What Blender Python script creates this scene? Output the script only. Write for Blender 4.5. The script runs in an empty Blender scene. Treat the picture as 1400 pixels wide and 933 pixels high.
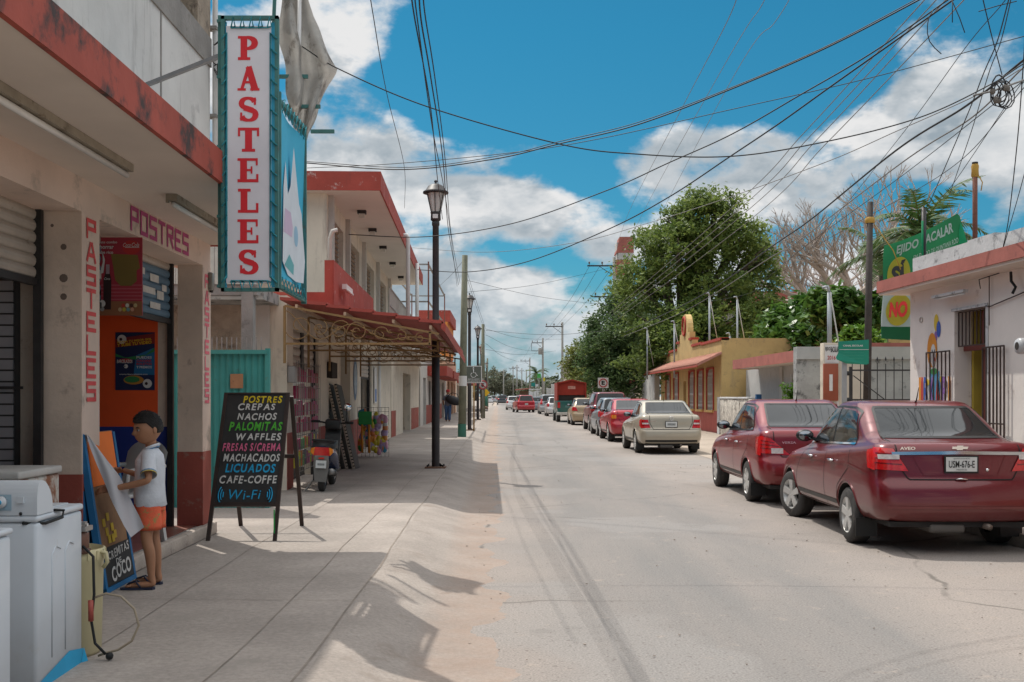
import bpy, bmesh, math, random
import numpy as np
from mathutils import Vector, Matrix
from mathutils.bvhtree import BVHTree
random.seed(7)
C = bpy.context.scene.collection
PI = math.pi
F = 1470.0; EYE = 1.55
def P(px, py, Y):
    return Vector(((px-700)/F*Y, Y, EYE+(542-py)/F*Y))
def lerp(a, b, t): return a+(b-a)*t

# ---------------------------------------------------------------- materials
MATS = {}
def mat(name, col, rough=.8, var=.12, scale=3., bump=0., metal=0., coat=0., spots=None, streak=None, spec=.4, fine=0., transl=0., low=None, bscale=None, warp=0.):
    """col base colour; var brightness mottling; spots=(colour, amount 0..1, scale); streak=(colour, amount, scale); low=(colour, z0, z1)"""
    if name in MATS: return MATS[name]
    m = bpy.data.materials.new(name); m.use_nodes = True
    nt = m.node_tree; N = nt.nodes; L = nt.links
    b = N['Principled BSDF']
    b.inputs['Roughness'].default_value = rough
    b.inputs['Metallic'].default_value = metal
    b.inputs['Specular IOR Level'].default_value = spec
    if coat: b.inputs['Coat Weight'].default_value = coat; b.inputs['Coat Roughness'].default_value = .04
    geo = N.new('ShaderNodeNewGeometry')
    pos = geo.outputs['Position']
    def noise(sc, det=5, vec=pos, rough_=.6):
        n = N.new('ShaderNodeTexNoise'); n.inputs['Scale'].default_value = sc; n.inputs['Detail'].default_value = det
        n.inputs['Roughness'].default_value = rough_
        L.new(vec, n.inputs['Vector']); return n.outputs['Fac']
    def ramp(fac, a, b_):
        r = N.new('ShaderNodeMapRange'); r.inputs['From Min'].default_value = a; r.inputs['From Max'].default_value = b_
        L.new(fac, r.inputs['Value']); return r.outputs['Result']
    def mix(fac, a, bb):
        x = N.new('ShaderNodeMix'); x.data_type = 'RGBA'
        if isinstance(fac, (int, float)): x.inputs[0].default_value = fac
        else: L.new(fac, x.inputs[0])
        for v, s in ((a, 6), (bb, 7)):
            if isinstance(v, tuple): x.inputs[s].default_value = (*v[:3], 1)
            else: L.new(v, x.inputs[s])
        return x.outputs[2]
    c0 = tuple(max(0, c*(1-var)) for c in col); c1 = tuple(min(1, c*(1+var)) for c in col)
    cur = mix(ramp(noise(scale), .3, .7), c0, c1)
    if fine:
        cf = mix(ramp(noise(scale*25, 2), .25, .75), (1-fine,)*3, (1+fine,)*3)
        x = N.new('ShaderNodeMix'); x.data_type = 'RGBA'; x.blend_type = 'MULTIPLY'; x.inputs[0].default_value = 1
        L.new(cur, x.inputs[6]); L.new(cf, x.inputs[7]); cur = x.outputs[2]
    if streak:
        mp = N.new('ShaderNodeMapping'); mp.inputs['Scale'].default_value = (1, 1, .12); L.new(pos, mp.inputs['Vector'])
        f = ramp(noise(streak[2], 6, mp.outputs['Vector'], .7), 1-streak[1], 1-streak[1]+.22)
        cur = mix(f, cur, streak[0])
    if spots:
        f = ramp(noise(spots[2], 8, pos, .7), 1-spots[1], 1-spots[1]+.12)
        cur = mix(f, cur, spots[0])
    if low:
        sp = N.new('ShaderNodeSeparateXYZ'); L.new(pos, sp.inputs[0])
        f = ramp(sp.outputs['Z'], low[2], low[1])
        n2 = noise(6, 4)
        mm = N.new('ShaderNodeMath'); mm.operation = 'MULTIPLY'; L.new(f, mm.inputs[0]); L.new(n2, mm.inputs[1])
        m2 = N.new('ShaderNodeMath'); m2.operation = 'MULTIPLY'; m2.use_clamp = True; m2.inputs[1].default_value = low[3] if len(low) > 3 else 1.2; L.new(mm.outputs[0], m2.inputs[0])
        cur = mix(m2.outputs[0], cur, low[0])
    L.new(cur, b.inputs['Base Color'])
    if bump:
        bn = N.new('ShaderNodeBump'); bn.inputs['Strength'].default_value = bump; bn.inputs['Distance'].default_value = .02
        L.new(noise(bscale or scale*8, 4), bn.inputs['Height']); L.new(bn.outputs[0], b.inputs['Normal'])
    if transl:
        tr = N.new('ShaderNodeBsdfTranslucent'); L.new(cur, tr.inputs['Color'])
        ms = N.new('ShaderNodeMixShader'); ms.inputs[0].default_value = transl
        out = N['Material Output']
        L.new(b.outputs[0], ms.inputs[1]); L.new(tr.outputs[0], ms.inputs[2]); L.new(ms.outputs[0], out.inputs['Surface'])
    MATS[name] = m
    return m

# ---------------------------------------------------------------- mesh builder
class MB:
    def __init__(s): s.v = []; s.f = []; s.m = []; s.mats = []; s.sm = []
    def mi(s, m):
        if m not in s.mats: s.mats.append(m)
        return s.mats.index(m)
    def add(s, vs, fs, m, smooth=False):
        o = len(s.v); s.v += [tuple(v) for v in vs]; k = s.mi(m)
        for f in fs: s.f.append(tuple(i+o for i in f)); s.m.append(k); s.sm.append(smooth)
        return s
    def box(s, a, b, m, bev=0.):
        x0, x1 = sorted((a[0], b[0])); y0, y1 = sorted((a[1], b[1])); z0, z1 = sorted((a[2], b[2]))
        if bev <= 0 or min(x1-x0, y1-y0, z1-z0) < 2.2*bev:
            vs = [(x0,y0,z0),(x1,y0,z0),(x1,y1,z0),(x0,y1,z0),(x0,y0,z1),(x1,y0,z1),(x1,y1,z1),(x0,y1,z1)]
            return s.add(vs, [(3,2,1,0),(4,5,6,7),(0,1,5,4),(1,2,6,5),(2,3,7,6),(3,0,4,7)], m)
        bm = bmesh.new(); bmesh.ops.create_cube(bm, size=1)
        for v in bm.verts: v.co = Vector((lerp(x0,x1,v.co.x+.5), lerp(y0,y1,v.co.y+.5), lerp(z0,z1,v.co.z+.5)))
        bmesh.ops.bevel(bm, geom=bm.edges[:], offset=bev, segments=2, affect='EDGES', profile=.5)
        s.bm(bm, m, True); return s
    def bm(s, bm, m, smooth=False):
        bm.verts.index_update()
        s.add([v.co[:] for v in bm.verts], [[v.index for v in f.verts] for f in bm.faces], m, smooth); bm.free()
    def obox(s, c, ux, uy, uz, m):
        """box centred c with half-extent vectors"""
        c = Vector(c); ux, uy, uz = Vector(ux), Vector(uy), Vector(uz)
        vs = [c+a*ux+b*uy+d*uz for d in (-1,1) for (a,b) in ((-1,-1),(1,-1),(1,1),(-1,1))]
        return s.add(vs, [(3,2,1,0),(4,5,6,7),(0,1,5,4),(1,2,6,5),(2,3,7,6),(3,0,4,7)], m)
    def bar(s, a, b, w, h, m, up=(0,0,1)):
        a = Vector(a); b = Vector(b); d = (b-a); u = Vector(up)
        if abs(d.normalized().dot(u.normalized())) > .98: u = Vector((0,1,0))
        sd = d.cross(u).normalized(); uu = sd.cross(d).normalized()
        return s.obox((a+b)/2, d/2, sd*w/2, uu*h/2, m)
    def tube(s, pts, r, m, n=8, cap=True, smooth=True):
        pts = [Vector(p) for p in pts]; k = len(pts)
        rr = r if isinstance(r, (list, tuple)) else [r]*k
        vs = []; fs = []; ref = None
        for i, p in enumerate(pts):
            d = (pts[min(i+1,k-1)]-pts[max(i-1,0)])
            if d.length < 1e-9: d = Vector((0,0,1))
            d.normalize()
            if ref is None: ref = Vector((0,0,1)) if abs(d.z) < .9 else Vector((1,0,0))
            a = d.cross(ref).normalized(); b = d.cross(a).normalized(); ref = -b if b.length else ref
            ref = a.cross(d)*1.0
            for j in range(n):
                t = 2*PI*j/n; vs.append(p+a*math.cos(t)*rr[i]+b*math.sin(t)*rr[i])
        for i in range(k-1):
            for j in range(n):
                fs.append((i*n+j, i*n+(j+1)%n, (i+1)*n+(j+1)%n, (i+1)*n+j))
        if cap: fs.append(tuple(range(n))[::-1]); fs.append(tuple((k-1)*n+j for j in range(n)))
        return s.add(vs, fs, m, smooth)
    def cyl(s, a, b, r, m, n=16, r2=None): return s.tube([a, b], [r, r if r2 is None else r2], m, n)
    def lathe(s, c, prof, m, n=20, axis='z', smooth=True):
        c = Vector(c); vs = []; fs = []
        for (r, h) in prof:
            for j in range(n):
                t = 2*PI*j/n; x, y = r*math.cos(t), r*math.sin(t)
                vs.append(c+(Vector((x,y,h)) if axis == 'z' else Vector((h,x,y)) if axis == 'x' else Vector((y,h,x))))
        for i in range(len(prof)-1):
            for j in range(n): fs.append((i*n+j, i*n+(j+1)%n, (i+1)*n+(j+1)%n, (i+1)*n+j))
        return s.add(vs, fs, m, smooth)
    def prism(s, poly, h0, h1, m, plane='xy'):
        """polygon extruded along the third axis from h0 to h1"""
        def mk(p, h):
            return (p[0],p[1],h) if plane == 'xy' else (p[0],h,p[1]) if plane == 'xz' else (h,p[0],p[1])
        n = len(poly); vs = [mk(p,h0) for p in poly]+[mk(p,h1) for p in poly]
        fs = [tuple(range(n))[::-1], tuple(range(n,2*n))]+[(i,(i+1)%n,n+(i+1)%n,n+i) for i in range(n)]
        return s.add(vs, fs, m)
    def quad(s, a, b, c, d, m): return s.add([a,b,c,d], [(0,1,2,3)], m)
    def grid(s, fn, nu, nv, m, smooth=True):
        vs = [fn(i/nu, j/nv) for j in range(nv+1) for i in range(nu+1)]
        fs = [(j*(nu+1)+i, j*(nu+1)+i+1, (j+1)*(nu+1)+i+1, (j+1)*(nu+1)+i) for j in range(nv) for i in range(nu)]
        return s.add(vs, fs, m, smooth)
    def ball(s, c, r, m, n=12):
        rr = r if isinstance(r, (tuple, list)) else (r, r, r); c = Vector(c)
        prof = []; vs = []; fs = []; k = max(5, n//2+1)
        for i in range(k+1):
            a = -PI/2+PI*i/k
            for j in range(n):
                t = 2*PI*j/n
                vs.append(c+Vector((rr[0]*math.cos(a)*math.cos(t), rr[1]*math.cos(a)*math.sin(t), rr[2]*math.sin(a))))
        for i in range(k):
            for j in range(n): fs.append((i*n+j, i*n+(j+1)%n, (i+1)*n+(j+1)%n, (i+1)*n+j))
        return s.add(vs, fs, m, True)
    def build(s, name, parent=None, world=False, **kw):
        me = bpy.data.meshes.new(name)
        vs = s.v
        if parent is not None and world:
            mi = parent['_mi']; inv = mi
            vs = [inv @ Vector(v) for v in vs]
        me.from_pydata([tuple(v) for v in vs], [], s.f)
        for m in s.mats: me.materials.append(m)
        me.polygons.foreach_set('material_index', s.m); me.polygons.foreach_set('use_smooth', s.sm)
        me.update()
        o = bpy.data.objects.new(name, me); C.objects.link(o)
        if parent is not None: o.parent = parent.o if isinstance(parent, T) else parent
        for k, v in kw.items(): o[k] = v
        return o
class T:
    """a thing: an Empty at its base"""
    def __init__(s, name, label, cat, loc=(0,0,0), rz=0, group=None):
        s.o = bpy.data.objects.new(name, None); C.objects.link(s.o)
        s.o.location = loc; s.o.rotation_euler = (0,0,rz); s.o['label'] = label; s.o['category'] = cat
        s.o.empty_display_size = .2
        if group: s.o['group'] = group
        s.inv = (Matrix.Translation(Vector(loc)) @ Matrix.Rotation(rz, 4, 'Z')).inverted()
    def __getitem__(s, k): return s.inv
    def part(s, name, mb, world=False, parent=None, label=None):
        if world: mb.v = [tuple(s.inv @ Vector(v)) for v in mb.v]
        o = mb.build(name, parent=None)
        o.parent = parent if parent is not None else s.o
        if label: o['label'] = label
        return o
def solo(name, mb, label, cat, group=None, kind=None, loc=None):
    """a thing that is a single mesh; origin at its base"""
    if loc is not None:
        l = Vector(loc); mb.v = [tuple(Vector(v)-l) for v in mb.v]
    o = mb.build(name)
    if loc is not None: o.location = loc
    if kind: o['kind'] = kind
    if label: o['label'] = label
    if cat: o['category'] = cat
    if group: o['group'] = group
    return o
def struct(name, mb): 
    o = mb.build(name); o['kind'] = 'structure'; return o
def copy_thing(src, loc, rz=None, label=None, scale=None):
    o = src.o if isinstance(src, T) else src
    r = o.copy(); C.objects.link(r); r.location = loc
    if rz is not None: r.rotation_euler = (0,0,rz)
    if scale: r.scale = (scale,)*3
    if label: r['label'] = label
    def rec(a, b):
        for ch in a.children:
            c = ch.copy(); C.objects.link(c); c.parent = b; rec(ch, c)
    rec(o, r); return r

# ---------------------------------------------------------------- lettering
def text2d(txt, bold=0., shear=0., spacing=1.):
    cu = bpy.data.curves.new('t', 'FONT'); cu.body = txt; cu.size = 1; cu.offset = bold; cu.shear = shear; cu.space_character = spacing
    cu.resolution_u = 3; cu.fill_mode = 'FRONT'
    ob = bpy.data.objects.new('t', cu); C.objects.link(ob)
    dg = bpy.context.evaluated_depsgraph_get(); me = bpy.data.meshes.new_from_object(ob.evaluated_get(dg))
    vs = [(v.co.x, v.co.y) for v in me.vertices]; fs = [tuple(p.vertices) for p in me.polygons]
    bpy.data.objects.remove(ob); bpy.data.curves.remove(cu); bpy.data.meshes.remove(me)
    return vs, fs
def put_text(mb, txt, org, u, v, w, h, m, bold=0., shear=0., jitter=0., off=.003, spacing=1.):
    """fit text into the w x h box whose lower-left corner is org, along unit vectors u (reading) and v (up)"""
    org = Vector(org); u = Vector(u).normalized(); v = Vector(v).normalized(); n = u.cross(v).normalized()
    vs, fs = text2d(txt, bold, shear, spacing)
    if not vs: return
    if jitter:
        # rebuild glyph by glyph with small rotation and shift
        vs = []; fs = []; x = 0
        for ch in txt:
            if ch == ' ': x += .35; continue
            a, b = text2d(ch, bold, shear)
            if not a: continue
            x0 = min(p[0] for p in a); x1 = max(p[0] for p in a); cx = (x0+x1)/2
            an = random.uniform(-jitter, jitter)*.8; sc = 1+random.uniform(-jitter, jitter); dy = random.uniform(-jitter, jitter)*.3
            o = len(vs)
            for (px, py) in a:
                qx, qy = (px-cx)*sc, (py-.36)*sc
                vs.append((x+(x1-x0)/2+qx*math.cos(an)-qy*math.sin(an), .36+dy+qx*math.sin(an)+qy*math.cos(an)))
            fs += [tuple(i+o for i in f) for f in b]
            x += (x1-x0)+.10*spacing
    xs = [p[0] for p in vs]; ys = [p[1] for p in vs]
    x0, x1, y0, y1 = min(xs), max(xs), min(ys), max(ys)
    sx = w/(x1-x0); sy = h/(y1-y0)
    mb.add([org+u*((p[0]-x0)*sx)+v*((p[1]-y0)*sy)+n*off for p in vs], fs, m)
GL = {'P': [[(0,0),(0,4),(2,4),(2,2),(0,2)]], 'A': [[(0,0),(.8,4),(1.2,4),(2,0)],[(.35,1.3),(1.65,1.3)]],
      'S': [[(2,4),(0,4),(0,2.1),(2,2.1),(2,0),(0,0)]], 'T': [[(0,4),(2,4)],[(1,4),(1,0)]],
      'E': [[(2,4),(0,4),(0,0),(2,0)],[(0,2),(1.6,2)]], 'L': [[(0,4),(0,0),(2,0)]],
      'O': [[(0,0),(0,4),(2,4),(2,0),(0,0)]], 'R': [[(0,0),(0,4),(2,4),(2,2.1),(0,2.1)],[(.9,2.1),(2,0)]]}
def stroke_letter(mb, ch, org, u, v, w, h, t, m, off=.003, slant=0.):
    org = Vector(org); u = Vector(u).normalized(); v = Vector(v).normalized(); n = u.cross(v).normalized(); k = 0
    for pl in GL[ch]:
        pts = [(p[0]/2*w+slant*p[0], p[1]/4*h) for p in pl]
        for a, b in zip(pts, pts[1:]):
            a = Vector(a); b = Vector(b); d = (b-a).normalized(); e = Vector((-d.y, d.x))*t/2
            a2 = a-d*t/2; b2 = b+d*t/2; k += 1
            q = [a2-e, b2-e, b2+e, a2+e]
            mb.add([org+u*p.x+v*p.y+n*(off+.0004*k) for p in q], [(0,1,2,3)], m)
# ---------------------------------------------------------------- camera, sun, sky
cam = bpy.data.cameras.new('camera'); camo = bpy.data.objects.new('camera', cam); C.objects.link(camo)
cam.lens = 36*F/1400; cam.sensor_width = 36; cam.shift_y = (542-466.5)/1400; cam.clip_end = 6000; cam.clip_start = .05
camo.location = (0,0,EYE); camo.rotation_euler = (PI/2,0,0)
bpy.context.scene.camera = camo
sc = bpy.context.scene
sc.view_settings.view_transform = 'Standard'; sc.view_settings.look = 'None'; sc.view_settings.gamma = 1; sc.view_settings.exposure = 0.30
LD = Vector((.32,-.45,-1)).normalized()
sun = bpy.data.lights.new('sun', 'SUN'); sun.energy = 2.9; sun.angle = math.radians(.5); sun.color = (1,.95,.87)
so = bpy.data.objects.new('sun', sun); C.objects.link(so); so.rotation_euler = LD.to_track_quat('-Z','Y').to_euler()
w = bpy.data.worlds.new('World'); sc.world = w; w.use_nodes = True
nt = w.node_tree; N = nt.nodes; L = nt.links; bg = N['Background']
def Mth(op, a, b=None, c=None, clamp=False):
    n = N.new('ShaderNodeMath'); n.operation = op; n.use_clamp = clamp
    for i, x in enumerate((a, b, c)):
        if x is None: continue
        if isinstance(x, (int, float)): n.inputs[i].default_value = x
        else: L.new(x, n.inputs[i])
    return n.outputs[0]
def MR(x, a, b, c=0., d=1., sm=True):
    n = N.new('ShaderNodeMapRange'); n.interpolation_type = 'SMOOTHSTEP' if sm else 'LINEAR'
    L.new(x, n.inputs[0]); n.inputs[1].default_value = a; n.inputs[2].default_value = b; n.inputs[3].default_value = c; n.inputs[4].default_value = d
    return n.outputs[0]
sky = N.new('ShaderNodeTexSky'); sky.sky_type = 'NISHITA'; sky.sun_disc = False
sky.sun_elevation = math.asin(-LD.z); sky.sun_rotation = math.atan2(-LD.x, -LD.y); sky.air_density = 1.0; sky.dust_density = .4; sky.ozone_density = 3
tc = N.new('ShaderNodeTexCoord'); dirv = tc.outputs['Generated']
sep = N.new('ShaderNodeSeparateXYZ'); L.new(dirv, sep.inputs[0])
def cloudnoise(dz, scale, detail, off):
    mp = N.new('ShaderNodeMapping'); mp.inputs['Location'].default_value = (off[0], off[1], off[2]+dz*1.8); mp.inputs['Scale'].default_value = (1,1,1.8)
    L.new(dirv, mp.inputs['Vector'])
    n = N.new('ShaderNodeTexNoise'); n.inputs['Scale'].default_value = scale; n.inputs['Detail'].default_value = detail; n.inputs['Roughness'].default_value = .57; n.inputs['Distortion'].default_value = .1
    L.new(mp.outputs[0], n.inputs['Vector']); return n.outputs['Fac']
def lobe(px, py, rx, ry, amt):
    """more cloud round one compass direction of the sky"""
    d = P(px, py, 1.0)-Vector((0,0,EYE)); d.normalize()
    ax = Mth('DIVIDE', Mth('SUBTRACT', sep.outputs[0], d.x), rx/F); az = Mth('DIVIDE', Mth('SUBTRACT', sep.outputs[2], d.z), ry/F)
    r2 = Mth('ADD', Mth('MULTIPLY', ax, ax), Mth('MULTIPLY', az, az))
    front = MR(sep.outputs[1], 0, .3)
    return Mth('MULTIPLY', Mth('MULTIPLY', MR(r2, 0, 1, 1, 0), amt), front)
LOBES = [(455,25,120,80,.20),(1310,165,170,95,.20),(950,225,160,60,.19),(1090,270,180,50,.11),(560,235,170,60,.15),(700,285,130,50,.17),(850,335,90,35,.12),(680,440,200,50,.07),(560,400,90,60,.08),(480,190,90,40,.09),(640,390,170,50,.12),(800,330,120,40,.09),
         (800,90,330,110,-.30),(1080,60,150,120,-.3),(640,100,120,110,-.25),(1230,290,110,40,-.12),(790,235,60,45,-.12),(420,300,60,200,.06),(290,60,60,150,.10),(560,320,60,30,-.07),(720,350,60,20,-.06)]
def dens(dz, detail):
    n1 = cloudnoise(dz, 8.6, detail, (3.1, 1.7, .4))
    base = MR(sep.outputs[2], .02, .34, .135, -.085, False)
    s = Mth('ADD', n1, base)
    s = Mth('ADD', s, MR(sep.outputs[2], .42, .75, 0, .11))  # extra cloud overhead, never in view, added for neutral fill light
    for l in LOBES: s = Mth('ADD', s, lobe(*l))
    return s
d0 = dens(0, 9); d1 = dens(.035, 5)
cov = MR(d0, .47, .63)
cov = Mth('MULTIPLY', cov, MR(sep.outputs[2], -.02, .01))
# the side of the cloud turned to the sun is brighter than its base
sh = MR(Mth('SUBTRACT', d1, d0), -.10, .07, 1., 0.)
thick = MR(d0, .58, .80, 1., .0)
fine = cloudnoise(0, 22, 6, (8.1, 2.2, 5.4))
br = Mth('ADD', Mth('ADD', Mth('MULTIPLY', sh, .60), Mth('MULTIPLY', thick, .36)), Mth('MULTIPLY', Mth('SUBTRACT', fine, .5), .9))
cr = N.new('ShaderNodeValToRGB'); L.new(br, cr.inputs[0]); e = cr.color_ramp.elements
e[0].position = .05; e[0].color = (2.2,2.65,3.0,1); e[1].position = .85; e[1].color = (5.5,5.5,5.5,1)
e2 = cr.color_ramp.elements.new(.5); e2.color = (3.9,4.15,4.35,1)
tint = N.new('ShaderNodeMix'); tint.data_type = 'RGBA'; tint.blend_type = 'MULTIPLY'; tint.inputs[0].default_value = 1
L.new(sky.outputs[0], tint.inputs[6]); tr_ = N.new('ShaderNodeValToRGB'); L.new(MR(sep.outputs[2], 0, .32, 0, 1, False), tr_.inputs[0]); te = tr_.color_ramp.elements; te[0].color = (.20,.34,.38,1); te[1].color = (.105,.50,.545,1); t3 = te.new(.35); t3.color = (.14,.45,.51,1); L.new(tr_.outputs[0], tint.inputs[7])
hz = N.new('ShaderNodeMix'); hz.data_type = 'RGBA'
mx = N.new('ShaderNodeMix'); mx.data_type = 'RGBA'; L.new(cov, mx.inputs[0]); L.new(tint.outputs[2], mx.inputs[6]); L.new(cr.outputs[0], mx.inputs[7])
L.new(MR(sep.outputs[2], .0, .13, .55, 0), hz.inputs[0]); L.new(mx.outputs[2], hz.inputs[6]); hz.inputs[7].default_value = (1.9,2.9,3.5,1)
zb = N.new('ShaderNodeMix'); zb.data_type = 'RGBA'   # even bright white overhead, above the view, added as fill light
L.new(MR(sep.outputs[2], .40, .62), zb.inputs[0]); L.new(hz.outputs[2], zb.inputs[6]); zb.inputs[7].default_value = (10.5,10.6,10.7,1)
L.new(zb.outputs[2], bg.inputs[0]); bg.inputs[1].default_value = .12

# ---------------------------------------------------------------- ground, road, pavements
HD = -.013
def sx(x, Y): return x+HD*Y
conc = mat('paving_concrete', (.300,.262,.232), .9, .20, 1.1, .25, spots=((.27,.24,.21), .44, 2.3), fine=.16, bscale=60)
conc2 = mat('gutter_concrete', (.300,.262,.232), .95, .15, 1.6, .5, spots=((.24,.20,.17), .44, 2.2), low=((.305,.215,.165), .0, .05, 1.0), fine=.16, bscale=70)
dirt = mat('dusty_soil', (.36,.30,.245), 1, .15, .8, .4, spots=((.33,.26,.2), .42, 2.), fine=.14, bscale=50)
joint = mat('joint_dirt', (.22,.185,.155), 1, .3, 4)
def road_mat():
    m = bpy.data.materials.new('worn_dusty_asphalt'); m.use_nodes = True
    nt = m.node_tree; N = nt.nodes; L = nt.links; b = N['Principled BSDF']; b.inputs['Roughness'].default_value = .92; b.inputs['Specular IOR Level'].default_value = .25
    g = N.new('ShaderNodeNewGeometry'); pos = g.outputs['Position']
    def nz(sc, det, scl=(1,1,1), r=.6):
        mp = N.new('ShaderNodeMapping'); mp.inputs['Scale'].default_value = scl; L.new(pos, mp.inputs[0])
        n = N.new('ShaderNodeTexNoise'); n.inputs['Scale'].default_value = sc; n.inputs['Detail'].default_value = det; n.inputs['Roughness'].default_value = r; L.new(mp.outputs[0], n.inputs[0]); return n.outputs[0]
    def mr(x, a, b_, c=0., d=1.):
        n = N.new('ShaderNodeMapRange'); L.new(x, n.inputs[0]); n.inputs[1].default_value = a; n.inputs[2].default_value = b_; n.inputs[3].default_value = c; n.inputs[4].default_value = d; return n.outputs[0]
    def mix(f, a, bb, mode='MIX'):
        x = N.new('ShaderNodeMix'); x.data_type = 'RGBA'; x.blend_type = mode
        if isinstance(f, float): x.inputs[0].default_value = f
        else: L.new(f, x.inputs[0])
        for v, s in ((a,6),(bb,7)):
            if isinstance(v, tuple): x.inputs[s].default_value = (*v,1)
            else: L.new(v, x.inputs[s])
        return x.outputs[2]
    def mth(op, a, b_):
        n = N.new('ShaderNodeMath'); n.operation = op; n.use_clamp = False
        for i, x in enumerate((a,b_)):
            if isinstance(x, (int,float)): n.inputs[i].default_value = x
            else: L.new(x, n.inputs[i])
        return n.outputs[0]
    sp = N.new('ShaderNodeSeparateXYZ'); L.new(pos, sp.inputs[0])
    xl = mth('ADD', sp.outputs[0], mth('MULTIPLY', sp.outputs[1], .013))
    wob = mth('MULTIPLY', mth('SUBTRACT', nz(.35,4), .5), 1.6)
    xw = mth('ADD', xl, wob)
    centre = mth('MULTIPLY', mr(xw, .1, .9), mr(xw, 3.3, 2.5))        # bare asphalt in the middle, dust to both sides
    long_ = mr(nz(.9,5,(1.6,.18,1)), .32, .68)
    c = mix(mr(nz(.5,5), .3, .7), (.245,.220,.203), (.290,.255,.230))
    c = mix(mth('MULTIPLY', centre, mr(long_,0.,1.,.45,1.)), c, (.185,.178,.172))
    patch = mr(nz(.22,3), .53, .56)
    c = mix(mth('MULTIPLY', patch, .35), c, (.27,.26,.25))
    c = mix(mth('MULTIPLY', mr(nz(3.5,7,(1,1,1),.7), .60, .70), .5), c, (.37,.31,.26))
    c = mix(1., c, mix(mr(nz(70,3), .25, .75), (.66,.66,.66), (1.34,1.33,1.32)), 'MULTIPLY')
    dark = mth('MULTIPLY', mr(nz(26,2), .63, .67), .6)
    c = mix(mth('MULTIPLY', mr(nz(1.1,6,(1,1,1),.72), .58, .66), .30), c, (.15,.14,.13))
    c = mix(dark, c, (.12,.10,.09))
    # cracks
    v = N.new('ShaderNodeTexVoronoi'); v.feature = 'DISTANCE_TO_EDGE'; v.inputs['Scale'].default_value = .28
    wv = N.new('ShaderNodeMix'); wv.data_type = 'VECTOR'; wv.inputs[0].default_value = .25
    nn = N.new('ShaderNodeTexNoise'); nn.inputs['Scale'].default_value = 1.3; nn.inputs['Detail'].default_value = 6; L.new(pos, nn.inputs[0])
    L.new(pos, wv.inputs[4]); L.new(nn.outputs['Color'], wv.inputs[5]); L.new(wv.outputs[1], v.inputs['Vector'])
    cr = mth('MULTIPLY', mr(v.outputs['Distance'], .0015, .006, 1., 0.), mr(nz(.6,3), .46, .58, 0., .75))
    c = mix(cr, c, (.10,.09,.08))
    L.new(c, b.inputs['Base Color'])
    bn = N.new('ShaderNodeBump'); bn.inputs['Strength'].default_value = .35; bn.inputs['Distance'].default_value = .01
    L.new(nz(90,3), bn.inputs['Height']); L.new(bn.outputs[0], b.inputs['Normal'])
    return m
asph = road_mat()
g = MB(); g.quad((-2500,-60,-.03),(2500,-60,-.03),(2500,4000,-.03),(-2500,4000,-.03), dirt); struct('ground', g)
g = MB()
ys = [-8,0,4,8,12,16,20,30,40,60,90,130,200,300,420]
def sheet(xa, xb, z, m, ysx=ys):
    g = MB()
    for a, b in zip(ysx, ysx[1:]): g.quad((sx(xa,a),a,z),(sx(xb,a),a,z),(sx(xb,b),b,z),(sx(xa,b),b,z), m)
    return g
g = sheet(-.30, 5.35, 0, asph); road = struct('road', g)
# tyre marks on the road
def strip(pts, wd, z, m, n=40):
    g = MB(); pts = [Vector((*p,0)) for p in pts]
    def cr(t):
        k = len(pts)-1; i = min(int(t*k), k-1); u = t*k-i
        p0 = pts[max(i-1,0)]; p1 = pts[i]; p2 = pts[i+1]; p3 = pts[min(i+2,k)]
        return .5*((2*p1)+(p2-p0)*u+(2*p0-5*p1+4*p2-p3)*u*u+(3*p1-p0-3*p2+p3)*u**3)
    q = [cr(i/n) for i in range(n+1)]
    for i in range(n):
        d = (q[i+1]-q[i]).normalized(); e = Vector((-d.y,d.x,0))*wd/2
        g.quad(q[i]+e+Vector((0,0,z)), q[i]-e+Vector((0,0,z)), q[i+1]-e+Vector((0,0,z)), q[i+1]+e+Vector((0,0,z)), m)
    return g
def mark_mat():
    m = bpy.data.materials.new('rubber_mark'); m.use_nodes = True
    nt = m.node_tree; N = nt.nodes; L = nt.links; b = N['Principled BSDF']; b.inputs['Base Color'].default_value = (.17,.155,.145,1); b.inputs['Roughness'].default_value = .9
    g = N.new('ShaderNodeNewGeometry'); n = N.new('ShaderNodeTexNoise'); n.inputs['Scale'].default_value = 9; n.inputs['Detail'].default_value = 6; L.new(g.outputs['Position'], n.inputs[0])
    mr = N.new('ShaderNodeMapRange'); L.new(n.outputs[0], mr.inputs[0]); mr.inputs[1].default_value = .35; mr.inputs[2].default_value = .75; mr.inputs[3].default_value = .05; mr.inputs[4].default_value = .15
    L.new(mr.outputs[0], b.inputs['Alpha']); return m
rub = mark_mat()
for k, (pts, wd) in enumerate([([(.10,36),(.04,30),(0,23.3),(.11,16.5),(.32,11.8),(.50,8.2),(.61,6.0),(.62,4.5)], .11),
                 ([(.17,16.5),(.40,11.8),(.60,8.2),(.72,6.0),(.74,4.5)], .05),
                 ([(1.60,5.5),(1.86,5.95),(2.3,6.35),(2.65,6.6),(3.4,7.0),(4.6,7.4)], .06),
                 ([(1.72,5.4),(2.0,5.85),(2.4,6.2),(2.8,6.45),(3.6,6.8),(4.6,7.1)], .05)]):
    o = strip(pts, wd, .004+.0006*k, rub).build('tyre_mark', parent=road)
# transverse joints across the road
for k, Y in enumerate((33.0, 28.5, 15.2, 12.1, 20.5)):
    strip([(-.3,Y),(1.2,Y+.05),(2.8,Y-.04),(3.6,Y)], .035, .0085+.0006*k, rub).build('road_joint', parent=road)
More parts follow.
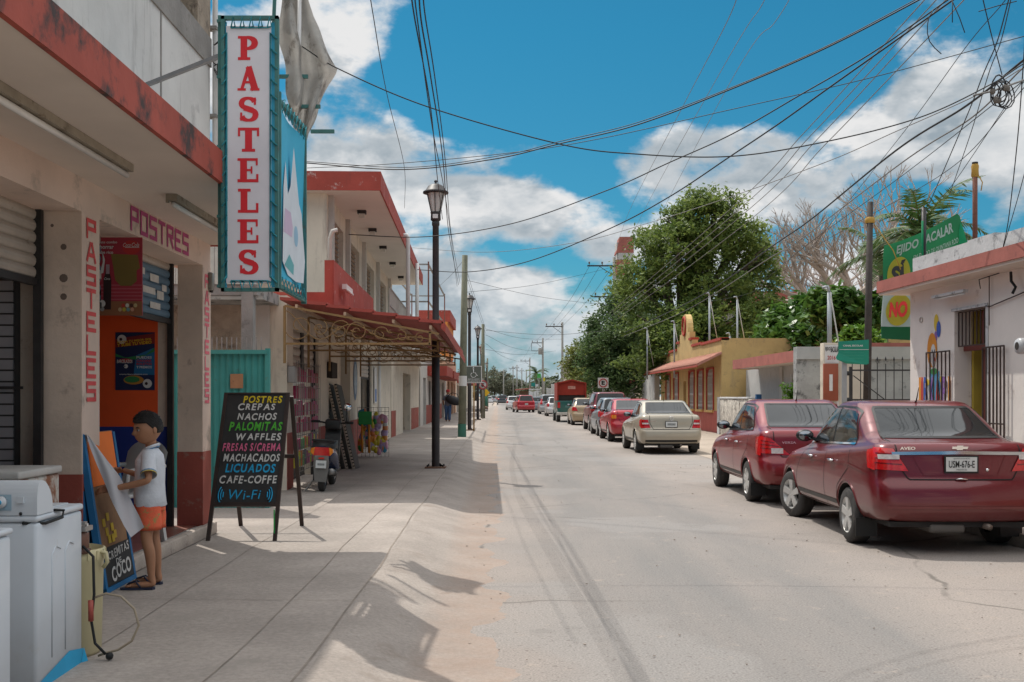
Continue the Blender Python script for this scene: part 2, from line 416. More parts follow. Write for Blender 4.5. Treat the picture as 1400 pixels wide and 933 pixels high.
# left pavement with its slope down to the street
def wobble(x, y): return .014*math.sin(2.1*x+.9*y)+.010*math.sin(2.3*y-2.*x)+.006*math.sin(4.1*y+4*x)
def edge(x, y): return .0035*math.sin(3.3*y+x)+.003*math.sin(7.7*y-3*x)+.002*math.sin(12.1*y+9*x)
prof = [(-.97,.150),(-.90,.147),(-.80,.130),(-.70,.100),(-.58,.062),(-.46,.032),(-.36,.016),(-.24,.008),(-.05,.001),(.25,-.012)]
g = MB(); Ys = [-2+i*.12 for i in range(int(50/.12))]+[48+i*3 for i in range(40)]
vs = []; 
for Y in Ys:
    for i, (x, z) in enumerate(prof):
        k = 0 if i == 0 else (.7 if i < 8 else .4)
        vs.append((sx(x+k*.5*wobble(x,Y), Y), Y, z+(0 if i == 0 else .13*wobble(x*2,Y*1.1)*(.9 if 1 < i < 7 else .45)+(edge(x,Y) if i >= 6 else 0))))
n = len(prof); fs = [(j*n+i, j*n+i+1, (j+1)*n+i+1, (j+1)*n+i) for j in range(len(Ys)-1) for i in range(n-1)]
g.add(vs, fs, conc2, True); struct('gutter', g)
g = MB()
for a, b in zip(ys, ys[1:]):
    g.quad((sx(-9,a),a,.15),(sx(-.97,a),a,.15),(sx(-.97,b),b,.15),(sx(-9,b),b,.15), conc)
pave = struct('sidewalk', g)
def jl(pts, wd, k): 
    o = strip(pts, wd, .1535+.0004*k, joint, 30).build('paving_joint', parent=pave)
for k, X in enumerate((-.99,-1.43,-2.25)):
    jl([(sx(X+.016*math.sin(Y*.9+k)+.010*math.sin(Y*2.3),Y),Y) for Y in (-2,2,3,4,5,6,7,8,9,10,11.5,13,14.5,16,18,20,26,34,45)], .009 if k == 1 else .014 if k == 0 else .005, k)
for k, Y in enumerate((4.6,7.4,10.9,14.4,19,25,33)):
    jl([(sx(-3.2,Y),Y+.05),(sx(-2,Y),Y),(sx(-1.,Y),Y-.05)], .006, 3+k*.5)
# right hand pavement with kerb
g = MB()
for a, b in zip(ys[:7], ys[1:7]):
    g.quad((sx(5.35,a),a,.14),(sx(6.6,a),a,.14),(sx(6.6,b),b,.14),(sx(5.35,b),b,.14), conc)
    g.quad((sx(5.35,a),a,-.02),(sx(5.35,b),b,-.02),(sx(5.35,b),b,.14),(sx(5.35,a),a,.14), conc)
struct('pavement', g)
g = MB(); g.quad((6.4,-5,.006),(60,-5,.006),(60,20,.006),(6.4,20,.006), dirt); g.quad((5.0,20,.006),(60,20,.006),(60,160,.006),(3.2,160,.006), dirt); struct('yard_soil', g)
# little stones and litter scattered on the street
st = MB(); sm_ = mat('pebble', (.33,.28,.24), .9, .3, 20)
random.seed(3)
for i in range(260):
    Y = random.uniform(4.5, 24)**1.0; x = random.choice([random.gauss(-.25,.25), random.uniform(-.3,5.2), random.gauss(4.3,.6)])
    if x < -.5: continue
    r = random.uniform(.003,.010); st.ball((sx(x,Y),Y,.008+r*.3), (r*1.3,r,r*.6), sm_, 6)
solo('gravel', st, 'scattered small stones and grit on the dusty road', 'gravel', kind='stuff')
# ---------------------------------------------------------------- the cake shop at the left
cream = mat('cream_paint', (.66,.51,.42), .85, .09, 1.4, .2, spots=((.42,.34,.28), .44, 3.), streak=((.40,.34,.29), .38, 3.))
soff = mat('soffit_paint', (.66,.57,.49), .9, .08, .9, .08, spots=((.40,.36,.32), .36, 1.5))
cream2 = mat('side_cream', (.60,.48,.39), .9, .14, 2.2, .25, spots=((.36,.28,.23), .41, 4.), streak=((.34,.27,.22), .40, 4.))
redp = mat('red_band_paint', (.36,.075,.05), .75, .16, 2., .15, spots=((.06,.04,.036), .49, 2.6))
dado = mat('dark_red_dado', (.30,.07,.05), .75, .16, 2., .2, spots=((.30,.20,.16), .44, 5))
whitew = mat('stained_white_plaster', (.58,.57,.55), .9, .10, 1.5, .15, streak=((.26,.25,.24), .44, 4.), spots=((.4,.39,.38), .42, 2.))
grey = mat('raw_grey_concrete', (.25,.235,.22), .95, .16, 3., .4, spots=((.12,.11,.10), .42, 4.))
block = mat('weathered_block', (.33,.27,.21), .95, .22, 5., .5, spots=((.14,.11,.09), .45, 6))
steel = mat('shutter_steel', (.44,.38,.32), .5, .10, 5., 0, metal=.25, spots=((.2,.14,.10), .38, 7))
bluep = mat('shutter_blue', (.10,.17,.23), .6, .15, 4.)
blackm = mat('black_metal', (.022,.020,.020), .5, .3, 8)
tilem = mat('red_floor_tile', (.20,.075,.055), .35, .2, 5., spots=((.3,.2,.16), .42, 3))
org = mat('orange_red_wall', (.80,.10,.02), .7, .08, 1.5)
navy = mat('blue_wall', (.015,.035,.22), .6, .1, 2.)
letr = mat('letter_red', (.62,.08,.08), .8, .12, 10, spots=((.56,.40,.34), .38, 16))
letm = mat('letter_magenta', (.42,.07,.19), .8, .12, 10, spots=((.5,.4,.34), .34, 16))
letp = mat('letter_pink', (.72,.16,.20), .8, .12, 10, spots=((.6,.5,.42), .36, 16))
B = T('shop_building', 'cream cake shop with red edged canopy and painted lettering, nearest building on the left', 'shop', (-3.05,9,0), .0125)
def bp(name, mb, **k): return B.part(name, mb, **k)
g = MB()
g.box((-.33,-1.44,.15),(0,-1.10,2.85), cream2)          # pillar between the doorways
bp('pillar', g)
g = MB(); g.box((-.24,1.65,.15),(0,1.95,2.85), cream2); bp('pillar', g)
g = MB(); g.box((-.33,-9.,.15),(0,-4.4,2.85), cream2); bp('pillar', g)
# clean painted faces towards the street
for (a,b) in ((-1.44,-1.10),(1.65,1.95)):
    g = MB(); g.box((0.001,a+.002,1.0),(.006,b-.002,2.85), cream); bp('painted_face', g)
    g = MB(); g.box((-.245 if a > 0 else -.335,a-.006,.15),(.010,b-.001,1.0), dado); bp('dado', g)
g = MB(); g.box((-.33,-9,2.85),(.003,1.95,3.09), cream); bp('beam', g)
g = MB(); g.box((-.35,-11.,3.09),(.93,1.95,3.285), soff); bp('canopy_slab', g)
g = MB(); g.box((.931,-11.,3.075),(.965,1.97,3.30), redp); g.box((-.2,1.951,3.076),(.931,1.972,3.299), redp); bp('canopy_edge', g)
g = MB(); g.box((-6,-11.,3.286),(-.005,1.96,4.90), whitew)
for y in (-5.2,-2.4,.35): g.box((-.006,y,3.3),(.004,y+.02,4.9), grey)
bp('upper_wall', g)
g = MB(); g.box((-.25,-11,4.901),(.012,1.97,5.19), grey)
g.box((-.3,-11,5.19),(-.22,1.5,7.2), block); g.box((-.35,1.50,5.19),(.0,1.96,7.2), block)
for k in range(5): g.box((-.26,-10+k*2.6,5.19),(-.02,-9.6+k*2.6,7.2), block)
g.box((-.22,-11,5.5),(-.14,1.5,5.56), grey); g.box((-.22,-11,6.1),(-.14,1.5,6.16), grey)
# ornamental pierced blocks
for k in range(3):
    for j in range(3): g.tube([(-.05+.0,1.56+.13*j+.055*math.cos(t*PI/4),5.32+.3*k+.1*math.sin(t*PI/4)) for t in range(9)], .018, block, 5)
bp('unfinished_upper_floor', g)
# shop floor and step
g = MB(); g.box((-4,-9,.151),(-.02,1.65,.262), grey); g.box((-4,-1.1,.263),(-.06,1.65,.27), tilem)
bp('floor', g)
g = MB(); g.box((-.02,-5.,.151),(.06,2.0,.272), mat('worn_step', (.42,.36,.31), .9, .15, 4, .4, spots=((.2,.17,.15), .44, 5)), .012); bp('step', g)
# inner walls of the open shop
g = MB(); g.box((-4.2,1.60,1.25),(-.42,1.66,3.09), org); g.box((-4.2,1.598,.27),(-.42,1.66,1.25), navy); bp('end_wall', g)
g = MB(); g.box((-.42,1.602,.27),(-.30,1.66,3.09), cream2); g.box((-.42,1.600,.27),(-.285,1.604,1.25), navy); bp('wall_strip', g)
g = MB(); g.box((-4.2,-9,.27),(-4.1,1.6,3.09), org); bp('rear_wall', g)
g = MB(); g.box((-4.1,-1.35,.27),(-.33,-1.2,3.09), cream2); bp('partition_wall', g)
g = MB(); g.box((-4.2,-9,3.05),(-.33,1.66,3.092), soff); bp('ceiling', g)
# dark scribbles on the orange wall
g = MB()
for k in range(7): g.box((-1.12-random.random()*.1, 1.594, 1.62+k*.09), (-1.05+random.random()*.06, 1.597, 1.66+k*.09), blackm)
g.box((-1.14,1.594,2.12),(-1.04,1.597,2.28), blackm); bp('painted_scribble', g)
# roller shutters
def shutter(y0, y1, z0, z1, x, m, r=.045, extra=None):
    g = MB(); n = int((z1-z0)/ (2*r))
    for k in range(n):
        zc = z0+(k+.5)*(z1-z0)/n; h = (z1-z0)/n/2
        pr = [(x,zc-h),(x+.014,zc-h*.75),(x+.022,zc-h*.2),(x+.022,zc+h*.3),(x+.012,zc+h*.82),(x,zc+h)]
        vs = [(a,y0,b) for a,b in pr]+[(a,y1,b) for a,b in pr]
        g.add(vs, [(i,i+1,i+7,i+6) for i in range(5)], m if extra is None or k == n-1 else extra, False)
    g.box((x-.01,y0,z0-.05),(x+.03,y1,z0), blackm)
    return g
s1 = bp('roller_shutter', shutter(-4.4,-1.50,2.37,2.86,-.30,steel,.036))
s2 = bp('roller_shutter', shutter(-1.10,1.62,2.31,2.86,-.31,steel,.036, bluep), label='blue roller shutter with white torn stickers')
g = MB()
for (y,z,a,b) in ((-.2,2.62,.2,.07),(.1,2.62,.22,.07),(.55,2.66,.25,.06),(.95,2.62,.25,.07),(.35,2.52,.12,.07),(.75,2.50,.35,.06),(1.15,2.47,.2,.08),(.2,2.42,.2,.06),(.62,2.40,.12,.07),(.95,2.37,.3,.06),(-.4,2.5,.16,.07),(1.3,2.56,.14,.06)):
    g.box((-.286,y,z),(-.2845,y+a,z+b), mat('torn_sticker', (.55,.52,.47), .8, .15, 12))
bp('torn_stickers', g, parent=s2)
g = MB()
for (y,x) in ((-1.52,-.27),(1.555,-.285),(-1.08,-.29)): g = MB(); g.box((x-.03,y,.27),(x+.025,y+.045,2.88), blackm); bp('shutter_guide', g)
# grey door with boards behind the first opening
g = MB(); ld = mat('grey_door_board', (.27,.26,.27), .7, .12, 3)
for k in range(26): g.box((-1.5,-1.385,.3+k*.08),(-.50,-1.365,.367+k*.08), ld)
g.box((-1.55,-1.364,.27),(-.46,-1.352,2.45), blackm); g.box((-.80,-1.41,1.60),(-.42,-1.395,1.62), blackm); g.ball((-.72,-1.40,1.61), .022, blackm, 8)
bp('slatted_door', g)
g = MB(); g.box((-.44,-1.40,.27),(-.335,-1.352,3.0), mat('inner_plaster', (.34,.29,.24), .9, .15, 3, .2, spots=((.14,.11,.09), .42, 5))); bp('door_jamb', g)
# lettering
def plet(word, y0, y1, ztop, zbot, m, name, wd=.15):
    g = MB(); n = len(word); st = (ztop-zbot)/n; yc = (y0+y1)/2
    for k, ch in enumerate(word):
        stroke_letter(g, ch, (.007, yc-wd/2, ztop-(k+1)*st+st*.16), (0,1,0), (0,0,1), wd, st*.70, .030, m)
    bp(name, g, label='vertical painted word PASTELES')
plet('PASTELES', -1.44,-1.10, 2.83,1.50, letr, 'painted_lettering')
plet('PASTELES', 1.65,1.95, 2.78,1.47, letp, 'painted_lettering', .13)
g = MB(); yy = -.42
for ch in 'POSTRES':
    stroke_letter(g, ch, (.005, yy, 2.89), (0,1,0), (0,0,1), .155, .165, .036, letm); yy += .235
bp('painted_lettering', g, label='magenta painted word POSTRES')
# stain spots on the pillar side
g = MB(); dk = mat('soot_spot', (.16,.12,.10), .9, .2, 20)
for (x,z,r) in ((-.12,2.60,.022),(-.12,2.38,.03),(-.12,2.25,.024),(-.2,2.75,.012)):
    g.add([(x+r*math.cos(t*PI/5),-1.4415,z+r*math.sin(t*PI/5)) for t in range(10)], [tuple(range(10))], dk)
bp('wall_stain', g)
# little wall lamp holder on the far pillar, conduit pipes on the upper wall
g = MB(); g.box((.006,1.84,2.62),(.05,1.93,2.80), mat('dirty_glass_case', (.22,.22,.19), .3, .2, 12), .01); g.cyl((.03,1.885,2.60),(.03,1.885,2.64), .02, blackm, 8); bp('lamp_holder', g)
g = MB(); pv = mat('white_pipe', (.62,.61,.60), .5, .08, 3)
g.cyl((.03,2.03,3.1),(.03,2.03,7.4), .028, pv, 10); g.cyl((-.03,1.99,3.3),(-.03,1.99,7.3), .018, grey, 8)
for z in (3.6,4.4,5.3): g.box((-.05,1.96,z),(.06,2.07,z+.03), grey)
bp('conduit_pipe', g)
# tangle of old wires at the corner
g = MB(); random.seed(11)
for k in range(9):
    p = [Vector((.03,1.9,4.95+random.uniform(-.1,.25)))]
    for i in range(9): p.append(p[-1]+Vector((random.uniform(-.02,.09),random.uniform(-.05,.05),random.uniform(-.13,.07))))
    g.tube(p, .006, blackm, 5)
solo('wire_tangle', g, 'black tangle of old wires at the upper corner of the cake shop', 'wires').location = (-3.05,9,0)
# strip lights on the soffit
def strip_light(x, y0, y1, label, pipe=False):
    t = T('strip_light', label, 'ceiling light', tuple(Vector((-3.05+x,9+(y0+y1)/2,3.088))), .0125, 'fluorescent strip lights under the canopies')
    h = (y1-y0)/2; g = MB(); rm = mat('rusty_fitting', (.30,.26,.20), .7, .2, 6, spots=((.12,.08,.05), .45, 9))
    g.box((-.035,-h,-.05),(.035,h,0), rm); g.box((-.05,-h,-.065),(-.03,-h+.03,-.0), rm); g.box((-.05,h-.03,-.065),(-.03,h,0), rm); t.part('fitting', g)
    g = MB(); g.cyl((-.0,-h+.03,-.075),(0,h-.03,-.075), .02, mat('glass_tube', (.70,.68,.64), .25, .05, 4), 10); t.part('tube', g)
    return t
strip_light(.52,-4.6,-1.86, 'long rusty strip light on the canopy soffit above the first shutter')
strip_light(.46,-.83,.5, 'short rusty strip light on the soffit just left of the red lettered sign')

# ---------------------------------------------------------------- posters
def rect(g, o, u, v, x0, y0, x1, y1, m, k=0):
    n = Vector(u).cross(Vector(v)); o = Vector(o)+n*(.0012*k)
    u = Vector(u); v = Vector(v)
    g.add([o+u*x0+v*y0, o+u*x1+v*y0, o+u*x1+v*y1, o+u*x0+v*y1], [(0,1,2,3)], m)
def poly(g, o, u, v, pts, m, k=0):
    n = Vector(u).cross(Vector(v)); o = Vector(o)+n*(.0012*k); u = Vector(u); v = Vector(v)
    g.add([o+u*x+v*y for x,y in pts], [tuple(range(len(pts)))], m)
def disc(g, o, u, v, cx, cy, r, m, k=0, ry=None, n=18):
    poly(g, o, u, v, [(cx+r*math.cos(2*PI*i/n), cy+(ry or r)*math.sin(2*PI*i/n)) for i in range(n)], m, k)
def col(name, c, rough=.6): return mat(name, c, rough, .06, 6)
U = (1,0,0); V = (0,0,1)
wht = col('print_white', (.62,.60,.58)); 
t = T('poster', 'red soft drink poster with a bottle and bleached olive patch hanging in the shop doorway', 'poster', (-3.365,8.72,2.205)); t.o.scale = (.87,1,.96)
g = MB(); g.box((0,0,0),(.42,.012,.66), col('poster_red', (.36,.03,.05))); t.part('board', g)
o = (0,0,0); g = MB()
rect(g,o,U,V,0,0,.42,.12, col('poster_wood', (.27,.11,.05)),1)
for k in range(5): rect(g,o,U,V,0,.13+k*.03,.42,.142+k*.03, col('poster_check', (.42,.08,.10)),1)
poly(g,o,U,V,[(.13,.52),(.38,.51),(.40,.40),(.37,.38),(.37,.29),(.32,.25),(.22,.25),(.17,.30),(.15,.42)], col('faded_patch', (.19,.13,.03)),2)
disc(g,o,U,V,.32,.575,.085, col('badge_red', (.48,.03,.03)),1,.06)
poly(g,o,U,V,[(.06,.05),(.13,.05),(.135,.30),(.12,.36),(.117,.43),(.085,.43),(.08,.36),(.06,.30)], col('cola_black', (.03,.012,.012)),3)
rect(g,o,U,V,.085,.35,.118,.43, col('bottle_neck', (.35,.25,.28)),4)
poly(g,o,U,V,[(.0,.04),(.035,.04),(.04,.2),(.02,.32),(0,.34)], col('cola_black', (.03,.012,.012)),3)
poly(g,o,U,V,[(.03,.35),(.06,.36),(.075,.47),(.05,.54),(.055,.45),(.04,.40)], wht,3)
disc(g,o,U,V,.05,.10,.03, wht,4); disc(g,o,U,V,.05,.055,.02, col('cap_grey', (.3,.3,.3)),5)
cc = [(.5,.05,.03),(.6,.58,.5),(.08,.03,.02),(.5,.4,.2),(.5,.35,.2),(.5,.4,.05),(.15,.3,.3),(.6,.3,.2)]
for k in range(8): disc(g,o,U,V,.215+.038*(k%4)+(.0 if k > 3 else .03),.05 if k > 3 else .085,.017, col('cap_%d' % k if False else 'cap_colour'+'abcdefgh'[k], cc[k]),3)
t.part('picture', g)
g = MB()
put_text(g,'este combo',(.02,-.004,.608),U,V,.17,.022,wht,.01); put_text(g,'ahorrar',(.008,-.004,.562),U,V,.15,.034,wht,.02); put_text(g,'sabe rico',(.008,-.004,.520),U,V,.145,.026,wht,.02)
put_text(g,'Coca',(.245,-.004,.578),U,V,.07,.034,wht,.005,.35); put_text(g,'Cola',(.325,-.004,.578),U,V,.07,.036,wht,.005,.35); rect(g,o,U,V,.262,.572,.395,.576,wht,4)
put_text(g,'Coca',(.070,-.006,.30),U,V,.055,.02,wht,.005,.3)
t.part('lettering', g)
t = T('poster', 'dark football poster with yellow headline pinned to the orange wall', 'poster', (-3.905,10.585,1.46+.15), .0125)
g = MB(); g.box((0,0,0),(.385,.006,.57), col('poster_navy', (.012,.02,.07))); t.part('sheet', g)
g = MB()
poly(g,o,U,V,[(0,.42),(.385,.46),(.385,.56),(.10,.52),(0,.50)], col('poster_dark_red', (.22,.02,.02)),1)
poly(g,o,U,V,[(0,.36),(.1,.32),(.30,.35),(.385,.42),(.385,.38),(.2,.30),(0,.33)], col('poster_green', (.03,.20,.06)),2)
poly(g,o,U,V,[(.18,.15),(.385,.15),(.385,.42),(.20,.34)], col('poster_blue', (.02,.14,.30)),1)
for (cx,cy,r) in ((.065,.50,.045),(.315,.065,.045),(.105,.235,.02)):
    disc(g,o,U,V,cx,cy,r,wht,3); disc(g,o,U,V,cx-.01,cy,r*.38,col('cola_black',(.03,.012,.012)),4,n=5)
disc(g,o,U,V,.18,.10,.10, col('ring_orange', (.45,.20,.03)),1,.045); disc(g,o,U,V,.165,.105,.075, col('poster_green', (.03,.20,.06)),2,.032)
disc(g,o,U,V,.1,.29,.07, col('badge_red', (.48,.03,.03)),2,.02)
t.part('picture', g)
g = MB(); yl = col('print_yellow', (.70,.42,.02))
put_text(g,'GRABA TU MEJOR GOL',(.02,-.005,.455),(1,0,.10),V,.34,.026,yl,.03); put_text(g,'Y SUBE TU VIDEO',(.02,-.005,.425),(1,0,.10),V,.34,.030,yl,.03)
put_text(g,'BARCELAZOS',(.02,-.006,.265),U,V,.15,.035,wht,.02)
for k,(s_,m) in enumerate((('PUEDES',wht),('GANAR',col('badge_red', (.48,.03,.03))),('BOLETOS',col('badge_red', (.48,.03,.03))),('Y PREMIOS',wht))): put_text(g,s_,(.21,-.006,.31-k*.032),U,V,.15,.024,m,.02)
put_text(g,'www.barcelazos.mx',(.04,-.005,.150),U,V,.28,.014,wht,.01)
t.part('lettering', g)

# ---------------------------------------------------------------- the vertical sign
tealp = mat('teal_frame_paint', (.055,.17,.16), .6, .2, 8, spots=((.10,.06,.04), .42, 10))
cyan = mat('cyan_banner', (.05,.42,.62), .6, .06, 2)
vin = mat('white_vinyl', (.66,.64,.68), .5, .05, 2.5, .15, bscale=5)
redl = mat('sign_red', (.62,.02,.03), .5, .05, 5)
rope = mat('teal_rope', (.03,.25,.30), .8, .2, 10)
t = T('shop_sign', 'tall white sign with red letters PASTELES laced with teal rope into a green frame', 'sign', (-1.88,7.7,2.33))
SW = .385; SH = 1.90
g = MB()
for x in (-.20,.185): g.box((x,-.02,-.03),(x+.025,.02,SH+.04), tealp)
for x in (-.235,): g.box((x,.03,-.0),(x+.025,.07,SH+.06), tealp)
g.box((-.20,-.02,SH+.015),(.21,.02,SH+.04), tealp); g.box((-.20,-.02,-.03),(.21,.02,-.005), tealp)
for z in (0,.5,1.0,1.5,SH): g.box((-.235,-.0,z),(-.18,.07,z+.02), tealp)
t.part('frame', g)
g = MB(); g.box((-.165,-.006,.03),(.155,.006,SH-.03), vin); t.part('banner', g)
g = MB(); g.box((-.195,.008,.0),(-.165,.014,SH), cyan); g.box((.155,.008,0),(.185,.014,SH), cyan); t.part('backing', g)
for side in (-1,1):
    xa = -.160 if side < 0 else .150; xb = -.19 if side < 0 else .20
    lp = []
    for k in range(17):
        z = .08+k*(SH-.16)/16
        lp += [(xa,-.012,z),(xb,-.026,z-.045),(xb,.012,z-.055),(xa,-.008,z-.005)]
    g = MB(); g.tube(lp, .006, rope, 5); t.part('lacing', g)
for zz, zc in ((SH-.045,SH+.028),(.045,-.018)):
    g = MB(); lp = []
    for k in range(5):
        x = -.13+k*.065; lp += [(x,-.012,zz),(x+.02,-.026,zc),(x+.03,-.012,zz+(.01 if zz > 1 else -.01)),(x,-.012,zz)]
    g.tube(lp, .006, rope, 5); t.part('lacing', g)
# slab-serif letters
def slab(g, ch, cx, z0, w, h, m):
    """heavy slab-serif capital built from bars and bowls"""
    k = [0]
    def r(x0,y0,x1,y1):
        k[0] += 1; yy = -.0075-.0003*k[0]
        g.add([(cx-w/2+x0*w,yy,z0+y0*h),(cx-w/2+x1*w,yy,z0+y0*h),(cx-w/2+x1*w,yy,z0+y1*h),(cx-w/2+x0*w,yy,z0+y1*h)], [(0,1,2,3)], m)
    def band(pts, wd):
        """thick stroke along a curve; wd a list"""
        k[0] += 1; yy = -.0075-.0003*k[0]; q = [Vector((a*w,b*h)) for a,b in pts]; L_=[];R_=[]
        for i,p in enumerate(q):
            d = (q[min(i+1,len(q)-1)]-q[max(i-1,0)]).normalized(); e = Vector((-d.y,d.x))*wd[i]*w/2; L_.append(p+e); R_.append(p-e)
        vs = [(cx-w/2+p.x,yy,z0+p.y) for p in L_+R_]; n = len(q)
        g.add(vs, [(i,n+i,n+i+1,i+1) for i in range(n-1)], m)
    def arc(cx_,cy_,rx,ry,a0,a1,w0,w1,n=14):
        pts = [];wd = []
        for i in range(n+1):
            a = math.radians(lerp(a0,a1,i/n)); pts.append((cx_+rx*math.cos(a), cy_+ry*math.sin(a))); wd.append(w0+(w1-w0)*abs(math.cos(a))**1.5)
        band(pts, wd)
    if ch == 'P': r(.14,0,.44,1); r(.02,0,.58,.12); r(.02,.89,.2,1); arc(.42,.71,.36,.235,90,-90,.13,.30); r(.3,.885,.45,.995); r(.3,.42,.45,.53)
    elif ch == 'A':
        band([(.18,.02),(.52,1.0)],[.14,.18]); band([(.80,.02),(.50,1.0)],[.32,.28]); r(.0,0,.38,.10); r(.58,0,1.0,.10); r(.28,.30,.7,.40)
    elif ch == 'S':
        arc(.48,.74,.30,.215,20,270,.13,.26); arc(.50,.27,.32,.235,90,-160,.13,.28); r(.74,.68,.84,.98); r(.12,.02,.22,.36)
        band([(.3,.56),(.7,.44)],[.26,.26])
    elif ch == 'T': r(.34,0,.66,1); r(.20,0,.80,.12); r(.02,.88,.98,1); r(.02,.64,.12,.9); r(.88,.64,.98,.9)
    elif ch == 'E': r(.12,0,.43,1); r(.0,0,.95,.13); r(.0,.89,.92,1); r(.85,0,.95,.34); r(.83,.70,.92,1); r(.38,.46,.66,.55); r(.60,.36,.68,.66)
    elif ch == 'L': r(.14,0,.45,1); r(.02,.88,.60,1); r(.02,0,.95,.12); r(.84,0,.95,.40)
g = MB()
for k, ch in enumerate('PASTELES'): slab(g, ch, -.005, 1.625-k*.2185-.0, .158, .172, redl)
t.part('lettering', g)
# the blue side banner, parallel to the street
t = T('banner', 'sky blue banner with white shapes facing the street beside the tall lettered sign', 'banner', (-1.69,7.78,2.33))
g = MB(); 
def bl(u, v): 
    z = lerp(.08-.0*u, 1.30+.02*u, v); return (.02*math.sin(u*5+v*2), u*.93, z)
g.grid(bl, 12, 12, cyan); t.part('sheet', g)
g = MB(); wh = col('cloud_white', (.62,.66,.70)); pk = col('pale_pink', (.55,.42,.55)); tl = col('pale_teal', (.12,.38,.40))
o = (.025,0,0); UY = (0,1,0)
poly(g,o,UY,V,[(.02,.2),(.05,.75),(.12,.95),(.2,.72),(.3,.80),(.42,1.12),(.5,.95),(.62,.72),(.72,.66),(.8,.45),(.86,.30),(.8,.12),(.5,.1),(.2,.12)],wh,1)
poly(g,o,UY,V,[(.05,.42),(.35,.42),(.38,.5),(.30,.6),(.1,.6)],pk,2); poly(g,o,UY,V,[(.08,.18),(.4,.14),(.42,.22),(.25,.28)],tl,2); disc(g,o,UY,V,.5,.45,.08,col('pale_blue_print',(.3,.48,.62)),2)
t.part('printed_shape', g)
g = MB()
for y in (-.02,.94): g.box((-.02,y,-.03 if y > 0 else 0),(.02,y+.03,1.42), tealp)
g.bar((0,0,1.36),(0,.96,1.40), .03,.03, tealp); g.bar((0,0,.02),(0,.96,.0), .03,.03, tealp)
for k in range(8):
    y = .06+k*.115; g.tube([(.015,y,.09),(.03,y+.03,.0),(-.02,y+.05,.01),(.015,y+.02,.09)], .0045, rope, 5); g.tube([(.015,y,1.29),(.03,y+.03,1.39),(-.02,y+.05,1.38),(.015,y+.02,1.29)], .0045, rope, 5)
t.part('frame', g)
# torn canvas on an empty frame behind the sign
rag = mat('torn_grey_canvas', (.42,.40,.37), .9, .16, 4., .6, spots=((.20,.18,.16), .47, 5), transl=.3)
t = T('torn_sign', 'empty sign frame with a torn grey canvas flapping from its pipe, above the blue banner', 'sign frame', (-2.30,11.0,3.1))
g = MB(); 
def RP(px,py,dy=0): 
    p = P(px,py,11.0+dy); return p
g.cyl(RP(410,-40), RP(407,215), .022, pv, 8)
for (a,b,y) in ((368,421,105),(392,438,146),(425,457,180)): g.bar(RP(a,y), RP(b,y), .035,.035, tealp)
g.bar(RP(372,125), RP(413,185), .03,.03, tealp); g.bar(RP(370,140,-.6), RP(377,-40,-.6), .03,.03, tealp)
t.part('frame', g, world=True)
outl = [((386,-30),(408,-30)),((383,10),(421,-8)),((381,45),(428,25)),((385,70),(440,50)),((389,95),(453,78)),((392,120),(460,96)),((394,140),(450,115)),((398,158),(440,140)),((402,172),(432,158)),((407,185),(424,178)),((412,200),(419,196)),((414,214),(417,214))]
def rg(u, v):
    i = min(int(v*(len(outl)-1)), len(outl)-2); f = v*(len(outl)-1)-i
    a = Vector(outl[i][0]).lerp(Vector(outl[i+1][0]), f); b = Vector(outl[i][1]).lerp(Vector(outl[i+1][1]), f)
    q = a.lerp(b, u); j = 4*math.sin(v*23+u*3)*(1 if u in (0.,1.) else 0)
    return RP(q.x+j*.5, q.y, -.05+.09*math.sin(u*11+v*5)+.05*math.sin(u*5-v*17)+.12*u)
g = MB(); g.grid(rg, 16, 40, rag); o_ = t.part('canvas', g, world=True)
# brackets from the wall to the sign
g = MB(); g.bar((-3.06,8.75,4.05),(-2.06,7.75,4.02), .03,.03, mat('grey_angle_iron', (.25,.25,.26), .5, .15, 6, metal=.4)); 
solo('bracket', g, 'grey iron bracket bracing the tall lettered sign to the upper wall', 'bracket')
# ---------------------------------------------------------------- washing machines and the things before the shop
wm = mat('aged_white_enamel', (.56,.60,.64), .45, .05, 2., coat=.2, spots=((.50,.50,.48), .38, 4), low=((.30,.26,.22), .15, .6, .7))
rustw = mat('rusty_enamel', (.52,.49,.44), .6, .10, 4, spots=((.24,.09,.04), .53, 8.), streak=((.28,.12,.06), .47, 8.))
tape = mat('blue_tape', (.02,.32,.55), .5, .1, 5)
dkp = mat('dark_grey_panel', (.05,.05,.055), .6, .2, 6)
rub_ = mat('black_rubber', (.015,.015,.015), .7, .2, 6)
def rounded_profile_console(g, x0, x1, y0, h0, h1, dp, m):
    pts = [(y0,h0)]+[(y0+dp*.22*(1-math.cos(a)), h1-.10+.10*math.sin(a)) for a in [i*PI/2/7 for i in range(8)]]
    pts += [(y0+dp*(.22+.78*math.sin(a)), h0+(h1-h0)*math.cos(a)) for a in [(i+1)*PI/2/9 for i in range(9)]]
    g.prism([(p[0],p[1]) for p in pts], x0, x1, m, 'yz')
t = T('washing_machine', 'white washing machine with rounded console and blue tape round its foot, front left', 'washing machine', (-2.62,5.38,.15), .03)
g = MB(); g.box((-.36,-.30,.0),(.36,.29,.80), wm, .018); t.part('body', g)
g = MB(); g.box((-.365,-.305,.802),(.365,.295,.835), wm, .012); g.box((-.3,-.1,.836),(.3,.25,.842), wm); t.part('lid', g)
g = MB(); rounded_profile_console(g, -.365,.365,-.305,.836,1.0,.19,wm); c_ = t.part('console', g)
g = MB(); 
for x in (.20,): g.cyl((x,-.31,.90),(x,-.335,.90), .028, mat('knob_white', (.6,.62,.64), .4), 18); g.cyl((x,-.33,.90),(x,-.34,.90), .012, tape, 12)
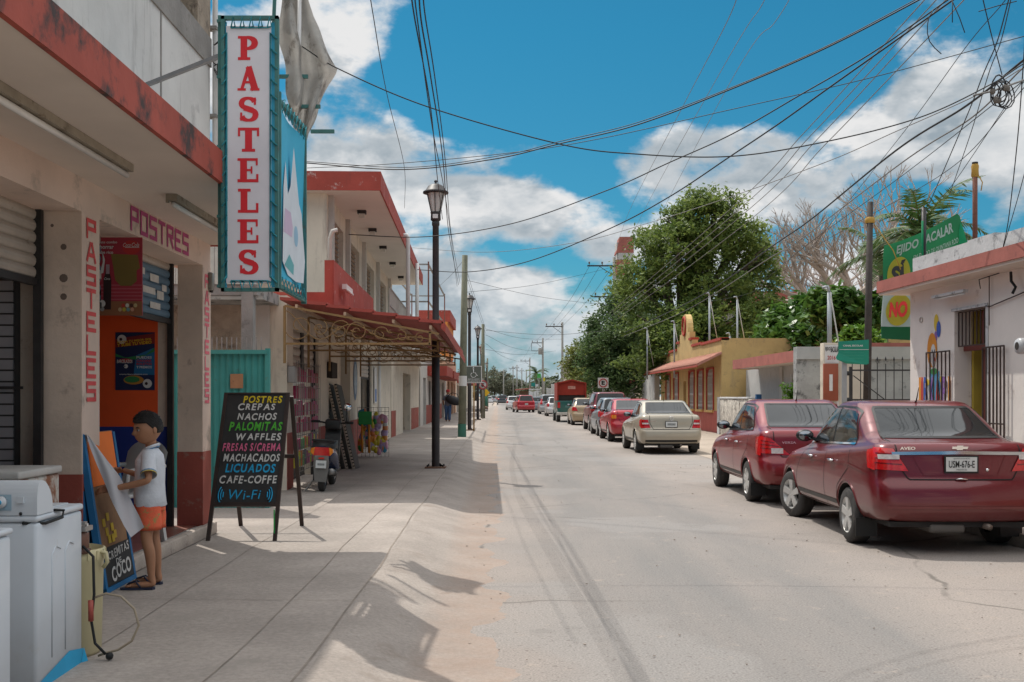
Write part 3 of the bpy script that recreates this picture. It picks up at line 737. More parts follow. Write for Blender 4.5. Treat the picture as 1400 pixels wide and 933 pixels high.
g.box((.10,-.309,.86),(.245,-.306,.935), mat('knob_panel', (.30,.42,.50), .5)); g.box((.275,-.318,.895),(.305,-.306,.925), wm); g.cyl((.29,-.31,.845),(.29,-.312,.845), .008, rub_, 8); t.part('knob', g, parent=c_)
g = MB(); g.tube([(.367,-.10,.84),(.38,-.02,.83),(.385,-.05,.80),(.37,-.22,.79),(.30,-.31,.80)], .008, rub_, 6); t.part('cable', g)
g = MB()
for (y) in (-.12,.05): g.tube([(.361,y,.12),(.361,y,.62),(.361,y+.05,.66),(.361,y+.11,.64)], .004, wm, 5)
t.part('pressed_rib', g)
g = MB(); g.add([(.363,-.30,.0),(.363,.292,.0),(.363,.292,.07),(.363,.1,.10),(.363,-.30,.03)], [(0,1,2,3,4)], tape); g.add([(-.36,-.303,0),(.363,-.303,0),(.363,-.303,.03),(-.36,-.303,.04)], [(0,1,2,3)], tape); g.add([(.365,.26,.0),(.385,.30,.0),(.366,.293,.075)], [(0,1,2)], tape); t.part('tape', g)
t = T('washing_machine', 'scuffed white washing machine cut off by the lower left corner of the view', 'washing machine', (-2.38,4.05,.15), .02)
g = MB(); g.box((-.38,-.30,0),(.36,.30,.84), wm, .02); t.part('body', g)
g = MB(); g.box((-.385,-.305,.842),(.365,.305,.868), wm, .01); t.part('lid', g)
g = MB()
sc_ = mat('scuff_brown', (.30,.24,.19), .8, .3, 20)
g.add([(.361,-.05,.66),(.361,.05,.66),(.361,.06,.74),(.361,-.03,.76)], [(0,1,2,3)], mat('scuff_grey', (.40,.39,.38), .8, .3, 25)); g.add([(.361,.10,.52),(.361,.14,.54),(.361,.13,.62),(.361,.11,.60)], [(0,1,2,3)], sc_); t.part('scuff', g)
t = T('washing_machine', 'old washing machine with rusty side and stripped black console, behind the clean white one', 'washing machine', (-3.28,6.72,.15), .02)
g = MB(); g.box((-.35,-.33,0),(.33,.30,.90), rustw, .015); t.part('body', g)
g = MB(); g.box((-.36,-.34,.902),(.345,.31,.95), mat('dirty_lid', (.48,.46,.43), .5, .1, 5, spots=((.26,.16,.10), .38, 8)), .012); t.part('lid', g)
g = MB(); g.prism([(-.33,.951),(-.33,1.10),(-.29,1.14),(-.25,1.10),(-.13,.951)], -.36,.10, dkp, 'yz'); c_ = t.part('console', g)
g = MB(); g.prism([(-.345,.951),(-.345,1.11),(-.29,1.17),(-.25,1.13),(-.10,.951)], .10,.125, wm, 'yz'); t.part('console_end', g, parent=c_)
g = MB()
for k in range(5): g.cyl((-.28+k*.08,-.33,1.0+.03*(k%2)),(-.28+k*.08,-.336,1.0+.03*(k%2)), .012, mat('socket_grey', (.16,.16,.17), .5), 10)
t.part('knob_hole', g, parent=c_)
g = MB(); g.tube([(.13,-.25,1.0),(.17,-.30,.99),(.20,-.345,.93),(.19,-.35,.78),(.14,-.345,.72)], .008, rub_, 6); t.part('cable', g)
# white bucket on the old machine
t = T('bucket', 'small white lidded plastic bucket standing on the rusty washing machine', 'bucket', (-3.52,6.85,1.103))
g = MB(); pw = mat('white_plastic', (.58,.56,.53), .45, .06, 4); g.lathe((0,0,0), [(0,0),(.10,0),(.125,.17),(.128,.18)], pw, 22); t.part('pail', g)
g = MB(); g.lathe((0,0,.18), [(.128,0),(.138,.0),(.138,.03),(.12,.05),(.04,.06),(0,.06)], pw, 22); t.part('lid', g)
# cream drum with a pump motor
t = T('drum', 'cream plastic washer tub standing on the pavement right of the washing machines', 'tub', (-2.42,5.86,.15))
yb = mat('yellowed_plastic', (.52,.46,.27), .5, .08, 3, low=((.28,.22,.14), .15, .4, .9)); g = MB()
g.lathe((0,0,0), [(0,0),(.165,0),(.172,.02),(.183,.50),(.192,.515),(.192,.57),(.18,.575),(.175,.52)], yb, 32)
for k in range(20):
    a = 2*PI*k/20; g.obox((.193*math.cos(a),.193*math.sin(a),.542), (.003*math.cos(a),.003*math.sin(a),0), (-.006*math.sin(a),.006*math.cos(a),0), (0,0,.024), yb)
t.part('barrel', g)
g = MB(); g.tube([(.17,-.03,.56),(.215,-.02,.55),(.222,-.02,.50),(.20,-.02,.47)], .012, yb, 6); t.part('handle', g)
g = MB(); cu_ = mat('copper_coil', (.13,.06,.04), .5, .25, 15); alu = mat('dull_aluminium', (.36,.34,.32), .45, .15, 9, metal=.5)
g.lathe((0,0,0), [(0,0),(.075,0),(.075,.02),(.06,.02),(.066,.03),(.066,.11),(.05,.12),(0,.12)], cu_, 18)
for k in range(6): 
    a = 2*PI*k/6; g.cyl((.058*math.cos(a),.058*math.sin(a),0),(.058*math.cos(a),.058*math.sin(a),.16), .008, alu, 8)
g.box((-.07,-.05,.12),(.07,.05,.145), alu); g.cyl((.0,0,.14),(0,0,.21), .02, alu, 10); g.box((-.03,-.03,.155),(.06,.0,.17), alu)
m_ = solo('pump_motor', g, 'exposed copper motor lying on the cream tub', 'motor'); m_.location = (-2.335,5.76,.71)
g = MB(); bp_ = t.o.location
g.tube([(-2.36,5.80,.74),(-2.28,5.72,.75),(-2.22,5.70,.70),(-2.215,5.70,.5),(-2.23,5.70,.36),(-2.21,5.70,.24),(-2.15,5.69,.185)], .0075, rub_, 7)
g.tube([(-2.23,5.69,.47),(-2.228,5.69,.36)], .014, mat('red_joint', (.35,.07,.05), .5), 7)
g.ball((-2.13,5.69,.175), .021, rub_, 10)
solo('hose', g, 'black rubber hose with a round valve hanging down the cream tub', 'hose')
g = MB(); th = mat('tan_hose', (.30,.24,.17), .5, .1, 6)
g.tube([(-2.22+.0,5.70,.48),(-2.16,5.72,.50),(-2.08,5.72,.485),(-2.01,5.72,.42),(-1.985,5.72,.33),(-2.02,5.71,.25),(-2.09,5.70,.205),(-2.15,5.70,.19),(-2.2,5.72,.17)], .0065, th, 7)
solo('hose', g, 'thin tan hose curling in a loop beside the cream tub', 'hose')

# ---------------------------------------------------------------- the folding board the boy holds
blu = mat('blue_painted_wood', (.015,.13,.30), .6, .15, 5, spots=((.10,.09,.08), .34, 14)); brn = mat('bare_plywood', (.27,.15,.075), .8, .2, 5, spots=((.14,.08,.04), .4, 9))
chalk = mat('blackboard', (.028,.028,.028), .7, .25, 4); wl = mat('chalk_white', (.62,.61,.58), .8, .08, 20)
t = T('folding_board', 'blue edged folding board with orange top and CREMITAS DE COCO lettering held by the boy', 'sign board', (-2.92,7.95,.15))
BA = Vector((-2.875,7.62,.15)); BB = Vector((-2.90,8.26,.15)); BTv = Vector((-.165,-.02,1.14))   # lower near, lower far corner; lean vector
uu = (BB-BA); nn_ = uu.cross(BTv).normalized()
if nn_.x < 0: nn_ = -nn_
def bq(g, u0, v0, u1, v1, off, th_, m):
    a = BA+uu*u0+BTv*v0+nn_*off; b = BA+uu*u1+BTv*v0+nn_*off; c = BA+uu*u1+BTv*v1+nn_*off; d = BA+uu*u0+BTv*v1+nn_*off
    g.add([a,b,c,d]+[p-nn_*th_ for p in (a,b,c,d)], [(0,1,2,3),(7,6,5,4),(0,4,5,1),(1,5,6,2),(2,6,7,3),(3,7,4,0)], m)
g = MB(); bq(g,.02,.26,.98,1.0,0,.012,brn); t.part('front_panel', g, world=True)
g = MB(); bq(g,-.03,0,.035,1.0,.012,.045,blu); bq(g,.965,0,1.03,.99,.012,.045,blu); bq(g,-.03,.0,1.03,.03,.013,.03,blu); t.part('front_frame', g, world=True)
g = MB(); sv = (BA,BB,BTv,uu); BA = Vector((-2.98,7.58,.15)); BTv = Vector((-.085,.03,1.135)); uu = Vector((-.02,.64,0)); bq(g,-.03,0,.05,1,.012,.05,blu); bq(g,.95,0,1.03,1,.012,.05,blu); bq(g,0,.1,1,.97,0,.012,blu); t.part('rear_panel', g, world=True); BA,BB,BTv,uu = sv
g = MB(); bq(g,.10,.66,.95,.995,.006,.006,mat('orange_sheet', (.85,.19,.025), .7, .05, 3)); t.part('orange_panel', g, world=True)
g = MB(); bq(g,.04,.035,.97,.27,.010,.01,chalk); cb = t.part('chalk_panel', g, world=True)
g = MB(); un = uu.normalized(); vn = BTv.normalized()
bo = lambda u,v: BA+uu*u+BTv*v+nn_*.012
put_text(g,'CREMITAS',bo(.17,.185),(un*1+vn*.06),vn,.47,.070,wl,.02,jitter=.10); put_text(g,'DE',bo(.40,.145),un,vn,.12,.045,wl,.02,jitter=.1); put_text(g,'COCO',bo(.20,.045),un+vn*.06,vn,.44,.115,wl,.03,jitter=.12)
t.part('lettering', g, world=True, parent=None, label='white painted words CREMITAS DE COCO')
g = MB(); yel = mat('yellow_lettering', (.60,.42,.03), .7, .2, 12)
for k_, q_ in enumerate(((.20,.40),(.26,.34),(.34,.43),(.30,.29),(.44,.36),(.42,.29),(.5,.31))): bq(g,q_[0],q_[1],q_[0]+.09,q_[1]+.05,.004+.0005*k_,.002,yel)
t.part('faded_lettering', g, world=True)
# the grey sheet being peeled off, its own thing (it is held)
shm = mat('grey_vinyl_sheet', (.46,.45,.47), .45, .05, 2)
g = MB()
shL = [(118,594),(123,612),(132,635),(143,660),(152,684),(162,704),(170,720),(179,735)]
shR = [(119,593),(134,613),(150,634),(163,650),(172,668),(181,688),(190,705),(197,721)]
def shf(u, v):
    k = v*(len(shL)-1); i = min(int(k), len(shL)-2); f = k-i
    a = Vector(shL[i]).lerp(Vector(shL[i+1]), f); b = Vector(shR[i]).lerp(Vector(shR[i+1]), f); q = a.lerp(b, u)
    Y = 7.60+.10*u+.03*math.sin(v*6+u*4)+.05*v
    return P(q.x, q.y, Y)
g.grid(shf, 10, 20, shm); solo('vinyl_sheet', g, 'curling grey sheet the boy peels off the folding board', 'sheet')
# ---------------------------------------------------------------- the chalk menu board
t = T('menu_board', 'black menu A-board with coloured hand lettering from POSTRES to Wi-Fi on the pavement', 'menu board', (-2.61,10.7,.15))
A = Vector((-2.955,10.40,.15)); Bv = Vector((-2.285,10.40,.15)); TL = Vector((-2.93,10.98,1.585)); TR = Vector((-2.275,10.98,1.585))
def fr(u, v): return A.lerp(Bv,u).lerp(TL.lerp(TR,u),v)
nf = (Bv-A).cross(TL-A).normalized()
def panel(g,u0,v0,u1,v1,off,th_,m):
    c = [fr(u0,v0),fr(u1,v0),fr(u1,v1),fr(u0,v1)]; c = [p+nf*off for p in c]
    g.add(c+[p-nf*th_ for p in c], [(0,1,2,3),(7,6,5,4),(0,4,5,1),(1,5,6,2),(2,6,7,3),(3,7,4,0)], m)
dkw = mat('dark_wood_frame', (.035,.022,.018), .6, .25, 8)
g = MB(); panel(g,.02,.235,.98,.995,0,.012,chalk); t.part('chalk_panel', g, world=True)
g = MB(); panel(g,-.01,0,.045,1.0,.008,.03,dkw); panel(g,.955,0,1.01,1.0,.008,.03,dkw); panel(g,.045,.990,.955,1.0,.008,.03,dkw); panel(g,.045,.225,.955,.25,.008,.03,dkw); t.part('front_frame', g, world=True)
for x, nm in ((-2.93,'l'),(-2.27,'r')):
    g = MB(); g.bar((x,11.62,.15),(x+.01,11.02,1.55), .04,.03, dkw); t.part('rear_leg', g, world=True)
g = MB(); g.bar((-2.93,11.3,.92),(-2.27,11.3,.92), .03,.04, dkw); t.part('rear_rail', g, world=True)
g = MB(); g.box((-2.31,10.415,.22),(-2.30,10.43,.45), mat('green_tape', (.03,.30,.06), .6)); t.part('green_tape', g, world=True)
cy_ = {'Y':(.66,.50,.02),'W':(.60,.59,.56),'G':(.08,.42,.04),'P':(.68,.14,.26),'B':(.02,.35,.62)}
rows = [('POSTRES','Y',.30,.90,.925,.978),('CREPAS','W',.23,.80,.875,.925),('NACHOS','W',.24,.84,.805,.858),('PALOMITAS','G',.13,.94,.730,.795),('WAFFLES','W',.25,.94,.665,.718),
        ('FRESAS S/CREMA','P',.07,1.0,.590,.650),('MACHACADOS','W',.10,.99,.520,.577),('LICUADOS','B',.15,.90,.445,.508),('CAFE-COFFE','W',.08,.94,.372,.43),('Wi-Fi','B',.24,.72,.268,.335)]
uu_ = (Bv-A).normalized(); vv_ = (TL-A).normalized()
for k, (s_, c_, u0, u1, v0, v1) in enumerate(rows):
    random.seed(k+5); g = MB(); mm = mat('chalk_'+{'Y':'yellow','W':'white_paint','G':'green','P':'pink','B':'blue'}[c_], cy_[c_], .8, .15, 30)
    u1 = min(u1,.95); a = fr(u0,v0)+nf*.001; h_ = (v1-v0)*(TL-A).length
    put_text(g, s_, a, uu_, vv_, (u1-u0)*.66, h_, mm, .028 if s_ != 'Wi-Fi' else .0, .12, .07)
    if s_ == 'Wi-Fi':
        for sgn, cx in ((-1,.175),(1,.80)):
            for j in range(3):
                pts = [fr(cx+sgn*(.015+.035*j*math.cos(a_)*1.0+.0), .30)+vv_*(.02+.018*j)*math.sin(a_)*1.6+nf*.006 for a_ in [(-60+i*20)*PI/180 for i in range(7)]]
                g.tube(pts, .006, mm, 5)
    t.part('lettering', g, world=True, label='painted word '+s_)
# white plastic chair inside the shop
t = T('plastic_chair', 'white plastic chair standing inside the cake shop behind the boy', 'chair', (-3.42,9.45,.27), -.5)
pw2 = mat('chair_plastic', (.55,.54,.52), .4, .05, 3)
g = MB(); g.box((-.22,-.22,.40),(.22,.22,.43), pw2, .01); t.part('seat', g)
g = MB(); g.grid(lambda u,v: (lerp(-.24,.24,u), .20+.10*v-.06*abs(u-.5), .42+.46*v-.10*(2*abs(u-.5))**3*v), 12, 8, pw2); g.grid(lambda u,v: (lerp(-.24,.24,u), .22+.10*v-.06*abs(u-.5), .42+.46*v-.10*(2*abs(u-.5))**3*v), 12, 8, pw2); t.part('backrest', g)
for sx_ in (-1,1):
    g = MB(); g.tube([(sx_*.25,-.2,.40),(sx_*.27,-.18,.64),(sx_*.27,.1,.66),(sx_*.24,.25,.66)], .022, pw2, 8); t.part('armrest', g)
    for sy_ in (-1,1):
        g = MB(); g.bar((sx_*.21,sy_*.2,.41),(sx_*.25,sy_*.24,0), .045,.03, pw2); t.part('leg', g)
# ---------------------------------------------------------------- wall with openings: facade in the local y-z plane
def wall_open(g, x0, x1, y0, y1, z0, z1, ops, m):
    ys_ = sorted({y0, y1, *[o[0] for o in ops], *[o[1] for o in ops]})
    for a, b in zip(ys_, ys_[1:]):
        zs = [(o[2], o[3]) for o in ops if o[0] <= a+1e-6 and o[1] >= b-1e-6]; z = z0
        for (p, q) in sorted(zs):
            if p > z: g.box((x0,a,z),(x1,b,p), m)
            z = q
        if z < z1: g.box((x0,a,z),(x1,b,z1), m)
def wall_open_x(g, y0, y1, x0, x1, z0, z1, ops, m):
    k = MB(); wall_open(k, y0, y1, x0, x1, z0, z1, ops, m)
    g.add([(b,a,c) for a,b,c in k.v], [f[::-1] for f in k.f], m)
creamL = mat('warm_cream_plaster', (.62,.55,.45), .9, .08, 1.3, .15, spots=((.42,.36,.30), .44, 2.5), streak=((.36,.30,.25), .44, 3))
greyw = mat('pale_grey_plaster', (.50,.47,.43), .9, .10, 1.5, .2, spots=((.32,.29,.26), .40, 3))
redL = mat('brick_red_paint', (.34,.06,.042), .8, .16, 2.2, .2, spots=((.55,.46,.42), .40, 5), streak=((.16,.05,.04), .44, 3))
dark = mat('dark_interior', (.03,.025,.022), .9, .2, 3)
glassd = mat('dark_window_glass', (.03,.035,.04), .1, .2, 2, spec=.6)
slat = mat('louvre_slat', (.30,.22,.15), .7, .25, 12)
iron = mat('tan_ironwork', (.25,.15,.06), .6, .15, 10, spots=((.18,.09,.04), .40, 14))
awn = mat('red_sheet_metal', (.33,.06,.045), .6, .12, 3., spots=((.20,.05,.04), .40, 6))
# gate and block wall between the two buildings
t = T('metal_gate', 'teal corrugated metal gate with grey spikes on top, behind the menu board', 'gate', (-3.75,13.5,.15))
g = MB(); tg = mat('teal_corrugated', (.04,.24,.22), .6, .15, 2, spots=((.08,.12,.10), .38, 5))
xs = [-.75+i*.02 for i in range(72)]
vs = [(x, .015*math.sin(i*PI/2), z) for z in (.0,1.98) for i, x in enumerate(xs)]; n = len(xs)
g.add(vs, [(i,i+1,n+i+1,n+i) for i in range(n-1)], tg); t.part('sheet', g)
g = MB(); g.box((-.75,-.05,1.93),(.69,.03,1.98), tg); g.box((.66,-.04,0),(.71,.04,2.0), tg); g.box((.22,-.03,1.5),(.38,-.02,1.68), brn); t.part('gate_frame', g)
g = MB()
for i in range(22): g.bar((-.7+i*.062,0,1.98),(-.7+i*.062,0,2.14), .012,.012, grey)
t.part('spikes', g)
g = MB(); g.box((-6,15.9,.15),(-3.97,16.2,2.9), block); g.box((-6,15.0,2.9),(-3.47,16.3,3.06), mat('black_stained_slab', (.30,.28,.26), .95, .15, 3, .3, spots=((.04,.04,.04), .5, 4)))
solo('block_wall', g, 'weathered block wall with black stained slab above the teal gate', 'wall')
g = MB(); g.box((-6,13.9,3.0),(-3.35,14.1,3.62), mat('pale_tile', (.48,.49,.44), .5, .12, 6)); 
for k in range(10): g.box((-5.6+k*.25,13.897,3.0),(-5.594+k*.25,13.9,3.62), grey)
g.box((-6,13.9,3.62),(-3.35,14.12,3.66), grey); g.box((-6,13.92,2.86),(-3.3,14.1,3.0), grey)
for x in (-5.9,-3.5): g.box((x,13.9,.15),(x+.15,14.05,3), grey)
solo('parapet_wall', g, 'pale tiled parapet wall showing behind the tall lettered sign', 'wall')

# ---------------------------------------------------------------- the two storey building with the ironwork awning
B2 = T('commercial_building', 'two storey cream building with red roof slab, red balcony and half open shutters', 'building', (-3.35,16.0,0), .037)
q = lambda name, mb, **k: B2.part(name, mb, **k)
g = MB(); OPS = [(.55,3.3,.15,2.6),(6.5,8.3,.15,2.55),(10.6,13.5,.15,2.6)]
wall_open(g, -.25, 0, 0, 20.4, .15, 3.05, OPS, creamL)
g.box((-.62,-.02,.15),(-.25,.2,3.05), greyw); g.box((-6,.2,.15),(-.25,.4,3.05), greyw)
q('ground_floor_wall', g)
for (a,b) in ((0,.545),(3.31,6.49),(8.31,10.59),(13.51,15.4)): g = MB(); g.box((.001,a,.151),(.008,b,1.0), dado); q('dado', g)
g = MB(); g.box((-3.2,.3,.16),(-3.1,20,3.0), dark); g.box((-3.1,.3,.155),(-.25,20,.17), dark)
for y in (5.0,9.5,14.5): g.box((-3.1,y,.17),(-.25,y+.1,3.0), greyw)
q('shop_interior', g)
s_ = shutter(.6,3.25,1.95,2.6,-.10,steel,.055); q('roller_shutter', s_)
s_ = shutter(10.65,13.45,2.05,2.6,-.10,steel,.055); q('roller_shutter', s_)
g = MB(); g.box((-.09,1.75,1.95),(-.06,2.0,2.62), blackm); q('dark_stain_strip', g)
for y in (.55,3.22,10.6,13.42): g = MB(); g.box((-.13,y,.15),(-.05,y+.06,2.6), blackm); q('shutter_guide', g)
# upper storey
g = MB(); UW = [(.35+4.5,6.6,3.75,5.0),(7.3,9.6,3.6,5.0),(10.6,13.2,3.6,5.0),(14.3,17,3.7,5.0)]
g.v = []; wall_open(g, -.25, 0, 4.6, 21, 3.05, 5.45, [(5.0,7.0,3.75,5.05),(8.0,10.3,3.75,5.05),(11.6,14.2,3.75,5.05),(15.8,18.4,3.75,5.05)], creamL)
g.box((-5,4.4,3.05),(-.0,4.6,5.45), creamL); g.box((-5,20.8,3.05),(-.25,21,5.45), creamL); q('upper_floor_wall', g)
for k,(a,b) in enumerate(((5.0,7.0),(8.0,10.3),(11.6,14.2),(15.8,18.4))):
    g = MB()
    for y in (a,(a+b)/2-.02,b-.04): g.box((-.16,y,3.75),(-.10,y+.04,5.05), greyw)
    g.box((-.2,a,3.75),(-.18,b,5.05), glassd); w_ = q('window', g)
    g = MB()
    for j in range(13): g.obox((-.11,(a+b)/2,3.80+j*.1), (.02,0,.015),(0,(b-a)/2-.03,0),(-.002,0,.003), slat)
    q('louvre', g, parent=w_)
for y in (4.62,7.4,10.9,14.9,19.2): g = MB(); g.box((.001,y,3.05),(.10,y+.18,5.45), greyw); q('pilaster', g)
g = MB(); g.box((-5.2,4.1,5.40),(1.02,21.2,5.47), mat('white_soffit', (.66,.62,.56), .9, .06, 1)); q('roof_soffit', g)
g = MB(); g.box((-5.2,4.08,5.475),(1.02,21.2,5.74), grey); g.box((1.021,4.08,5.395),(1.05,21.2,5.75), redL); g.box((-5.2,4.05,5.395),(1.05,4.079,5.75), redL); q('roof_slab', g)
for y in (6.2,8.6,11.5,14.8,18.4):
    g = MB(); g.box((.38,y,5.33),(.56,y+.16,5.399), blackm); g.box((.41,y+.02,5.25),(.53,y+.14,5.329), mat('white_glass', (.6,.58,.52), .3)); q('soffit_lamp', g)
# balcony
g = MB(); g.box((-.0,.5,3.02),(.62,7.0,3.12), greyw); q('balcony_slab', g)
g = MB(); g.box((.52,.49,3.121),(.62,7.0,3.63), redL); g.box((-1.2,.40,2.93),(.625,.488,3.14), redL); g.box((.50,.41,3.14),(.622,.488,3.63), redL); g.box((.621,.42,2.93),(.64,7.02,3.635), redL); q('balcony_parapet', g)
g = MB(); g.box((-1.8,.9,3.06),(-.01,1.02,3.62), mat('brown_tile', (.42,.36,.28), .7, .2, 7)); q('terrace_wall', g)
for (x,y,h) in ((-.42,.7,.32),(-.26,.7,.52),(-.22,.72,.42),(.05,.7,.66)): g = MB(); g.bar((x,y,3.3),(x+.01,y,3.4+h), .02,.02, blackm); q('rebar', g)
g = MB(); g.tube([(.35,2.1,3.6),(.36,2.1,4.2),(.42,2.0,4.32),(.5,2.0,4.34)], .035, greyw, 8); q('service_mast', g)
# upper railing behind the pipes
g = MB()
for z in (3.15,3.6,4.0): g.bar((.9,8.2,z),(.9,20,z), .03,.03, grey)
for k in range(60): g.bar((.9,8.2+k*.2,3.1),(.9,8.2+k*.2,4.0), .014,.014, greyw)
g.box((0,7.2,2.98),(.95,20.4,3.09), greyw)
q('railing', g)
for (y,x) in ((10.7,1.16),(15.9,1.12)):
    g = MB(); g.tube([(x-.30,y,5.55),(x-.02,y,5.55),(x,y,5.50),(x,y,5.40),(x,y,2.9)] if y < 12 else [(x,y,5.5),(x,y,2.9)], .055, pv, 10); q('drain_pipe', g)
t = T('strip_light', 'white strip light fixed to the red balcony front', 'ceiling light', (-2.74,17.5,3.28), .037); g = MB(); g.box((.03,-.45,-.03),(.10,.45,.05), wht); t.part('fitting', g); g = MB(); g.cyl((.1,-.43,-.04),(.1,.43,-.04), .02, wht, 8); t.part('tube', g)
# small wall items on the ground floor
g = MB(); disc(g,(.01,9.3,1.95),(0,1,0),(0,0,1),0,0,.42,mat('oval_blue', (.10,.18,.28), .6, .3, 8),0,.50); disc(g,(.012,9.3,1.95),(0,1,0),(0,0,1),0,0,.30,mat('oval_pale', (.30,.38,.44), .6, .3, 8),1,.36); q('painted_emblem', g)
g = MB(); g.box((.02,13.9,1.35),(.05,14.5,2.35), wht); g.box((.051,13.95,1.4),(.053,14.45,1.75), mat('flyer_blue', (.12,.2,.4), .6, .3, 9)); q('vertical_notice', g)
g = MB(); g.box((.0,.02,1.75),(.12,.26,2.0), mat('meter_grey', (.30,.29,.28), .5), .02); q('meter_box', g)
g = MB(); g.box((.0,4.4,1.9),(.1,5.2,2.2), dark); q('sign_box', g)
g = MB(); g.cyl((.06,14.0+1.2,.2),(.06,15.2,3.0), .04, pv, 8); q('down_pipe', g)
# merchandise in the first shop, seen through a wire grid
cols_ = [(.38,.03,.10),(.42,.08,.18),(.26,.02,.03),(.40,.22,.25),(.20,.04,.18),(.55,.45,.40),(.10,.35,.12),(.55,.50,.05),(.62,.18,.05),(.12,.12,.15)]
cm = [mat('pouch_'+'abcdefghij'[i], c, .45, .2, 8) for i, c in enumerate(cols_)]
random.seed(21)
t = T('display_rack', 'wire rack hung with pink and coloured packets in the first open shutter', 'display rack', (-3.50,17.9,.16), .037)
g = MB()
for k in range(14): g.bar((.12,-1.3+k*.2,.2),(.12,-1.3+k*.2,1.95), .008,.008, grey)
for k in range(10): g.bar((.12,-1.3,.2+k*.19),(.12,1.3,.2+k*.19), .008,.008, grey)
t.part('grid', g)
for r_ in range(6):
    g = MB()
    for k in range(13):
        y = -1.2+k*.19; h = random.uniform(.16,.25); z = 1.62-r_*.27
        g.box((.05+random.uniform(-.02,.02),y,z),(.10,y+.13,z+h), cm[random.choice([0,1,1,2,3,5] if r_ < 4 else [0,1,6,7,8,9])], .01)
    t.part('packets', g)
# boards leaning against the pillar
for k, (dx, lab) in enumerate(((0,'leaning louvre shutter nearest the street'),(-.13,'middle one of the leaning louvre shutters'),(-.27,'leaning louvre shutter nearest the wall'))):
    t = T('louvre_shutter', lab+', black frame with pale slots by the scooter', 'shutter', (-3.02+dx,20.9,.15), .0, 'old louvre shutters leaning on the wall')
    g = MB(); a = Vector((0,0,0)); b = Vector((-.38,.1,1.62)); g.bar(a,b,.6,.045, blackm, up=(1,0,.2)); t.part('panel', g)
    g = MB()
    for j in range(26):
        p = a.lerp(b,(j+.5)/26); g.obox(p+Vector((.0,-.301,0)), (.018,0,.004),(0,.004,0),(-.006,0,.020), mat('pale_slot', (.50,.42,.33), .8, .15, 9))
    g.bar(a+Vector((-.03,-.303,0)),b+Vector((-.03,-.303,0)),.01,.012,mat('pale_slot', (.50,.42,.33)))
    t.part('slots', g)
# rack of inflatable toys in plastic
t = T('toy_display', 'wire panel with bright inflatable toys wrapped in plastic beside the leaning shutters', 'display rack', (-3.20,24.8,.15))
g = MB()
for k in range(9): g.bar((-.36+k*.09,0,0),(-.36+k*.09,0,1.15), .008,.008, grey)
for k in range(13): g.bar((-.36,0,k*.095),(.36,0,k*.095), .008,.008, grey)
t.part('grid', g)
random.seed(5)
pals = [(.65,.25,.03),(.03,.30,.08),(.60,.50,.04),(.62,.20,.06),(.60,.30,.40),(.40,.30,.50),(.03,.25,.40),(.50,.52,.50)]
for k in range(64):
    c_ = pals[random.randrange(8)]; g = MB(); x = random.uniform(-.30,.30); z = random.uniform(.12,1.02)
    g.ball((x,-.05,z),(random.uniform(.05,.10),.04,random.uniform(.06,.13)), mat('toy_colour_'+'abcdefgh'[pals.index(c_)], c_, .35, .1, 9, coat=.4), 8); t.part('toy', g)
g = MB(); 
for x in (-.24,-.08): g.tube([(x,-.1,.1),(x,-.11,.75)], .03, mat('toy_colour_a', pals[0]), 7)
g.box((-.32,-.14,.75),(-.02,-.08,1.05), mat('toy_colour_b', pals[1]), .03); t.part('toy_figure', g)
# ---------------------------------------------------------------- the awning with scroll ironwork
t = T('awning', 'red stepped sheet metal awning on tan scroll ironwork over the pavement', 'awning', (-3.35,15.3,.15), 0)
YA, YB = 15.3, 26.0
def xo(Y): return -1.00-.019*(Y-YA)
def xi(Y): return -3.33-.037*(Y-16)
def zz(u): return 2.96-.36*u          # world z along the slope
g = MB(); NS = 7
for k in range(NS):
    u0, u1 = k/NS, (k+1.06)/NS
    def pt(Y, u, z): return (lerp(xi(Y), xo(Y), u), Y, z)
    za, zb = zz(k/NS)+.005, zz(k/NS)-.022
    vs = [pt(YA,u0,za),pt(YA,u1,zb),pt(YB,u1,zb),pt(YB,u0,za)]; vs += [(a,b,c-.045) for a,b,c in vs]
    g.add(vs, [(0,1,2,3),(7,6,5,4),(0,4,5,1),(1,5,6,2),(2,6,7,3),(3,7,4,0)], awn)
vs = [(xo(YA),YA,2.62),(xo(YA)+.06,YA,2.56),(xo(YB)+.08,YB,2.44),(xo(YB),YB,2.62)]; vs += [(a-.012,b,c-.10) for a,b,c in vs]
g.add(vs, [(0,1,2,3),(7,6,5,4),(0,4,5,1),(1,5,6,2),(2,6,7,3),(3,7,4,0)], awn)
t.part('sheet', g, world=True)
g = MB(); lt = mat('pale_rafter', (.45,.32,.22), .8, .1, 5)
for u in (.10,.40,.70,.93):
    g.bar((lerp(xi(YA),xo(YA),u),YA+.02,zz(u)-.09),(lerp(xi(YB),xo(YB),u),YB,zz(u)-.09), .035,.05, lt)
t.part('purlin', g, world=True)
def spiral(cx, cz, r0, turns, a0, sgn=1, n=26):
    return [(cx+(r0*(1-.78*i/n))*math.cos(a0+sgn*turns*2*PI*i/n), cz+(r0*(1-.78*i/n))*math.sin(a0+sgn*turns*2*PI*i/n)) for i in range(n+1)]
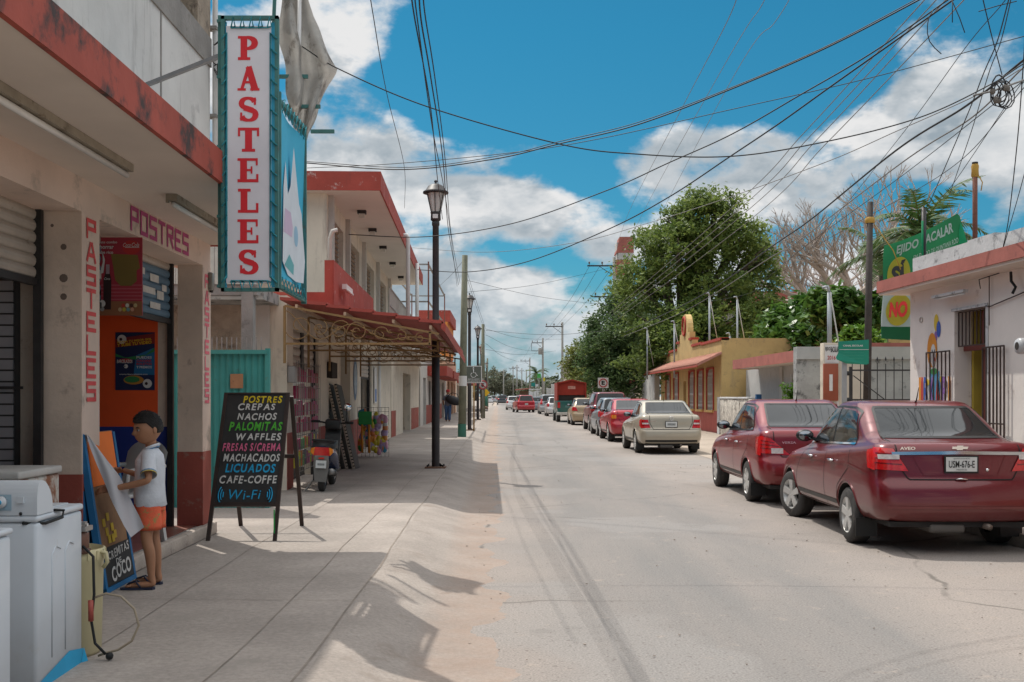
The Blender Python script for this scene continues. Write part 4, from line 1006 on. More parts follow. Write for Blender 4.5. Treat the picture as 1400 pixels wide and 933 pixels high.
for j, Y in enumerate((15.35,17.6,20.2,22.8,25.8)):
    xa, xb = xi(Y)+.06, xo(Y)-.17; g = MB(); zb = 2.30+.0*j
    g.bar((xa,Y,zb),(xb,Y,zb), .03,.03, iron); g.bar((xa,Y,2.84),(xb+.13,Y,2.44), .03,.03, iron)
    g.bar((xa,Y,2.02),(xa,Y,2.84), .035,.035, iron); g.bar((xb,Y,zb-.02),(xb,Y,2.47), .03,.03, iron)
    W_ = xb-xa
    for (cx,cz,r,tn,a0,sg) in ((.10,.23,.24,1.3,2.6,1),(.24,.14,.12,1.2,1.,-1),(.38,.27,.15,1.4,.5,1),(.50,.20,.17,1.5,3.4,-1),(.66,.15,.12,1.2,0.,1),(.80,.10,.09,1.2,2.,-1),(.93,.08,.08,1.3,1.,1)):
        top = (2.84-zb)*(1-cx)+.14*cx; r_ = min(r, top*.46)
        g.tube([(xa+cx*W_+p, Y, zb+top*.5+z_) for p, z_ in spiral(0,0,r_,tn,a0,sg)], .007, iron, 5)
    g.tube([(xa+W_*u, Y, zb+.06+.42*(1-u)*(.5+.5*math.cos(u*13))) for u in [i/30 for i in range(31)]], .007, iron, 5)
    for (cx,cz) in ((.22,.2),(.36,.2),(.47,.17),(.6,.14),(.72,.16),(.85,.06)):
        for a_ in (0,1.3,2.6): g.tube([(xa+cx*W_,Y,zb+cz),(xa+cx*W_+.05*math.cos(a_),Y,zb+cz+.05*math.sin(a_))], [.012,.004], iron, 5)
    t.part('scroll_truss', g, world=True)
# ---------------------------------------------------------------- further buildings of the left row
def lowbuild(name, label, cat, loc, rz, L_, H_, D_, wallm, ops, bands, extras=None, side=True):
    b = T(name, label, cat, loc, rz)
    g = MB(); wall_open(g, -.25, 0, 0, L_, 0, H_, ops, wallm); g.box((-D_,0,0),(-.25,.25,H_), wallm); g.box((-D_,L_-.2,0),(-.25,L_,H_), wallm); g.box((-D_,.25,H_-.12),(-.25,L_-.2,H_), wallm); b.part('wall', g)
    for (a,c,z0,z1) in ops:
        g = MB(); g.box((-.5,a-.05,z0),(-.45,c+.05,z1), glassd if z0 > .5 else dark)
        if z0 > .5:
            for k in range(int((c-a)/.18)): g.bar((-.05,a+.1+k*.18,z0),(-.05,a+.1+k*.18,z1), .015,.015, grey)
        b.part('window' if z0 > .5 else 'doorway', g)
    for (nm,x0,x1,y0,y1,z0,z1,m) in bands:
        g = MB(); g.box((x0,y0,z0),(x1,y1,z1), m); b.part(nm, g)
    return b
stonem = mat('tan_stone_tiles', (.40,.33,.24), .85, .2, 6, .3, spots=((.25,.2,.14), .45, 8))
b3 = lowbuild('shop_building', 'single storey cream shop with a recessed stone entrance past the awning', 'shop', (-4.10,36.5,.15), .015, 13, 2.95, 6, creamL,
     [(4.6,8.2,0,2.3)], [('stone_recess',-1.6,-.28,8.0,8.2,0,2.3,stonem),('dado',.001,.01,8.6,12.8,0,.9,dado),('dado',.001,.01,0.,1.6,0,.9,dado),('terrace_parapet',-5,.02,.0,13,2.96,3.7,creamL),('cornice',.0,.12,0,13,2.75,2.93,greyw)])
g = MB()
g.box((-1.6,1,3.0),(1.25,12.8,3.15), creamL)
for y in (1,12.8):
    for x in (1.2,-.3): g.bar((x,y,3.15),(x,y,6.1), .05,.05, mat('rusty_post', (.20,.08,.06), .7, .2, 8))
for z in (4.7,6.0): g.bar((1.2,1,z),(1.2,12.8,z), .05,.05, grey); g.bar((-.3,1,z),(-.3,12.8,z), .05,.05, grey); g.bar((1.2,12.8,z),(-.3,12.8,z), .05,.05, grey); g.bar((1.2,1,z),(-.3,1,z), .05,.05, grey)
b3.part('terrace_frame', g)
g = MB(); g.box((-5,3,3.7),(-1.2,9,5.1), creamL); g.box((-4.5,9.2,3.7),(-.6,12.8,4.8), stonem); b3.part('roof_room', g)
b4 = lowbuild('shop_building', 'pale shop with red canopy slabs beside the man with the black bag', 'shop', (-4.25,49.8,.15), .013, 25, 3.3, 6, greyw,
     [(2,4,0,2.3),(6,8,.9,2.2),(10.5,13,0,2.3),(15,17,.9,2.2),(19,22,0,2.3)], [('dado',.001,.012,4.1,10.4,0,.95,dado),('dado',.001,.012,13.1,18.9,0,.95,dado),('canopy',.0,1.0,5,12,2.45,2.95,redL),('canopy',.0,1.0,14,24,2.45,2.9,redL),('roof_edge',-1,.8,4,16,4.75,5.0,redL),('upper_wall',-4,-.3,4,16,3.3,4.74,creamL)])
b5 = lowbuild('shop_building', 'narrow red and orange topped building beyond the second street lamp', 'shop', (-4.6,75,.15), .013, 18, 4.2, 6, mat('salmon_wall', (.50,.30,.20), .9),
     [(2,5,0,2.5),(8,11,0,2.5),(13,15,0,2.4)], [('roof_band',-2,.1,0,10,4.2,6.6,mat('orange_wall', (.62,.22,.05), .9)),('parapet',-2,.3,0,10,6.6,7.4,redL),('canopy',0,1.1,2,16,2.7,3.1,redL)])
b6 = lowbuild('shop_building', 'far pale row with dark doorways at the end of the left pavement', 'shop', (-4.9,94,.15), .012, 60, 3.2, 8, creamL,
     [(3,6,0,2.4),(12,15,0,2.4),(22,25,0,2.4),(35,38,0,2.4),(48,52,0,2.4)], [('canopy',0,1.2,2,30,2.6,3.0,redL),('dado',.001,.02,7,11,0,1,dado)])
# ---------------------------------------------------------------- street lamps
lblack = mat('chipped_black_paint', (.030,.025,.025), .5, .2, 6, spots=((.25,.22,.20), .33, 14)); lglass = mat('frosted_lamp_glass', (.55,.53,.50), .3, .08, 6)
lt = T('street_lamp', 'tall black street lamp rising through the red awning', 'street lamp', (-1.49,21.0,.15), 0, 'black lantern street lamps along the left pavement')
g = MB(); g.box((-.2,-.2,0),(.2,.2,.03), mat('rusty_base', (.16,.09,.06), .8, .3, 9), .005)
for a in (-1,1):
    for b in (-1,1): g.cyl((a*.15,b*.15,.03),(a*.15,b*.15,.07), .015, rub_, 8)
for a in range(4): g.prism([(.06,0.03),(.15,.03),(.06,.12)], -.005,.005, lblack, 'xz')
lt.part('base', g)
g = MB(); g.lathe((0,0,0), [(.078,.03),(.078,2.6),(.066,2.62),(.062,4.72),(.075,4.74),(.075,4.80),(.055,4.82)], lblack, 16); lt.part('pole', g)
g = MB(); g.lathe((0,0,0), [(.055,4.80),(.10,4.84),(.095,4.96),(.10,4.97),(.105,4.99),(.09,5.0),(0,5.0)], lblack, 16)
g.box((-.05,-.12,4.86),(.05,-.098,4.94), wht)
for k in range(6):
    a = 2*PI*k/6+.5; g.bar((.095*math.cos(a),.095*math.sin(a),4.99),(.185*math.cos(a),.185*math.sin(a),5.36), .016,.016, lblack)
L_ = lt.part('lantern', g)
g = MB(); g.lathe((0,0,0), [(.09,5.0),(.178,5.355)], lglass, 6, smooth=False); lt.part('glass', g, parent=L_)
g = MB(); g.lathe((0,0,0), [(.0,5.36),(.25,5.36),(.25,5.39),(.20,5.42),(.15,5.50),(.09,5.535),(.03,5.55),(.02,5.57),(.035,5.595),(.02,5.62),(0,5.63)], lblack, 20); lt.part('cap', g, parent=L_)
for (x,Y,lab) in ((-1.74,44,'second street lamp, behind the wheelchair sign'),(-2.02,63.5,'third street lamp, between the two wooden poles'),(-2.5,87,'fourth street lamp, small in front of the orange building'),(-3.1,131,'farthest black street lamp with a green foot at the end of the pavement')):
    copy_thing(lt, (x,Y,.15), label=lab)
wood = mat('greenish_wood_pole', (.17,.17,.12), .9, .15, 4, .2, spots=((.09,.10,.07), .42, 6)); pgrey = mat('concrete_pole', (.26,.25,.23), .9, .1, 3)
def upole(x, Y, z0, h, label, r=.11, arm=None, arm2=None, lean=0, m=None, tf=False, grp='utility poles along the street', bracket=0):
    t = T('utility_pole', label, 'utility pole', (x,Y,z0), 0, grp); mm = m or wood
    g = MB(); g.tube([(0,0,0),(lean*.5,0,h*.5),(lean,0,h)], [r*1.15,r,r*.8], mm, 12); p_ = t.part('pole', g)
    for a_ in (arm, arm2):
        if not a_: continue
        x0, x1, z = a_; g = MB(); g.box((lean+x0,-.10,z),(lean+x1,-.0,z+.10), lblack)
        g.bar((lean+x0*.55,-.05,z),(lean,-.05,z-.7), .04,.04, lblack); t.part('crossarm', g)
        for k in range(3):
            g = MB(); xx = lean+lerp(x0,x1,(k+.15)/2.4); g.lathe((xx,-.05,z+.1), [(.02,0),(.02,.08),(.06,.10),(.05,.16),(.07,.18),(.04,.26),(0,.27)], mat('brown_insulator', (.12,.06,.04), .3), 8); t.part('insulator', g)
    if bracket:
        g = MB(); g.tube([(lean+arm[0],-.05,arm[2]),(lean+arm[0],-.05,arm[2]-bracket),(lean+.0,-.05,arm[2]-bracket)], .04, lblack, 6); t.part('bracket', g)
    if tf:
        g = MB(); g.lathe((lean-.35,0,h-2.2), [(0,0),(.24,0),(.26,.1),(.26,.8),(.2,.86),(0,.88)], pgrey, 14); t.part('transformer', g)
    return t
p1 = upole(-1.72,37,.15,6.25,'leaning greenish wooden pole with a white paper, just past the awning', .12, lean=.10)
g = MB(); g.lathe((.03,0,0), [(.14,1.75),(.14,2.1)], wht, 12); p1.part('paper', g); g = MB(); g.lathe((0,0,0), [(.145,.0),(.143,.45)], mat('green_pole_foot', (.04,.14,.10), .8), 12); p1.part('painted_foot', g)
upole(-1.85,68.6,.15,6.0,'second wooden pole, behind the round no parking sign', .12)
upole(-7.5,58,0,9.2,'grey pole with two crossarms standing behind the two storey building', .13, (-1.5,1.2,8.2), (-1.3,1.0,7.6), m=pgrey, tf=True)
# ---------------------------------------------------------------- small signs on the left pavement
ywood = mat('ochre_post', (.32,.19,.06), .8)
gs = mat('olive_sign_face', (.10,.11,.09), .6)
t = T('parking_sign', 'dark square wheelchair parking sign on an ochre post', 'sign', (-1.53,43.2,.15))
g = MB(); g.cyl((0,0,0),(0,0,2.6), .03, ywood, 8); t.part('post', g)
g = MB(); g.box((-.32,-.05,1.93),(.32,-.03,2.62), wht); g.box((-.29,-.054,1.96),(.29,-.05,2.59), gs); t.part('panel', g)
g = MB(); 
g.tube([(-.02,-.06,2.50),(-.01,-.06,2.34),(.07,-.06,2.33),(.10,-.06,2.23),(.15,-.06,2.24)], .020, wht, 6); g.ball((-.02,-.06,2.535),(.032,.01,.032), wht, 8)
g.tube([(.0+.10*math.cos(a)-.02,-.06,2.25+.10*math.sin(a)) for a in [math.radians(120+i*20) for i in range(12)]], .014, wht, 6)
put_text(g,'EXCLUSIVO',(-.22,-.058,2.06),U,V,.44,.05,wht,.02); put_text(g,'DISCAPACITADOS',(-.25,-.058,1.985),U,V,.50,.045,wht,.02)
t.part('symbol', g)
redS = mat('sign_ring_red', (.45,.03,.03), .5)
t = T('no_parking_sign', 'round white no parking sign with red ring below the wheelchair sign', 'sign', (-1.80,66.5,.15))
g = MB(); g.cyl((0,.03,0),(0,.03,2.5), .03, grey, 8); t.part('post', g)
g = MB(); g.lathe((0,0,2.10), [(0,-.01),(.28,-.01),(.28,.01),(0,.01)], wht, 24, 'y'); t.part('panel', g)
g = MB(); ring = [( .255*math.cos(a), -.02, 2.10+.255*math.sin(a)) for a in [2*PI*i/24 for i in range(25)]]
g.tube(ring, .03, redS, 5); g.bar((-.18,-.022,2.28),(.18,-.022,1.92), .05,.01, redS, up=(0,1,0)); put_text(g,'E',(-.09,-.012,1.99),U,V,.18,.23,rub_,.04); t.part('symbol', g)
t = T('warning_sign', 'yellow diamond sign on a green post near the farthest lamp', 'sign', (-2.85,118,.15))
g = MB(); g.cyl((0,0,0),(0,0,2.5), .04, mat('green_pole_foot', (.04,.14,.10)), 8); g.cyl((-.1,3,0),(-.1,3,1.4),.22, mat('green_pole_foot', (.04,.14,.10)), 10); t.part('post', g)
g = MB(); g.prism([(-.42,1.8),(0,1.38),(.42,1.8),(0,2.22)], -.05,-.03, mat('sign_yellow', (.70,.42,.02), .5), 'xz'); t.part('panel', g)
g = MB(); g.box((-3.4,99,.15),(-2.3,104,.35), grey, .05); g.ball((-2.5,100,.45),(.3,.3,.2), mat('rubble_brown', (.16,.10,.07), .9), 8); solo('rubble', g, 'low heap of rubble at the kerb near the yellow diamond sign', 'rubble')
# ---------------------------------------------------------------- cars
def ring_pts(p, n_rear=9, n_c=5, n_side=19, n_front=9):
    """plan outline: rear edge, corner, right side, corner, front edge, corner, left side, corner (counter-clockwise from above)"""
    zr, zm, zf, yr, yf, hw, cr, cf, bowr, bowf = p
    def zq(y):
        u = (y-(yr+yf)/2)/((yf-yr)/2); a = (zr+zf)/2-zm; b = (zf-zr)/2; return zm+b*u+a*u*u
    L_ = max(abs(yr), abs(yf)); pts = []
    def hwid(y):
        u = (y-(yr+yf)/2)/((yf-yr)/2); return hw*(1-.045*abs(u)**2.6)
    hr = hwid(yr); hf = hwid(yf)
    for i in range(n_rear):
        x = lerp(-hr+cr, hr-cr, i/(n_rear-1)); pts.append((x, yr+bowr*(x/hr)**2))
    b0 = bowr*((hr-cr)/hr)**2
    for i in range(1, n_c+1):
        a = -PI/2+PI/2*i/(n_c+1); pts.append((hr-cr+cr*math.cos(a), yr+b0+cr+cr*math.sin(a)))
    ya, yb = yr+b0+cr, yf-bowf*((hf-cf)/hf)**2-cf
    for i in range(n_side):
        y = lerp(ya, yb, i/(n_side-1)); t_ = i/(n_side-1); e = hr*(1-t_)+hf*t_
        pts.append((max(hwid(y), e if t_ in (0,1) else 0), y))
    b1 = bowf*((hf-cf)/hf)**2
    for i in range(1, n_c+1):
        a = PI/2*i/(n_c+1); pts.append((hf-cf+cf*math.cos(a), yb+cf*math.sin(a)))
    for i in range(n_front):
        x = lerp(hf-cf, -hf+cf, i/(n_front-1)); pts.append((x, yf-bowf*(x/hf)**2))
    for i in range(1, n_c+1):
        a = PI/2+PI/2*i/(n_c+1); pts.append((-hf+cf+cf*math.cos(a), yb+cf*math.sin(a)))
    for i in range(n_side):
        y = lerp(yb, ya, i/(n_side-1)); t_ = i/(n_side-1); e = hf*(1-t_)+hr*t_
        pts.append((-max(hwid(y), e if t_ in (0,1) else 0), y))
    for i in range(1, n_c+1):
        a = PI+PI/2*i/(n_c+1); pts.append((-hr+cr+cr*math.cos(a), yr+b0+cr+cr*math.sin(a)))
    return [(x, y, zq(max(min(y, yf), yr))) for x, y in pts]
def car_shell(rings, wheels, wr, m, m_in, sub=1, track=.75, ww=.24):
    bm = bmesh.new(); rows = []
    for p in rings: rows.append([bm.verts.new(v) for v in ring_pts(p)])
    n = len(rows[0])
    for a, b in zip(rows, rows[1:]):
        for i in range(n): bm.faces.new((a[i], a[(i+1)%n], b[(i+1)%n], b[i]))
    bm.faces.new(rows[0][::-1]); bm.faces.new(rows[-1])
    me = bpy.data.meshes.new('shell'); bm.to_mesh(me); bm.free()
    for p in me.polygons: p.use_smooth = True
    me.materials.append(m)
    ob = bpy.data.objects.new('shell', me); C.objects.link(ob)
    if sub: sm = ob.modifiers.new('s','SUBSURF'); sm.levels = sub; sm.render_levels = sub
    cut = MB()
    for wy in wheels:
        for s in (-1, 1): 
            x0, x1 = s*(track-ww/2-.06), s*(track+ww/2+.4)
            if s > 0: cut.lathe((0,wy,wr*.98), [(0,x0),(wr*1.17,x0),(wr*1.17,x1),(0,x1)], m_in, 32, 'x')
            else: cut.lathe((0,wy,wr*.98), [(0,x1),(wr*1.17,x1),(wr*1.17,x0),(0,x0)], m_in, 32, 'x')
    cm_ = bpy.data.meshes.new('cut'); cm_.from_pydata(cut.v, [], cut.f); cm_.materials.append(m_in)
    bmc = bmesh.new(); bmc.from_mesh(cm_); bmesh.ops.remove_doubles(bmc, verts=bmc.verts, dist=1e-5); bmesh.ops.recalc_face_normals(bmc, faces=bmc.faces); bmc.to_mesh(cm_); bmc.free()
    co = bpy.data.objects.new('cut', cm_); C.objects.link(co)
    bo_ = ob.modifiers.new('b','BOOLEAN'); bo_.operation = 'DIFFERENCE'; bo_.solver = 'EXACT'; bo_.object = co
    try: bo_.material_mode = 'TRANSFER'
    except Exception: pass
    dg = bpy.context.evaluated_depsgraph_get(); ev = ob.evaluated_get(dg)
    res = bpy.data.meshes.new_from_object(ev)
    bpy.data.objects.remove(ob); bpy.data.objects.remove(co); bpy.data.meshes.remove(me); bpy.data.meshes.remove(cm_)
    bmx = bmesh.new(); bmx.from_mesh(res); bv = BVHTree.FromBMesh(bmx); bmx.free()
    return res, bv
def proj(bv, kind, a, b):
    """project a 2-D point onto the shell; side: (y,z) from left/right; rear: (x,z); top: (x,y)"""
    if kind == 'L': o, d = Vector((-3,a,b)), Vector((1,0,0))
    elif kind == 'R': o, d = Vector((3,a,b)), Vector((-1,0,0))
    elif kind == 'B': o, d = Vector((a,-6,b)), Vector((0,1,0))
    elif kind == 'F': o, d = Vector((a,6,b)), Vector((0,-1,0))
    elif kind == 'BL': o = Vector((a,-2,b))+Vector((-2.4,-2.4,0))*1.; d = Vector((1,1,0)).normalized()
    else: o, d = Vector((a,b,4)), Vector((0,0,-1))
    h, nrm, idx, dist = bv.ray_cast(o, d)
    if h is None:
        h, nrm, idx, dist = bv.find_nearest(Vector((a,-2.1,b)) if kind in 'B' else Vector((-.8 if kind == 'L' else .8,a,b)))
    if nrm.dot(d) > 0: nrm = -nrm
    return h, nrm
def resample(ch, n):
    ch = [Vector(p) for p in ch]; d = [0]
    for a, b in zip(ch, ch[1:]): d.append(d[-1]+(b-a).length)
    out = []
    for i in range(n+1):
        t_ = d[-1]*i/n; k = 0
        while k < len(d)-2 and d[k+1] < t_: k += 1
        f = (t_-d[k])/max(d[k+1]-d[k], 1e-9); out.append(ch[k].lerp(ch[k+1], min(1,f)))
    return out
def patch(g, bv, kind, low, top, m, nu=14, nv=7, off=.005, skirt=True):
    A_ = resample(low, nu); B_ = resample(top, nu); vs = []
    for j in range(nv+1):
        for i in range(nu+1):
            q_ = A_[i].lerp(B_[i], j/nv); h, nn = proj(bv, kind, q_.x, q_.y); vs.append(h+nn*off)
    fs = [(j*(nu+1)+i, j*(nu+1)+i+1, (j+1)*(nu+1)+i+1, (j+1)*(nu+1)+i) for j in range(nv) for i in range(nu)]
    g.add(vs, fs, m, True)
def seam(g, bv, kind, pts, wd, m, off=.003, n=None):
    q_ = resample(pts, n or max(4, int(sum((Vector(b)-Vector(a)).length for a,b in zip(pts, pts[1:]))/.05)))
    vs = []
    for i, p in enumerate(q_):
        d = (q_[min(i+1,len(q_)-1)]-q_[max(i-1,0)]); d = d.normalized() if d.length > 0 else Vector((1,0)); e = Vector((-d.y,d.x))*wd/2
        for s in (1,-1):
            h, nn = proj(bv, kind, p.x+s*e.x, p.y+s*e.y); vs.append(h+nn*off)
    g.add(vs, [(2*i,2*i+1,2*i+3,2*i+2) for i in range(len(q_)-1)], m, True)
def mirror(kind): return {'L':'R','R':'L'}.get(kind, kind)
tyrem = mat('tyre_rubber', (.045,.042,.040), .85, .2, 10, spots=((.15,.13,.11), .40, 9)); rimm = mat('alloy_rim', (.58,.57,.55), .4, .08, 8, metal=.5, spots=((.30,.26,.22), .40, 12)); wellm = mat('wheel_well', (.012,.011,.010), .95, .2, 5)
chrome = mat('chrome', (.75,.75,.76), .12, .02, 5, metal=1.); glassm = mat('car_glass', (.014,.017,.019), .05, .15, 2, spec=.38, coat=.0)
trimb = mat('black_trim', (.012,.012,.012), .45, .2, 6); platem = mat('plate_white', (.55,.56,.55), .5, .04, 20); taill = mat('red_lens', (.50,.010,.012), .15, .25, 18, coat=.8); amber = mat('amber_lens', (.65,.20,.02), .2, .2, 12, coat=.6); clearl = mat('clear_lens', (.55,.50,.48), .15, .2, 25, coat=.8)
under = mat('underbody', (.02,.018,.017), .9, .3, 6); seamm = mat('panel_gap', (.01,.008,.008), .8)
def wheel(t, wy, s, track, wr, ww, spokes=5, steer=0., detail=True):
    w_ = MB(); o = (0,0,0); r = wr
    w_.lathe(o, [(r*.64,-ww/2),(r*.90,-ww/2),(r*.985,-ww*.40),(r,-ww*.2),(r*.992,-ww*.17),(r,-ww*.14),(r,ww*.14),(r*.992,ww*.17),(r,ww*.2),(r*.985,ww*.40),(r*.90,ww/2),(r*.64,ww/2)], tyrem, 36, 'x')
    tyre = w_.build('tyre'); 
    e = bpy.data.objects.new('wheel', None); C.objects.link(e); e.parent = t.o; e.location = (s*track, wy, wr); e.rotation_euler = (0,0,steer); e.empty_display_size = .1
    rm = MB(); x = s*ww/2; f = s
    rm.lathe(o, [(r*.66,x*1.0),(r*.655,x*.93),(r*.60,x*.80),(r*.60,-x*.5),(r*.2,-x*.4),(0,-x*.4)], rimm, 30, 'x')
    rm.lathe(o, [(0,x*.92),(r*.07,x*.92),(r*.12,x*.86),(r*.15,x*.5)], rimm, 16, 'x')
    for k in range(spokes):
        a = 2*PI*k/spokes+.3
        d = Vector((0,math.cos(a),math.sin(a))); e_ = Vector((0,-math.sin(a),math.cos(a)))
        p0 = d*r*.08+Vector((x*.80,0,0)); p1 = d*r*.61+Vector((x*.88,0,0)); wa, wb = r*.20, r*.15
        vs = [p0-e_*wa/2,p0+e_*wa/2,p1+e_*wb,p1-e_*wb]; vs = [v+Vector((f*.012,0,0)) for v in vs]+[v-Vector((f*.03,0,0)) for v in vs]
        fs = [(0,1,2,3),(7,6,5,4),(0,4,5,1),(1,5,6,2),(2,6,7,3),(3,7,4,0)]
        if s < 0: fs = [q_[::-1] for q_ in fs]
        rm.add(vs, fs, rimm)
    rm.lathe(o, [(r*.54,x*.1),(r*.54,x*.14),(0,x*.14)], mat('brake_dark', (.03,.03,.03), .7), 20, 'x')
    rim = rm.build('rim')
    tyre.parent = e; rim.parent = e
    return e
def mud(name, col_, r=.28, coat=.5, dust=(.34,.28,.22)):
    return mat(name, col_, r, .05, 1.5, coat=coat, metal=.15, low=(dust,.15,.60,.40), spec=.5)
def sedan(spec):
    s = spec; L = s['L']/2; W = s['W']/2; H = s['H']; k = s.get('style','notch')
    t = T('parked_car' if s.get('parked', True) else 'car', s['label'], 'car', s['loc'], s.get('rz', .013), s.get('group','cars parked along the right kerb'))
    paint = s['paint']; wr = s.get('wr', .30); fo = s.get('fo', .82); wb = s.get('wb', 2.48); ry = -(wb-(L-fo)); fy = L-fo; track = W-.115
    ry = fy-wb
    db = s.get('deck', 1.03); hb = s.get('hood', .76); bz = s.get('belt', .93)
    lo = .20+s.get('lift',0); R_ = []
    def ring(zr,zm,zf,yr,yf,hw,cr,cf,bow=.07,bf=.16): R_.append((zr,zm,zf,yr,yf,hw,cr,cf,bow,bf))
    ring(lo,lo-.02,lo,-L+.14,L-.15,W*.84,.18,.3)
    ring(lo+.03,lo,lo+.03,-L+.06,L-.05,W*.93,.20,.32)
    ring(lo+.12,lo+.10,lo+.12,-L+.015,L-.01,W*.975,.20,.34)
    ring(.46,.45,.46,-L,L,W*.995,.20,.36)
    ring(.60,.58,.58,-L+.01,L-.01,W,.20,.36)
    ring(s.get('bz',.655),.64,.62,-L+.04,L-.04,W*.998,.20,.36)
    if k in ('notch','hatch','suv'):
        ring(s.get('bz',.655)+.03,.68,.65,-L+.085,L-.07,W*.995,.18,.36)
    ring(lerp(.69,db,.5),.80,.70,-L+.10,L-.13,W*.985,.17,.36)
    ring(db-.05,bz-.05,hb-.02,-L+.12,L-.28,W*.965,.15,.34)
    ring(db-.005,bz,hb+.02,-L+.16,L-.40,W*.935,.14,.30)
    cy = s.get('cowl', L-1.15)           # base of windscreen
    rb = s.get('rearbase', -L+.62)       # base of rear window
    dk = db+.02 if k == 'notch' else db
    ring(dk+.005,bz+.025,hb+.06,(-L+.20) if k == 'notch' else (-L+.16),L-.55,W*.90,.14,.28)
    ring(dk+.02,bz+.05,bz+.02,rb,cy,W*.865,.16,.22,.12,.18)
    rr = s.get('rooff'); ra, rbk = s['roof']   # roof front y, roof rear y
    for f, hwf, c_ in ((.30,.835,.18),(.62,.785,.19),(.86,.735,.20)):
        yr_ = lerp(rb, rbk, f); yf_ = lerp(cy, ra, f)
        z_ = lerp(bz+.05, H-.02, f); ring(lerp(dk+.02,H-.035,f),z_+.015,lerp(bz+.02,H-.03,f),yr_,yf_,W*hwf,c_,.2,.10,.14)
    ring(H-.035,H-.012,H-.035,rbk+.02,ra-.02,W*.69,.20,.20,.08,.10)
    ring(H-.014,H-.002,H-.014,rbk+.14,ra-.14,W*.58,.18,.18,.06,.06)
    ring(H-.006,H+.002,H-.006,rbk+.35,ra-.32,W*.36,.12,.12,.03,.03)
    me, bv = car_shell(R_, (ry, fy), wr, paint, wellm, s.get('sub',1), track)
    bo_ = bpy.data.objects.new('body', me); C.objects.link(bo_); bo_.parent = t.o
    D = s.get('detail', 2)
    # side glass
    zb_ = bz+.085; zt = H-.115
    yA = lerp(rb, rbk, .36)+.20; yB = lerp(cy, ra, .25)-.12; yC = lerp(cy, ra, .80)-.10; yE = lerp(rb, rbk, .80)+.16 
    ym = s.get('bpillar', (yA+yB)/2-.05)
    for side in ('L','R') if D > 0 else ('L',):
        g = MB()
        if k == 'notch': lowc = [(yA,zb_+.03),(ym-.025,zb_)]; topc = [(yA+.03,zb_+.07),(yE,zt-.03),(yE+.14,zt),(ym-.025,zt+.02)]
        else: lowc = [(yA-.05,zb_+.03),(ym-.025,zb_)]; topc = [(yA+.05,zt-.03),(yA+.12,zt),(ym-.025,zt+.02)]
        patch(g, bv, side, lowc, topc, glassm, 14, 8); t.part('side_window', g)
        g = MB(); patch(g, bv, side, [(ym+.03,zb_),(yB,zb_-.015)], [(ym+.03,zt+.02),(yC-.05,zt+.01),(yC+.02,zt-.03),(yB-.02,zb_+.06)], glassm, 14, 8); t.part('side_window', g)
        if D > 0:
            g = MB(); seam(g, bv, side, [(yA-.02,zb_+.02),(yB+.03,zb_-.03)], .022, chrome if s.get('chromebelt') else trimb, .008)
            seam(g, bv, side, [(yA-.0,zb_+.06),(yE-.03,zt-.01),(yE+.14,zt+.035),(ym,zt+.045),(yC,zt+.025),(yB+.05,zb_+.02)], .020, trimb, .004)
            seam(g, bv, side, [(ym,zb_),(ym,zt+.03)], .05, trimb, .0035); t.part('window_trim', g)
        if D > 1:
            g = MB(); y1 = ry+.20 if k == 'notch' else ry+.3
            seam(g, bv, side, [(ym,zb_),(ym+.0,.60),(ym-.04,.34)], .009, seamm); seam(g, bv, side, [(yB-.02,zb_),(fy-wr-.10,.62),(fy-wr-.08,.34)], .009, seamm)
            seam(g, bv, side, [(yA+.02,zb_),(yA-.02,.80),(ry+wr*1.1,.58),(ry+wr*1.28,.36)], .009, seamm); seam(g, bv, side, [(ry+wr*1.3,.325),(fy-wr*1.3,.325)], .009, seamm); t.part('door_seam', g)
            g = MB()
            for wy_ in (ry, fy):
                seam(g, bv, side, [(wy_+wr*1.20*math.cos(a_), wr*.98+wr*1.20*math.sin(a_)) for a_ in [math.radians(-8+i*196/20) for i in range(21)]], .030, paint, .010, 30)
            t.part('wheel_arch_lip', g)
            g = MB(); seam(g, bv, side, [(ry+wr*1.3,.30+lo-.2),(fy-wr*1.3,.30+lo-.2)], .05, trimb, .005); seam(g, bv, side, [(-L+.35,bz-.16),(ry,bz-.10),(fy,bz-.15)], .012, paint, .010); t.part('sill_trim', g)
            sg = -1 if side == 'L' else 1
            for yh in (ym-.30, yB-.50 if False else ym+.58):
                h, nn = proj(bv, side, yh, bz-.10); g = MB(); g.tube([h+nn*.01+Vector((0,-.075,0)),h+nn*.035+Vector((0,-.06,0)),h+nn*.035+Vector((0,.06,0)),h+nn*.01+Vector((0,.075,0))], .013, chrome if s.get('chromehandle') else paint, 8); g.ball(h+nn*.004,(.006,.05,.022), seamm, 8); t.part('door_handle', g)
            for yy_ in (): pass
        if D > 0:
            sg = -1 if side == 'L' else 1; h, nn = proj(bv, side, yB-.02, zb_+.0); mp = h+Vector((sg*.12,.02,.045))
            g = MB(); g.ball(mp,(.11,.065,.075), s.get('mirror', trimb), 14); g.bar(h, mp, .04,.04, trimb); mr_ = t.part('wing_mirror', g)
            g = MB(); g.lathe((mp.x,mp.y-.062,mp.z), [(0,0),(.07,0),(.072,.02)], mat('mirror_glass', (.2,.22,.24), .05, metal=1), 14, 'y'); g.v = [(mp.x+(a-mp.x)*1.2,b,mp.z+(c-mp.z)*.8) for a,b,c in g.v]; t.part('mirror_glass', g, parent=mr_)
    # rear glass, windscreen
    hw_b = W*.865*.80; hw_t = W*.69*.86
    g = MB(); zl = dk+.035; zt2 = H-.075
    patch(g, bv, 'B', [(-hw_b,zl),(hw_b,zl)], [(-hw_t,zt2),(hw_t,zt2)], glassm, 18, 10, .004); rw = t.part('rear_window', g)
